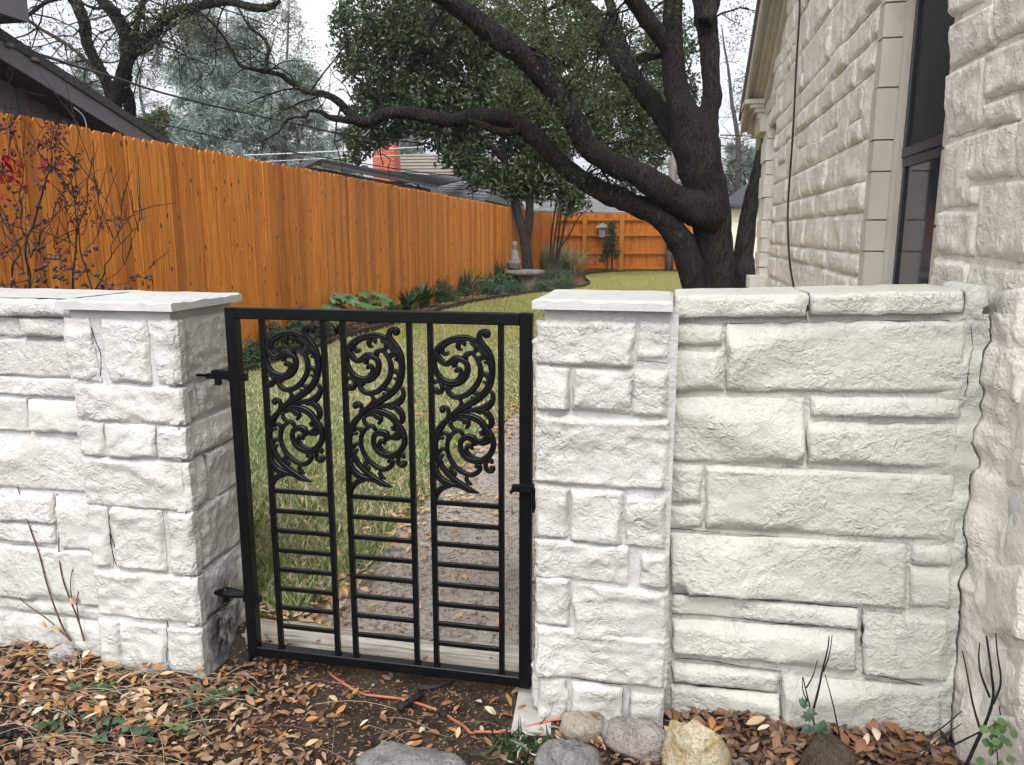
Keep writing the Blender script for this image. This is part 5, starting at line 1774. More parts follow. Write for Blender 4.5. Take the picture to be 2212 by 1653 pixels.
def cable(pts, Ys, r, mat, label, sag=True):
    P = np.array([onY(x, y, Y) for (x, y), Y in zip(pts, Ys)])
    solo('overhead_cable', MB().tube(cat_rom(P, 8), r, 5), mat, label, 'cable', tuple(P[0]), True, 'overhead cables')


cable([(61, 110), (163, 143), (245, 167), (327, 194), (408, 216), (531, 245), (653, 271), (755, 292), (932, 312)], [9.5, 11, 12.5, 14, 15.5, 18, 20.5, 22.5, 26], .022, WIREB, 'black cable running from the grey house eave across the trees')
cable([(61, 200), (163, 225), (286, 253), (408, 282), (531, 310), (653, 333), (769, 351), (907, 372), (1042, 386)], [9.2, 10.5, 12, 14, 16, 18, 20, 23, 26], .014, WIREB, 'lower black cable crossing just above the fence')
cable([(527, 336), (621, 332), (774, 325), (860, 321), (960, 315)], [30, 31, 32, 33, 34], .03, WIREW, 'thick pale cable sloping in front of the chimney')
cable([(560, 350), (700, 343), (820, 338), (960, 331)], [30, 31, 32, 33], .018, WIREW, 'thin pale cable in front of the brown roof')
cable([(1555, 292), (1590, 293), (1640, 295)], [30, 30, 30], .022, WIREB, 'short stretch of black cable between the oak and the house')

# grey shingled shed roof just over the fence
SX = -8.0
a, b, c_ = onX(636, 362, SX), onX(672, 346, SX), onX(930, 398, SX)
sh = thing('shed', 'low building with a dark shingled roof peeping over the fence', 'shed', (SX - 1.5, b[1], 0))
part('wall', MB().prism([(SX, a[1], 0), (SX, c_[1], 0), (SX, c_[1], c_[2] - .15), (SX, b[1], b[2] - .15), (SX, a[1], a[2] - .1)], (-3, 0, 0)), SIDING, sh)
for u, v in ((a, b), (b, c_)):
    d = v - u
    part('verge', MB().prism([(SX + .25, u[1], u[2] - .06), (SX + .25, v[1] + (.0), v[2] - .06), (SX + .25, v[1], v[2] + .02), (SX + .25, u[1], u[2] + .02)], (-.3, 0, 0)), SHING_D, sh)
part('fascia', MB().prism([(SX + .251, b[1], b[2] - .13), (SX + .251, c_[1], c_[2] - .13), (SX + .251, c_[1], c_[2] - .061), (SX + .251, b[1], b[2] - .061)], (-.03, 0, 0)), FASCIA, sh)

part('roof', MB().prism([onX(672, 344, SX - 1.6), onX(760, 356, SX - 1.6), onX(860, 372, SX - 1.6), onX(1010, 386, SX - 1.6), onX(935, 402, SX + .24), onX(680, 352, SX + .24)], (0, 0, -.05)), SHING_D, sh)
# house with the salmon chimney and brown roof
ch = thing('far_house', 'house with brown shingled roof and salmon brick chimney beyond the fence', 'house', (-13, 42, 0))
e0, e1, r0, r1 = onY(800, 398, 40), onY(1160, 398, 40), onY(845, 335, 43), onY(1160, 332, 43)
part('roof', MB().prism([e0, e1, r1, r0], (0, .2, -.12)), SHING_B, ch)
for k in range(9):
    f = (k + .5) / 9
    part('shingle_course', MB().bar(e0 * (1 - f) + r0 * f + (0, -.02, .02), e1 * (1 - f) + r1 * f + (0, -.02, .02), .10, .035), SHING_B, ch)
part('wall', MB().box((e0[0] + .5, 41, 0), (e1[0], 44, e0[2] + .2)), CREAM, ch)
k0, k1 = onY(806, 378, 39), onY(850, 308, 39)
cb = part('chimney', MB().box((k0[0], 39, k0[2] - 1.5), (k1[0] - .22, 40.0, k1[2])).box((k1[0] - .219, 39.03, k0[2] - 1.5), (k1[0], 39.97, k1[2])), BRICKM, ch)
zz = k0[2] - .3
rr = 0
bw = (k1[0] - k0[0]) / 5
bm = MB().box((0, 0, 0), (bw - .012, .02, .085)).mesh('brick', (0, 0, 0))
bm.materials.append(BRICKM)
while zz < k1[2] - .1:
    for i in range(5 if rr % 2 == 0 else 4):
        o = part('brick', bm, BRICKM, cb)
        o.location = np.array((k0[0] + .006 + (i + (0 if rr % 2 == 0 else .5)) * bw, 38.982, zz)) - WL[ch]
    zz += .1
    rr += 1
# grey roof nearer
gr = thing('far_house', 'low house with a wide pale grey shingled roof over the fence', 'house', (-10, 34, 0))
e0, e1, r0, r1 = onX(880, 432, -8.2), onX(1150, 470, -8.2), onX(960, 374, -12.5), onX(1160, 374, -12.5)
e0, e1, r0, r1 = onY(850, 425, 30), onY(1130, 448, 34), onY(930, 376, 36), onY(1150, 374, 40)
part('roof', MB().prism([e0, e1, r1, r0], (0, .1, -.12)), SHING_G, gr)
for k in range(11):
    f = (k + .5) / 11
    part('shingle_course', MB().bar(e0 * (1 - f) + r0 * f + (0, -.02, .025), e1 * (1 - f) + r1 * f + (0, -.02, .025), .12, .03), SHING_G, gr)
part('wall', MB().box((e0[0] + 1, 34.5, 0), (e1[0], 38, e0[2] - .05)), CREAM, gr)
hip0 = onY(1055, 440, 33)
part('hip_roof', MB().prism([onY(1046, 432, 33), onY(1082, 398, 33), onY(1125, 420, 33), onY(1125, 450, 33)], (0, .3, -.1)), METALR, gr)
# red steel frame
p0, p1 = onY(832, 397, 24), onY(903, 392, 24)
fz = MB().bar(p0, p1, .05, .09).bar(p1 + (0, 0, .04), p1 + (0, 0, -1.5), .05, .09, (0, 1, 0)).bar(p0 + (0, 0, .04), p0 + (0, 0, -1.5), .05, .09, (0, 1, 0))
solo('steel_frame', fz, REDM, 'dark red painted steel frame showing above the fence top', 'frame', (float(p1[0]), 24, 0))
# barn with metal roof behind the end fence
br = thing('carport', 'open carport with grey ribbed metal roof behind the end fence', 'carport', (-3, 40, 0))
for k in range(9):
    ya2, yb2 = 424 + 3.6 * k, 424 + 3.6 * (k + 1)
    A, Bb = onY(1100, ya2, 44 - .8 * k), onY(1440, ya2 + 8, 44 - .8 * k)
    C, D = onY(1440, yb2 + 8, 43.2 - .8 * k), onY(1100, yb2, 43.2 - .8 * k)
    part('roof_sheet', MB().prism([A, Bb, C + (0, 0, .03), D + (0, 0, .03)], (0, 0, .05)), METALR, br)
part('back_wall', MB().box((-9, 46, 0), (6, 46.2, 2.9)), SOFFIT, br)
for v in (1110, 1255, 1370, 1440):
    p = onY(v, 470, 37.5)
    part('post', MB().box((p[0] - .06, 37.4, 0), (p[0] + .06, 37.5, onY(v, 458, 37.5)[2])), FRAMEM, br)
p = onY(1340, 468, 39)
solo('parked_camper', MB().prism([p + (-1.6, 0, -2.4), p + (1.9, 0, -2.4), p + (1.9, 0, -.1), p + (1.4, 0, .02), p + (-1.2, 0, .02), p + (-1.6, 0, -.2)], (0, 2, 0)), SHING_G, 'grey tarpaulin covered shape under the carport behind the end fence', 'cover', (float(p[0]), 39, 0))
# cream house right of the oak
cr_ = thing('far_house', 'cream boarded house between the oak trunks and the stone house', 'house', (3.5, 31, 0))
a, b = onY(1574, 447, 30), onY(1700, 447, 30)
part('wall', MB().box((a[0], 30, 0), (b[0] + 3, 34, a[2] - .05)), CREAM, cr_)
part('trim', MB().box((a[0] - .02, 29.96, a[2] - .35), (b[0] + 3, 29.999, a[2] - .06)), PAINT_T, cr_)
part('corner_board', MB().box((a[0] - .02, 29.965, 0), (a[0] + .14, 29.999, a[2] - .351)), PAINT_T, cr_)
part('belt_board', MB().box((a[0] + .2, 29.97, 2.0), (b[0] + 3, 29.999, 2.12)), PAINT_T, cr_)
part('roof', MB().prism([(a[0] - .35, 29.6, a[2]), (b[0] + 3, 29.6, a[2]), (b[0] + 3, 32, a[2] + 1.2), (a[0] + 1.2, 32, a[2] + 1.2)], (0, 0, .08)), SHING_D, cr_)
# low white building glimpsed between the trunks, utility poles
p = onY(1496, 498, 32)
lw = thing('garden_shed', 'small cream shed with grey shingle roof glimpsed between the oak trunks', 'shed', (float(p[0]) + .6, 32, 0))
part('wall', MB().box((p[0], 31, 0), (p[0] + 1.4, 33, p[2] - .25)), CREAM, lw)
part('roof', MB().prism([(p[0] - .15, 30.8, p[2] - .3), (p[0] + 1.6, 30.8, p[2] - .3), (p[0] + 1.6, 32, p[2] + .5), (p[0] + .3, 32, p[2] + .5)], (0, 0, .08)), SHING_G, lw)
p = onY(1445, 583, 34.0)
solo('fence_pole', MB().tube([(p[0], 34.05, 0), (p[0], 34.05, 1.2), (p[0] + .02, 34.05, 2.3)], [.17, .165, .16], 12, .05), POLEM, 'weathered grey wooden pole standing against the end fence', 'pole', (float(p[0]), 34.05, 0), True)
p = onY(1452, 400, 38)
solo('utility_pole', MB().tube([(p[0], 38, 0), (p[0], 38, 4), (p[0] + .05, 38, 9)], [.22, .20, .17], 12, .04), POLEM, 'tall grey utility pole behind the big oak trunk', 'pole', (float(p[0]), 38, 0), True)
p = onY(1213, 400, 36)
solo('thin_pole', MB().tube([(p[0], 36, 0), (p[0], 36, 3), (p[0], 36, onY(1213, 362, 36)[2])], [.07, .065, .06], 10, .03), POLEM, 'thin pale wooden pole rising behind the fence corner', 'pole', (float(p[0]), 36, 0), True)
# ------------------------------------------------------------------ planting along the bed
rng = np.random.default_rng(31)


def at_ground(vx, vy):
    p = onZ(vx, vy, 0.0)
    z = float(gh(p[0], p[1]))
    return onZ(vx, vy, z)


def bed_spot(vx, vy):
    p = at_ground(vx, vy)
    if p[0] < FX + .12:
        p = onX(vx, vy, FX + .12)
        p[2] = float(gh(p[0], p[1]))
    return p


def strap_plant(vx, vy, hpx, n, label, mat, wd=.03, arch=.6, name='strap_leaf_plant', width=1.0):
    b = bed_spot(vx, vy)
    H = pxr(hpx * 1.25, b)
    t = thing(name, label, 'plant', tuple(b))
    for k in range(n):
        a = rng.uniform(0, 2 * math.pi)
        ln = H * rng.uniform(.7, 1.1)
        s = np.linspace(0, 1, 6)
        out = rng.uniform(.15, arch) * width
        P = b + np.stack([math.cos(a) * ln * out * s ** 1.3, math.sin(a) * ln * out * s ** 1.3, ln * (s - (out * .45) * s ** 2.5)], 1) + (rng.normal(0, H * .08), rng.normal(0, H * .08), 0)
        S = np.array((-math.sin(a), math.cos(a), 0)) * wd * .5
        w_ = np.sin(np.pi * (.15 + .85 * s)) ** .8
        V = np.stack([P - S * w_[:, None], P + (0, 0, -.12 * wd), P + S * w_[:, None]], 1)
        part('leaf', MB().grid(V), mat, t, True)
    return t


def bush(vx, vy, rpx, hpx, n, L, W, label, mat, name='shrub', clump=.06, stems=True, droop=0):
    b = bed_spot(vx, vy)
    R, H = pxr(rpx, b), pxr(hpx, b)
    t = thing(name, label, 'plant', tuple(b))
    C = rdir(rng, n)
    C[:, 2] = abs(C[:, 2])
    C *= (rng.random(n) ** .45)[:, None]
    C = b + C * (R, R, H) + (0, 0, .02)
    mbb = MB()
    if stems:
        for k in range(9):
            c = C[rng.integers(n)]
            mbb.tube([b + rng.normal(0, .02, 3) * (1, 1, 0), (b + c) / 2 + rng.normal(0, .03, 3), c], [.009, .006, .003], 4)
        part('stems', mbb, TWIG_B, t, True)
    m = MB()
    clumps(m, rng, C, clump, 9, L, W, .3, .2, droop)
    part('foliage', m, mat, t)
    return t


def lobed_leaf(mb, p, d, nrm, L):
    """broad leaf with five points"""
    d = d / np.linalg.norm(d)
    s = np.cross(d, nrm)
    s /= np.linalg.norm(s)
    n2 = np.cross(s, d)
    out = [(0, 0), (.30, .10), (.52, .35), (.34, .38), (.46, .70), (.20, .62), (0, 1.0), (-.20, .62), (-.46, .70), (-.34, .38), (-.52, .35), (-.30, .10)]
    V = [p + d * L * .45 + n2 * L * .02] + [p + d * L * b_ + s * L * a_ - n2 * L * (.18 * abs(a_) + .15 * b_ * b_) for a_, b_ in out]
    k = len(out)
    mb.add(V, [(0, 1 + i, 1 + (i + 1) % k) for i in range(k)])


def broadleaf(vx, vy, rpx, hpx, nl, L, label, mat):
    b = bed_spot(vx, vy)
    R, H = pxr(rpx, b), pxr(hpx, b)
    t = thing('broad_leaf_plant', label, 'plant', tuple(b))
    st = MB()
    for k in range(nl):
        a = rng.uniform(0, 2 * math.pi)
        r = R * rng.random() ** .5
        p = b + np.array((math.cos(a) * r * .6, math.sin(a) * r, H * rng.uniform(.35, 1.0)))
        st.tube([b, b * .45 + p * .55 + (0, 0, .05), p], [.008, .005, .003], 4)
        m = MB()
        d = np.array((rng.normal(.6, .5), rng.normal(-.3, .7), rng.uniform(-.35, .15)))
        lobed_leaf(m, p, d, np.array((.55, -.55, 1.0)) + rng.normal(0, .3, 3), L * rng.uniform(.7, 1.15))
        part('leaf', m, mat, t)
    part('stems', st, TWIG_B, t, True)
    return t


bush(545, 800, 16, 62, 110, .07, .02, 'feathery dark green shrub at the gate post, before the fence', SHRUB_G, 'fern_shrub', .09, True, .2)
bush(590, 760, 34, 62, 200, .09, .026, 'bushy dark green shrub seen through the top left of the gate', SHRUB_D, 'leafy_shrub', .12)
bush(642, 742, 30, 55, 150, .085, .024, 'dark green shrub behind the first scroll panel', SHRUB_D, 'leafy_shrub', .12)
bush(655, 735, 8, 90, 60, .05, .012, 'thin upright conifer seedling against the fence above the gate', SHRUB_G, 'conifer_seedling', .06)
bush(690, 722, 26, 42, 110, .08, .028, 'low blue green shrub beside the edging board', SHRUB_G, 'leafy_shrub', .1)
broadleaf(725, 700, 50, 92, 30, .26, 'broad leaved plant with big lobed green leaves at the fence foot', SHRUB_L)
broadleaf(800, 682, 44, 74, 24, .26, 'second broad leaved plant nearer the rosettes', SHRUB_L)
strap_plant(848, 662, 40, 34, 'small rosette plant with pointed leaves beside the broad leaved plants', SHRUB_L, .07, 1.0, 'rosette_plant')
strap_plant(882, 652, 50, 40, 'dark rosette plant left of the fine leaved shrub', SHRUB_D, .08, .95, 'rosette_plant')
strap_plant(915, 646, 52, 40, 'taller dark rosette plant touching the fine leaved shrub', SHRUB_D, .08, .95, 'rosette_plant')
bush(955, 640, 36, 46, 260, .16, .012, 'round fine leaved dark shrub in the middle of the bed', SHRUB_D, 'fine_leaf_shrub', .14, True, .1)
strap_plant(1003, 622, 52, 42, 'clump of dark upright strap leaves in the bed', SHRUB_D, .05, .6)
bush(1000, 640, 26, 26, 140, .14, .014, 'low grassy clump before the strap leaves', SHRUB_G, 'grassy_clump', .12)
bush(1038, 630, 30, 34, 150, .12, .03, 'leafy green plant between two strap leaf clumps', SHRUB_L, 'leafy_shrub', .13)
strap_plant(1078, 612, 52, 46, 'spiky dark strap leaf clump left of the magnolia trunk', SHRUB_D, .055, .6)
bush(1078, 622, 34, 30, 160, .13, .04, 'dark leafy plant under the spiky clump', SHRUB_D, 'leafy_shrub', .14)
bush(1060, 638, 30, 20, 150, .14, .012, 'low spreading grey green plant at the curve of the edging', SHRUB_G, 'ground_cover_plant', .13)
bush(1105, 634, 36, 24, 200, .14, .012, 'spreading grey green plant left of the stone bench', SHRUB_G, 'ground_cover_plant', .14)
bush(1172, 632, 26, 20, 150, .14, .012, 'rounded grey green plant right of the stone bench', SHRUB_G, 'ground_cover_plant', .14)
bush(1215, 622, 34, 20, 170, .15, .012, 'low dark juniper at the tip of the bed', SHRUB_D, 'ground_cover_plant', .16)
bush(1195, 606, 52, 18, 220, .18, .014, 'mat of blue green juniper before the ornamental grass', SHRUB_G, 'ground_cover_plant', .2)
# ornamental grass
og = thing('ornamental_grass', 'arching pale striped ornamental grass at the fence corner', 'plant', tuple(onZ(1195, 588, 0)))
b = onZ(1195, 588, 0)
m = MB()
for k in range(900):
    a = rng.uniform(0, 2 * math.pi)
    ln = rng.uniform(1.1, 2.0)
    o2 = rng.uniform(.2, 1.0)
    s = np.linspace(0, 1, 6)
    c = b + (rng.normal(0, .42), rng.normal(0, .25), 0)
    P = c + np.stack([math.cos(a) * ln * o2 * s, math.sin(a) * ln * o2 * s, ln * (s * .95 - .75 * o2 * s ** 2.4)], 1)
    S = np.array((-math.sin(a), math.cos(a), .2)) * .02
    m.grid(np.stack([P - S * (1 - s * .9)[:, None], P + S * (1 - s * .9)[:, None]], 1))
part('blades', m, ORNG, og, stuff=True)
# crape myrtle stems
cm = thing('crape_myrtle', 'multi stemmed bare crape myrtle at the far corner of the bed', 'tree', tuple(onZ(1205, 592, 0)))
for pts in ([(1590, 1330, 9), (1600, 1210, 8), (1620, 1080, 7), (1640, 980, 6), (1660, 900, 4)], [(1605, 1320, 8), (1630, 1150, 7), (1650, 1060, 6), (1690, 960, 4)], [(1600, 1440, 11), (1640, 1310, 10), (1665, 1200, 8), (1700, 1080, 7), (1760, 990, 4)], [(1640, 1320, 9), (1690, 1240, 7), (1740, 1150, 6), (1810, 1090, 4)], [(1620, 1360, 9), (1640, 1180, 9), (1650, 1040, 8), (1640, 930, 6)], [(1650, 1260, 8), (1680, 1080, 6), (1720, 990, 5), (1780, 940, 3)]):
    limb(cm, 'stem', [Z2(q[0], q[1], q[2] * .6) for q in [(1605 + (pts[0][0] - 1605) * .3, 1450, pts[0][2])] + pts], BARK_T, 29, 29, 8, .05, 5)
m, tips = MB(), []
for x, y in ((1660, 960), (1700, 1000), (1760, 990), (1720, 960), (1640, 950)):
    for k in range(3):
        twig(m, rng, onY(540 + .4083 * x, .4083 * y, 29), rng.normal(0, 1, 3) + (0, 0, .8), 1.2, .012, 1, tips, 0)
part('twigs', m, BARK_T, cm, True, stuff=True)
# yellow green shrub beyond the fence
yb2 = thing('yellow_shrub', 'bright yellow green foliage showing below the magnolia, beyond the fence', 'shrub', tuple(onY(990, 440, 32) * (1, 1, 0)))
m = MB()
clumps(m, rng, in_lobe(rng, 1020, 362, 32, 16, 12, .4, 26), .14, 12, .12, .06)
part('foliage', m, YELG, yb2)
p = onY(1020, 362, 32)
part('stem', MB().tube([(p[0], 32, 0), tuple(p)], .03, 6), BARK_T, yb2, True)
# stone statue and bench
sb = onX(1112, 600, -4.98)
sb[2] = 0
st = thing('garden_statue', 'small pale stone statue half hidden behind the magnolia trunk', 'statue', tuple(sb))
part('figure', MB().lathe(tuple(sb + (0, 0, .30)), [(.14, 0), (.17, .12), (.18, .28), (.16, .5), (.13, .68), (.08, .78), (.06, .82), (.09, .88), (.095, .95), (.07, 1.02), (.03, 1.06)], 14).tube([tuple(sb + (.11, -.06, .82)), tuple(sb + (.16, -.13, .7)), tuple(sb + (.06, -.17, .62))], [.04, .035, .03], 8), CASTST, st, True)
part('plinth', MB().box(tuple(sb + (-.17, -.17, 0)), tuple(sb + (.17, .17, .30))), CASTST, st)
bb = at_ground(1134, 619)
bn = thing('stone_bench', 'curved grey stone bench on a tapered pedestal by the magnolia', 'bench', tuple(bb))
hb = pxr(24, bb)
part('seat', MB().lathe(tuple(bb + (-.06, .2, hb)), [(.52, 0), (.60, .02), (.63, .07), (.62, .13), (.56, .15)], 26), CASTST, bn)
part('pedestal', MB().prism([bb + (-.02, -.12, 0), bb + (.30, -.12, 0), bb + (.40, -.12, hb - .002), bb + (-.14, -.12, hb - .002)], (0, .3, 0)), CASTST, bn)
part('pedestal', MB().prism([bb + (-.40, .4, 0), bb + (-.15, .4, 0), bb + (-.08, .4, hb - .002), bb + (-.48, .4, hb - .002)], (0, .2, 0)), CASTST, bn)
p = onZ(1116, 600, 0) + (0, 0, hb + .15)
solo('stone_pot', MB().lathe((bb[0] - .40, bb[1] + .25, bb[2] + hb + .151), [(.13, 0), (.2, .06), (.22, .2), (.24, .24), (.2, .27)], 14), CASTST, 'squat stone pot standing on the left end of the bench', 'pot', (float(bb[0] - .40), float(bb[1] + .25), float(bb[2] + hb + .151)), True)
# young juniper before the end fence, lantern on the fence
jb = onY(1322, 583, 33.4)
jb[2] = 0
jp = thing('juniper_sapling', 'slender young juniper standing before the end fence', 'tree', tuple(jb))
limb(jp, 'trunk', [(1322, 584, 2.2), (1322, 560, 2), (1324, 520, 1.5), (1322, 476, .8)], BARK_T, jb[1], jb[1], 6, .1, 1)
limb(jp, 'trunk', [(1310, 584, 2), (1311, 565, 1.6), (1306, 540, 1)], BARK_T, jb[1], jb[1], 6, .1, 1)
m = MB()
for x, y, rx, ry, n in ((1322, 520, 12, 26, 60), (1322, 492, 8, 18, 34), (1326, 545, 14, 18, 36), (1306, 548, 10, 12, 20), (1302, 560, 8, 6, 10), (1310, 530, 8, 14, 18)):
    clumps(m, rng, in_lobe(rng, x, y, jb[1], rx, ry, .3, n, .1), .12, 14, .12, .03, 0, .1)
part('crown', m, CYPL, jp)
lp = onY(1300, 497, FYE - .16)
ln_ = thing('bird_feeder', 'small white lantern shaped bird feeder on the end fence', 'bird feeder', tuple(lp))
part('body', MB().prism([lp + (-.11, 0, -.30), lp + (.11, 0, -.30), lp + (.15, 0, .10), lp + (-.13, 0, .10)], (0, .14, 0)), m_plain('feeder_glass', (.42, .36, .38), .3, .5, .4, 14), ln_)
part('roof', MB().prism([lp + (-.26, -.08, .12), lp + (0.02, -.08, .30), lp + (.30, -.08, .12), lp + (.27, -.08, .09), lp + (-.24, -.08, .09)], (0, .24, 0)), WHITEP, ln_)
part('base', MB().box(tuple(lp + (-.17, -.04, -.36)), tuple(lp + (.17, .16, -.301))), FRAMEM, ln_)

# ------------------------------------------------------------------ dark maple shrub behind the left wall
ms = thing('maple_shrub', 'twiggy dark shrub with seed pods and a few red leaves behind the left wall', 'shrub', tuple(onY(90, 900, 3.4) * (1, 1, 0)))
ZS = lambda a, b: (a * .2548, 226.8 + b * .2548)
main = [([(290, 1700), (265, 1500), (235, 1280), (250, 1080), (330, 780), (400, 640), (440, 520), (430, 380), (450, 230)], 13), ([(90, 1700), (110, 1400), (160, 1240), (30, 1050), (-40, 900)], 9), ([(240, 1300), (200, 1100), (175, 870), (170, 700), (165, 500), (100, 260), (30, 40)], 7), ([(245, 1260), (330, 1130), (420, 980), (520, 760), (600, 580), (650, 330), (672, 185)], 7),
        ([(600, 1650), (640, 1300), (650, 1150), (680, 1020), (735, 850), (740, 620), (780, 430)], 10), ([(770, 1600), (690, 1300), (670, 1060), (660, 800), (655, 600), (680, 440)], 8), ([(780, 1580), (880, 1400), (930, 1290), (960, 1150), (1000, 980), (1045, 730)], 7), ([(930, 1290), (1010, 1180), (1100, 1070), (1170, 1010), (1245, 940)], 5), ([(960, 1150), (1060, 990), (1135, 865)], 5),
        ([(780, 1580), (900, 1480), (1030, 1380), (1100, 1250), (1120, 1200)], 4), ([(640, 1250), (560, 1050), (540, 900)], 4), ([(800, 1560), (980, 1530), (1150, 1470), (1265, 1390)], 4), ([(0, 1520), (60, 1580), (100, 1680)], 7), ([(-20, 820), (80, 1100), (200, 1250)], 6), ([(0, 1160), (110, 1300), (240, 1480)], 6), ([(690, 1280), (760, 1180), (830, 1050), (910, 780)], 5), ([(690, 1100), (800, 850), (820, 620)], 4),
        ([(420, 1600), (330, 1300), (310, 1180)], 5), ([(440, 520), (520, 640), (600, 800), (640, 900)], 4), ([(270, 1050), (400, 970), (520, 860), (690, 680)], 5), ([(180, 560), (220, 400), (320, 260), (410, 130)], 4), ([(0, 640), (40, 480), (60, 200)], 5), ([(850, 980), (820, 700), (800, 720)], 3), ([(870, 1030), (950, 1130)], 3), ([(540, 1500), (480, 1200), (430, 1220)], 3)]
tipsP = []
for pts, w_ in main:
    Y0 = rng.uniform(3.15, 3.6)
    C = cat_rom(np.array([ZS(*p) for p in pts]), 5)
    P = np.array([onY(x, y, Y0 + .0 * i) for i, (x, y) in enumerate(C)]) + (0, 0, 0)
    P[:, 1] += .02 * vn(np.stack([np.arange(len(P)) * .3, np.arange(len(P)) * 0, np.arange(len(P)) * 0 + w_], 1), 3)
    R = pxr(w_ * .2548 * .85, P[0]) * np.linspace(1, .38, len(P))
    part('stem', MB().tube(P, R, 6, .1, w_), TWIG, ms, True)
    for k in range(9):
        tipsP.append(P[rng.integers(2, len(P))])
m, tips = MB(), []
for p in tipsP:
    if rng.random() < .4:
        twig(m, rng, p, rng.normal(0, .55, 3) + (0, 0, 1.0), rng.uniform(.10, .32), .0028, 0, tips, -.02, .6, 4, 4, .07)
part('twigs', m, TWIG, ms, True, stuff=True)
PODS = [(60, 1580), (100, 1490), (180, 1420), (130, 1530), (230, 1510), (310, 1550), (330, 1490), (370, 1490), (380, 1350), (380, 1395), (300, 1400), (480, 1390), (510, 1470), (460, 1470), (550, 1480), (640, 1300), (730, 1280), (815, 1210), (770, 1240), (740, 1395), (700, 1420), (640, 1460), (605, 1400), (500, 1570), (600, 1580), (865, 1535), (910, 1560), (955, 1528), (1075, 1555), (1130, 1480), (1175, 1455), (1260, 1460), (860, 1010), (1015, 950), (310, 855), (395, 990), (100, 1030), (75, 940), (150, 950), (250, 950), (40, 860), (140, 885), (110, 1225), (95, 1185), (325, 1165), (360, 1215), (270, 1240), (490, 1275), (330, 1020), (160, 1120), (820, 1450), (790, 1355), (710, 1545), (30, 1265), (180, 1080), (560, 1390), (655, 1410)]
for a, b_ in PODS:
    v = ZS(a + rng.normal(0, 4), b_ + rng.normal(0, 4))
    p = onY(v[0], v[1], rng.uniform(3.15, 3.55))
    r_ = rng.uniform(.009, .014)
    m = MB()
    for j in range(3):
        c = p + rng.normal(0, r_ * .6, 3)
        m.lathe(tuple(c - (0, 0, r_ * .7)), [(r_ * .3, 0), (r_ * .75, r_ * .35), (r_ * .8, r_ * .8), (r_ * .45, r_ * 1.3), (r_ * .1, r_ * 1.5)], 7)
    part('seed_pod', m, POD, ms, True)
m = MB()
DEAD = [(100, 150), (125, 225), (60, 200), (105, 400), (540, 170), (435, 210), (485, 225), (520, 275), (340, 315), (415, 320), (430, 350), (510, 400), (400, 530), (600, 540), (530, 590), (575, 680), (600, 710), (665, 455), (350, 690), (795, 720), (695, 820), (540, 840), (655, 960), (160, 740), (470, 460), (450, 540), (20, 560), (15, 510), (570, 760), (850, 1010), (500, 1270), (380, 1270), (30, 1260), (270, 380), (90, 640)]
for a, b_ in DEAD:
    v = ZS(a, b_)
    c = onY(v[0], v[1], rng.uniform(3.15, 3.5))
    n = 14
    leaves(m, c + rng.normal(0, .016, (n, 3)), rdir(rng, n) + (0, 0, -.3), rdir(rng, n), rng.uniform(.018, .036, n), rng.uniform(.009, .015, n), .4)
part('withered_leaves', m, DEADL, ms)
for a, b_, sc in ((30, 430, .07), (130, 590, .085), (60, 600, .07), (210, 525, .05), (190, 620, .05), (180, 690, .06), (370, 450, .055), (555, 475, .05), (410, 560, .055), (380, 640, .05), (40, 670, .05), (10, 760, .06), (140, 510, .05)):
    v = ZS(a, b_)
    c = onY(v[0], v[1], rng.uniform(3.2, 3.4))
    m = MB()
    d0 = rng.uniform(0, 6.28)
    n = 5
    an = d0 + np.linspace(-1.3, 1.3, n)
    tilt = rng.uniform(-.5, .2)
    D = np.stack([np.cos(an), np.full(n, -.25), np.sin(an) * .45 + tilt], 1)
    leaves(m, np.repeat(c[None], n, 0), D, np.tile((.1, -.6, 1.0), (n, 1)), sc * np.array((.7, .95, 1.1, .95, .7)), sc * .26, .15)
    part('red_leaf', m, REDL, ms)

# ------------------------------------------------------------------ at the foot of the gate
ty0, ty1 = 2.545, 2.655
nx = 60
xs_ = np.linspace(-1.60, -.42, nx)
an = np.linspace(0, math.pi * 2, 15)[:-1]
V = []
for x_ in xs_:
    k = 1 + .02 * math.sin(x_ * 9)
    V.append([(x_, (ty0 + ty1) / 2 + .058 * k * np.sign(math.cos(t)) * abs(math.cos(t)) ** .55, .012 + .068 * k * np.sign(math.sin(t)) * abs(math.sin(t)) ** .6 - .006 * (x_ + 1)) for t in an])
V = np.array(V)
V += (.004 * fbm(V.reshape(-1, 3) * (6, 30, 30), 2, 5)).reshape(V.shape[:2])[..., None]
m = MB()
n_ = 14
i, j = np.meshgrid(np.arange(nx - 1), np.arange(n_), indexing='ij')
m.add(V.reshape(-1, 3), np.stack([i * n_ + j, i * n_ + (j + 1) % n_, (i + 1) * n_ + (j + 1) % n_, (i + 1) * n_ + j], -1).reshape(-1, 4))
m.f.append(np.array([list(range(n_))]) + m.n - n_)
m.f.append(np.array([list(range(n_))[::-1]]) + m.n - n_ * nx)
solo('timber_beam', m, TIE, 'weathered grey timber lying across the path behind the gate', 'timber', (-1.0, 2.57, 0), True)
# concrete footing beside the right pier
a = onZ(1165, 1490, .0)
C4 = [onZ(1122, 1490, -.01), onZ(1104, 1585, -.01), onZ(1190, 1590, -.01), onZ(1190, 1490, -.01)]
solo('concrete_footing', MB().prism(np.array(C4) + (0, 0, .012), (0, 0, -.08)), CONC, 'pale concrete footing beside the right pier', 'footing', tuple(C4[1]))


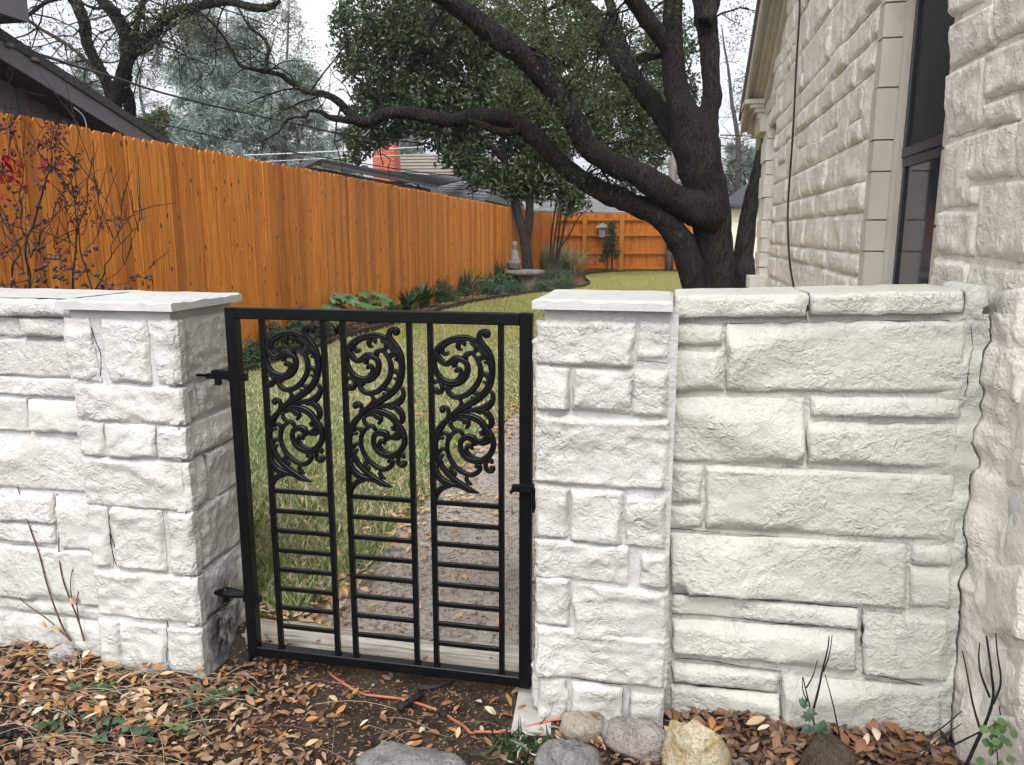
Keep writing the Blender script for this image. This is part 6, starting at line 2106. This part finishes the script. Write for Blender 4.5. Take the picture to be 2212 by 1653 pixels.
def rock(vx, vy, rxpx, rypx, label, mat, seed, flat=1.0, name='stone_rock', top=None, rd=None, tilt=0.0, boxy=0.0):
    """rock resting on the soil; its silhouette centre at vx, vy"""
    gy_ = vy + rypx * .75
    b = at_ground(vx, gy_)
    R = pxr(rxpx, b)
    H = pxr(rypx, b) * 1.15
    Dp = R * (rd or .8)
    n = 40
    u, v = np.meshgrid(np.linspace(0, 2 * math.pi, n), np.linspace(0, math.pi, n // 2 + 4))
    S = np.stack([np.sin(v) * np.cos(u), np.sin(v) * np.sin(u), np.cos(v)], -1)
    if boxy:
        S = S / (np.max(np.abs(S), -1, keepdims=True) ** boxy)
    q_ = S.reshape(-1, 3)
    k = 1 + .20 * vn(q_ * 1.3 + seed * 5, seed) + .10 * vn(q_ * 3.1 + seed, seed + 1) + .05 * fbm(q_ * 8, 3, seed + 2)
    # a few chipped facets
    rr_ = np.random.default_rng(seed)
    for _ in range(7):
        f = rdir(rr_, 1)[0]
        lim = rr_.uniform(.72, .95)
        dd = (q_ * k[:, None]) @ f
        k = np.where(dd > lim, k * (lim + (dd - lim) * .25) / np.maximum(dd, 1e-6), k)
    Q_ = q_ * k[:, None]
    if tilt:
        c_, s_ = math.cos(tilt), math.sin(tilt)
        Q_ = np.stack([Q_[:, 0] * c_ - Q_[:, 2] * s_, Q_[:, 1], Q_[:, 0] * s_ + Q_[:, 2] * c_], 1)
    Vv = b + Q_ * (R, Dp, H * flat) + (0, Dp * .3, H * flat * .55)
    m_ = MB()
    m_.grid(Vv.reshape(S.shape))
    return solo(name, m_, mat, label, 'rock', tuple(b), True)


rock(1258, 1570, 54, 25, 'small buff rock leaning on the foot of the right pier', ROCK_BUFF, 3, 1.0, tilt=-.12)
rock(1374, 1602, 70, 36, 'mauve speckled rock at the right corner of the pier', ROCK_PINK, 8, 1.0, tilt=.18)
rock(1502, 1640, 70, 84, 'large tan and cream limestone rock below the right wall', ROCK_TAN, 15, .95, boxy=.35, rd=.7)
rock(1228, 1660, 68, 74, 'grey limestone rock at the bottom of the picture before the right pier', ROCK_GREY, 21, .85, rd=.8)
rock(905, 1665, 130, 42, 'flat grey stone slab at the bottom edge below the gate', ROCK_GREY, 26, .7, 'stone_slab', rd=.5, boxy=.3)
rock(1790, 1655, 62, 46, 'dark brown squared stone among the leaves at the bottom right', ROCK_DARK, 33, .9, boxy=.5)
rock(1592, 1660, 26, 14, 'small grey pebbly stone right of the tan rock', ROCK_GREY, 37)
rock(128, 1416, 26, 16, 'small whitish stone half buried below the left wall', m_rock('whitish_stone', [(.42, .42, .41), (.62, .62, .61), (.7, .7, .69)], 8), 41, 1.0, boxy=.3)

# orange cord
cp = [(512, 828), (560, 862), (640, 888), (720, 930), (790, 985), (880, 1040), (960, 1078), (1080, 1095), (1190, 1108), (1300, 1138), (1400, 1172), (1470, 1205), (1540, 1252), (1590, 1282)]
cp2 = [(1680, 1330), (1760, 1333), (1860, 1330), (1960, 1310), (2050, 1282), (2130, 1260), (2215, 1248)]
cv = lambda a, b_: ((850 + .633 * a) / 1.85172, (2100 + .633 * b_) / 1.85172)


def lay(pts, lift):
    out = []
    for a, b_ in pts:
        v = cv(a, b_)
        p = at_ground(*v)
        out.append(at_ground(*v) + (0, 0, lift))
    return np.array(out)


P = np.vstack([lay(cp, .006), lay([(1635, 1308)], -.004), lay(cp2, .014)])
solo('extension_cord', MB().tube(cat_rom(P, 8), .0047, 8), CORD, 'orange extension cord snaking over the soil under the gate', 'cord', tuple(P[3]), True)
# broken branch under the gate, root by the left pier
P = lay([(1560, 965), (1500, 1010), (1440, 1035), (1370, 1052), (1300, 1058), (1282, 1085), (1270, 1110)], .016)
solo('broken_branch', MB().tube(cat_rom(P, 4), [.003, .006, .008, .009, .010, .010, .011] if False else np.linspace(.005, .013, len(cat_rom(P, 4))), 8, .15, 3), m_bark('lichen_stick_bark', (.05, .05, .042), (.15, .15, .125), 6, .002), 'crooked grey stick lying across the orange cord', 'stick', tuple(P[3]), True)
P = lay([(1322, 1102), (1250, 1145), (1178, 1196)], .022)
solo('broken_stick', MB().tube(cat_rom(P, 4), .011, 8, .12, 4), BARK_M, 'short cut stick resting on the orange cord', 'stick', tuple(P[1]), True)
P = lay([(1425, 1192), (1480, 1222)], .012)
solo('broken_stick', MB().tube(cat_rom(P, 4), .011, 8, .2, 5), BARK_M, 'stubby piece of bark right of the cut stick', 'stick', tuple(P[0]), True)
P = np.array([at_ground(v[0], v[1]) + (0, 0, h_) for v, h_ in zip(((565, 1405), (545, 1420), (525, 1438), (505, 1455)), (.03, .03, .02, -.01))])
solo('tree_root', MB().tube(cat_rom(P, 4), np.linspace(.018, .022, 13), 9, .15, 6), BARK_M, 'thick brown root at the foot of the gate hinge side', 'root', tuple(P[0]), True)
P = np.array([at_ground(v[0], v[1]) + (0, 0, h_) for v, h_ in zip(((-20, 1600), (20, 1598), (50, 1610), (75, 1618)), (.02, .025, .02, .0))])
solo('tree_root', MB().tube(cat_rom(P, 4), np.linspace(.022, .012, 13), 9, .15, 7), BARK_D, 'dark root stub at the left edge below the leaf litter', 'root', tuple(P[1]), True)


# ---- bare twigs standing before the walls
def twig_plant(name, label, stems, Y, r, mat, extra=None):
    b = onY(stems[0][0][0], stems[0][0][1], Y)
    t = thing(name, label, 'twigs', tuple(b * (1, 1, 0)))
    for pts in stems:
        C = cat_rom(np.array(pts, float), 5)
        P = np.array([onY(x, y, Y + .05 * k / len(C)) for k, (x, y) in enumerate(C)])
        part('stem', MB().tube(P, r * np.linspace(1, .45, len(P)) * (len(pts) / 5 + .3), 6, .1, 3), mat, t, True)
    return t


ZB = lambda a, b_: (.314 * a, 1134 + .314 * b_)
twig_plant('bare_twigs', 'thin bare twigs growing before the left wall', [
    [ZB(490, 800), ZB(430, 700), ZB(360, 520), ZB(310, 360), ZB(270, 200), ZB(230, 90), ZB(180, -60), ZB(115, -280)],
    [ZB(490, 800), ZB(340, 660), ZB(200, 560), ZB(90, 470), ZB(-40, 350)],
    [ZB(580, 800), ZB(540, 660), ZB(490, 530), ZB(440, 400), ZB(410, 250), ZB(405, 60), ZB(415, -130)],
    [ZB(500, 560), ZB(485, 420), ZB(500, 310), ZB(550, 230)], [ZB(545, 660), ZB(528, 540), ZB(545, 440), ZB(580, 392)]], 2.36, .0022, TWIG_B)
for a, b_, lb in ((290, 660, 'dry leaf caught on the lowest twig before the left wall'), (375, 688, 'orange dry leaf hanging at the twig fork before the left wall'), (480, 500, 'curled orange leaf clinging high on the left wall twigs')):
    v = ZB(a, b_)
    p = onY(v[0], v[1], 2.355)
    m = MB()
    leaves(m, [p], [(.6, -.1, -.6)], [(.3, -1, .2)], .034, .018, .2, True, .1)
    solo('clinging_leaf', m, LITTER_Y, lb, 'leaf', tuple(p), True)
twig_plant('bare_twigs', 'dark bare twigs with one holly sprig before the right wall', [
    [r(1035, 1421), r(1000, 1290), r(960, 1130), r(925, 990), r(905, 900)], [r(960, 1120), r(1000, 960), r(1020, 860), r(1050, 740), r(1060, 660)], [r(1025, 870), r(1060, 770), r(1078, 650)], [r(925, 965), r(965, 890), r(990, 800)],
    [r(1160, 1421), r(1120, 1240), r(1080, 1050), r(1035, 885)], [r(930, 1040), r(905, 980), r(902, 900)]], 2.28, .0030, TWIG)
hb_ = [r(890, 1070), r(925, 1110), r(960, 1130), r(1000, 1170), r(1020, 1200), r(1060, 1230), r(940, 1180)]
t = thing('holly_sprig', 'pale blue green holly leaves on the twigs before the right wall', 'leaves', tuple(onY(*r(960, 1150), 2.27)))
for k, (vx, vy) in enumerate(hb_):
    m = MB()
    p = onY(vx, vy, 2.27)
    lobed_leaf(m, p, rng.normal(0, 1, 3) * (1, .3, .6) + (.3, 0, -.4), np.array((.2, -1, .5)), .036)
    part('leaf', m, SHRUB_G, t)
twig_plant('bare_twigs', 'branching thorny dark twigs at the bottom right before the house', [
    [r(1870, 1425), r(1930, 1290), r(1990, 1160), r(2030, 1020), r(2020, 880), r(2005, 760), r(1990, 655)], [r(2030, 1060), r(2075, 930), r(2055, 760), r(2045, 640)], [r(2010, 1020), r(1960, 890), r(1945, 790), r(1950, 695)], [r(1950, 1200), r(1910, 1060), r(1880, 900), r(1848, 745)], [r(1780, 1310), r(1900, 1250), r(2060, 1165), r(2066, 1070)], [r(1560, 1421), r(1680, 1290), r(1845, 1175)], [r(1640, 1260), r(1740, 1190), r(1845, 1100)]], 2.12, .0030, TWIG)
cl = thing('clover_plant', 'round leaved green plant at the bottom right corner', 'plant', tuple(onY(*r(2050, 1421), 2.06) * (1, 1, 0)))
m = MB()
m.tube(np.array([onY(*r(2060, 1430), 2.06), onY(*r(2050, 1300), 2.06), onY(*r(2040, 1160), 2.06)]), .002, 5)
part('stem', m, TWIG_B, cl, True)
for k in range(26):
    p = onY(*r(rng.normal(2050, 42), rng.uniform(1165, 1415)), 2.05 + rng.uniform(-.03, .03))
    m = MB()
    d = rng.normal(0, 1, 3) * (1, .5, .7)
    leaves(m, [p], [d], [np.array((0, -1, .7)) + rng.normal(0, .3, 3)], .024, .024, .05, True, .05)
    part('leaf', m, SHRUB_L, cl)


# ---- creeping green plants in the litter
def creeper(vx, vy, n, L, label, mat, spread=40, wr_=.6):
    b = at_ground(vx, vy)
    t = thing('creeping_plant', label, 'plant', tuple(b))
    s = pxr(spread, b)
    st_ = MB()
    for k in range(n):
        c = b + (rng.normal(0, s * .6), rng.normal(0, s * .35), 0)
        c[2] = float(gh(c[0], c[1])) + rng.uniform(.02, .05)
        m_ = MB()
        a = rng.uniform(0, 6.28)
        leaves(m_, [c], [(math.cos(a), math.sin(a), rng.uniform(-.1, .35))], [rng.normal(0, .3, 3) + (0, -.3, 1)], L * rng.uniform(.7, 1.2), L * wr_, .15, True, .08)
        part('leaf', m_, mat, t, True)
        st_.tube([c, (c + b) / 2 + (0, 0, .01), b], .0012, 4, cap=False)
    part('runners', st_, TWIG_B, t)
    return t


creeper(110, 1590, 12, .03, 'dark round leaved creeper at the bottom left', SHRUB_D, 30, .8)
creeper(225, 1600, 22, .03, 'blue green creeper at the bottom left of centre', SHRUB_G, 55, .75)
creeper(310, 1600, 18, .03, 'blue green creeper left of the flat slab', SHRUB_G, 40, .75)
creeper(225, 1500, 8, .034, 'bright green seedling below the left pier', SHRUB_L, 16, .6)
creeper(155, 1510, 7, .03, 'small dark seedling below the left wall', SHRUB_D, 16, .6)
creeper(485, 1520, 18, .036, 'trailing dark green vine before the gate hinge', SHRUB_D, 45, .42)
creeper(430, 1540, 16, .034, 'trailing green vine below the left pier corner', SHRUB_G, 45, .5)
creeper(400, 1600, 10, .04, 'long bright leaves near the flat grey slab', SHRUB_L, 22, .36)
creeper(470, 1425, 9, .034, 'green vine leaves climbing the stained side of the left pier', SHRUB_G, 16, .5)
creeper(205, 1405, 6, .028, 'small green seedling at the foot of the left pier', SHRUB_D, 12, .6)
creeper(1530 * .0 + 660, 1310, 12, .06, 'green weed behind the bottom of the gate', SHRUB_L, 30, .5)
# tufts of dark liriope by the concrete footing
t = thing('grass_tuft', 'dark grassy tuft between the cord and the grey rock', 'plant', tuple(at_ground(1130, 1625)))
b = at_ground(1130, 1625)
m = MB()
n = 110
P = b + np.stack([rng.normal(0, .07, n), rng.normal(0, .035, n), np.zeros(n)], 1)
leaves(m, P, rdir(rng, n) * (1, 1, .3) + (0, 0, .35), rdir(rng, n), rng.uniform(.05, .10, n), .005, .1, False, .2)
part('blades', m, SHRUB_D, t, stuff=True)
m = MB()
n = 16
P = b + np.stack([rng.normal(.05, .06, n), rng.normal(0, .04, n), np.full(n, .02)], 1)
leaves(m, P, rdir(rng, n) * (1, 1, .3) + (0, 0, .2), rdir(rng, n), rng.uniform(.03, .06, n), .005, .1, False, .2)
part('dry_blades', m, m_plain('bleached_blade', (.62, .60, .54), .7, .2), t, stuff=True)
# bleached grass stems on the litter
m = MB()
for k in range(200):
    x_, y_ = rng.uniform(-2.5, -.6), rng.uniform(1.7, 2.33)
    if rng.random() < .5:
        x_ = rng.uniform(-2.4, -1.5)
    p = np.array((x_, y_, float(gh(x_, y_)) + rng.uniform(.02, .045)))
    a = rng.normal(0, .5) + (math.pi if rng.random() < .5 else 0)
    L_ = rng.uniform(.08, .30)
    s = np.linspace(0, 1, 6)
    P = p + np.stack([math.cos(a) * L_ * s, math.sin(a) * L_ * s + .06 * L_ * np.sin(s * 3), .012 * np.sin(s * 3.1)], 1)
    m.tube(P, .0011, 4, cap=False)
setting('dry_stems', m, m_leaf('dry_stem', [(.20, .12, .07), (.42, .33, .22), (.14, .08, .05), (.55, .47, .36)], .8, .1), 'stuff', True, 'thin dry stems lying over the leaf litter')

# ---- single leaves one can pick out
LEAFM = {}
for nm, c in (('orange', [(.42, .19, .06), (.5, .24, .08)]), ('tan', [(.50, .34, .19), (.58, .42, .26)]), ('brown', [(.22, .10, .045), (.30, .15, .075)]), ('pale', [(.62, .52, .38), (.68, .58, .44)])):
    LEAFM[nm] = m_leaf(nm + '_fallen_leaf', c, .55, .3)
base = {}
for nm in LEAFM:
    for v in range(3):
        m = MB()
        leaves(m, [(-.5, 0, 0)], [(1, 0, .05 * v)], [(0, .2 * (v - 1), 1)], 1.0, .40 + .05 * v, (.05, .22, -.1)[v], True, (.10, -.05, .2)[v])
        me = m.mesh('fallen_leaf', (0, 0, 0), True)
        me.materials.append(LEAFM[nm])
        base[nm, v] = me
zones = [('on the litter left of the gate', 'fallen leaves left of the gate', -2.4, -1.55, 1.95, 2.32, 130, .045), ('on the bare soil in front of the gate', 'fallen leaves before the gate', -1.5, -.42, 1.95, 2.42, 80, .042), ('in the heap below the right wall', 'fallen leaves below the right wall', .03, .86, 1.98, 2.42, 90, .055)]
for place, grp, x0, x1, y0, y1, n, L_ in zones:
    for k in range(n):
        x_, y_ = rng.uniform(x0, x1), rng.uniform(y0, y1)
        if inw(np.array([x_]), np.array([y_]))[0]:
            continue
        nm = rng.choice(list(LEAFM), p=[.34, .30, .24, .12] if x_ < 0 else [.12, .20, .62, .06])
        me = base[nm, int(rng.integers(3))]
        o = bpy.data.objects.new('fallen_leaf', me)
        lift = .034 if (x_ < -1.5 or x_ > 0) else .010
        o.location = (x_, y_, float(gh(x_, y_)) + lift + rng.uniform(0, .012))
        s_ = L_ * rng.uniform(.75, 1.25)
        o.scale = (s_, s_, s_)
        o.rotation_euler = (rng.normal(0, .3), rng.normal(0, .25), rng.uniform(0, 6.28))
        o['label'] = 'dry %s fallen leaf %s' % (nm, place)
        o['category'] = 'leaf'
        o['group'] = nm + ' ' + grp
        COL.objects.link(o)
for vx, vy, nm, sc, lb in ((860, 1196, 'orange', .085, 'large orange brown leaf lying flat on the path behind the gate'), (905, 908, 'orange', .10, 'orange leaf on the lawn between the second and third scroll panels'), (905, 990, 'tan', .07, 'tan leaf on the lawn edge right of the second scroll panel'), (760, 1010, 'tan', .06, 'tan leaf in the green grass behind the second panel'), (985, 1115, 'tan', .08, 'tan leaves beside the path behind the third panel')):
    p = at_ground(vx, vy)
    o = bpy.data.objects.new('fallen_leaf', base[nm, 1])
    o.location = p + (0, 0, .05)
    o.scale = (sc, sc, sc)
    o.rotation_euler = (.25, .1, rng.uniform(0, 6))
    o['label'], o['category'] = lb, 'leaf'
    COL.objects.link(o)

# scraps on the copings
for vx, vy, Y, Z, nm, sc, lb in ((1762, 615, 2.52, 1.408, 'brown', .022, 'tiny brown leaf scrap on the right coping near the middle'), (1905, 612, 2.56, 1.41, 'brown', .02, 'tiny dry leaf scrap on the right coping below the window'), (2062, 622, 2.50, 1.412, 'tan', .05, 'curled dry leaf at the house end of the right coping'), (330, 640, 2.5, 1.378, 'brown', .018, 'tiny dark scrap lying on the left pier cap')):
    p = onY(vx, vy, Y)
    o = bpy.data.objects.new('leaf_scrap', base[nm, 2])
    o.location = (p[0], Y, Z)
    o.scale = (sc, sc, sc)
    o.rotation_euler = (.1, .1, rng.uniform(0, 6))
    o['label'], o['category'] = lb, 'leaf'
    COL.objects.link(o)

# ------------------------------------------------------------------ damp air over the neighbourhood
hm = bpy.data.materials.new('damp_air')
hm.use_nodes = True
hm.node_tree.nodes.clear()
ho = hm.node_tree.nodes.new('ShaderNodeOutputMaterial')
hv = hm.node_tree.nodes.new('ShaderNodeVolumePrincipled')
hv.inputs['Color'].default_value = (.93, .95, .97, 1)
hv.inputs['Density'].default_value = .0005
hv.inputs['Anisotropy'].default_value = .2
hm.node_tree.links.new(hv.outputs[0], ho.inputs['Volume'])
setting('haze', MB().box((-96, -44, -1.2), (96, 116, 26)), hm, 'stuff')
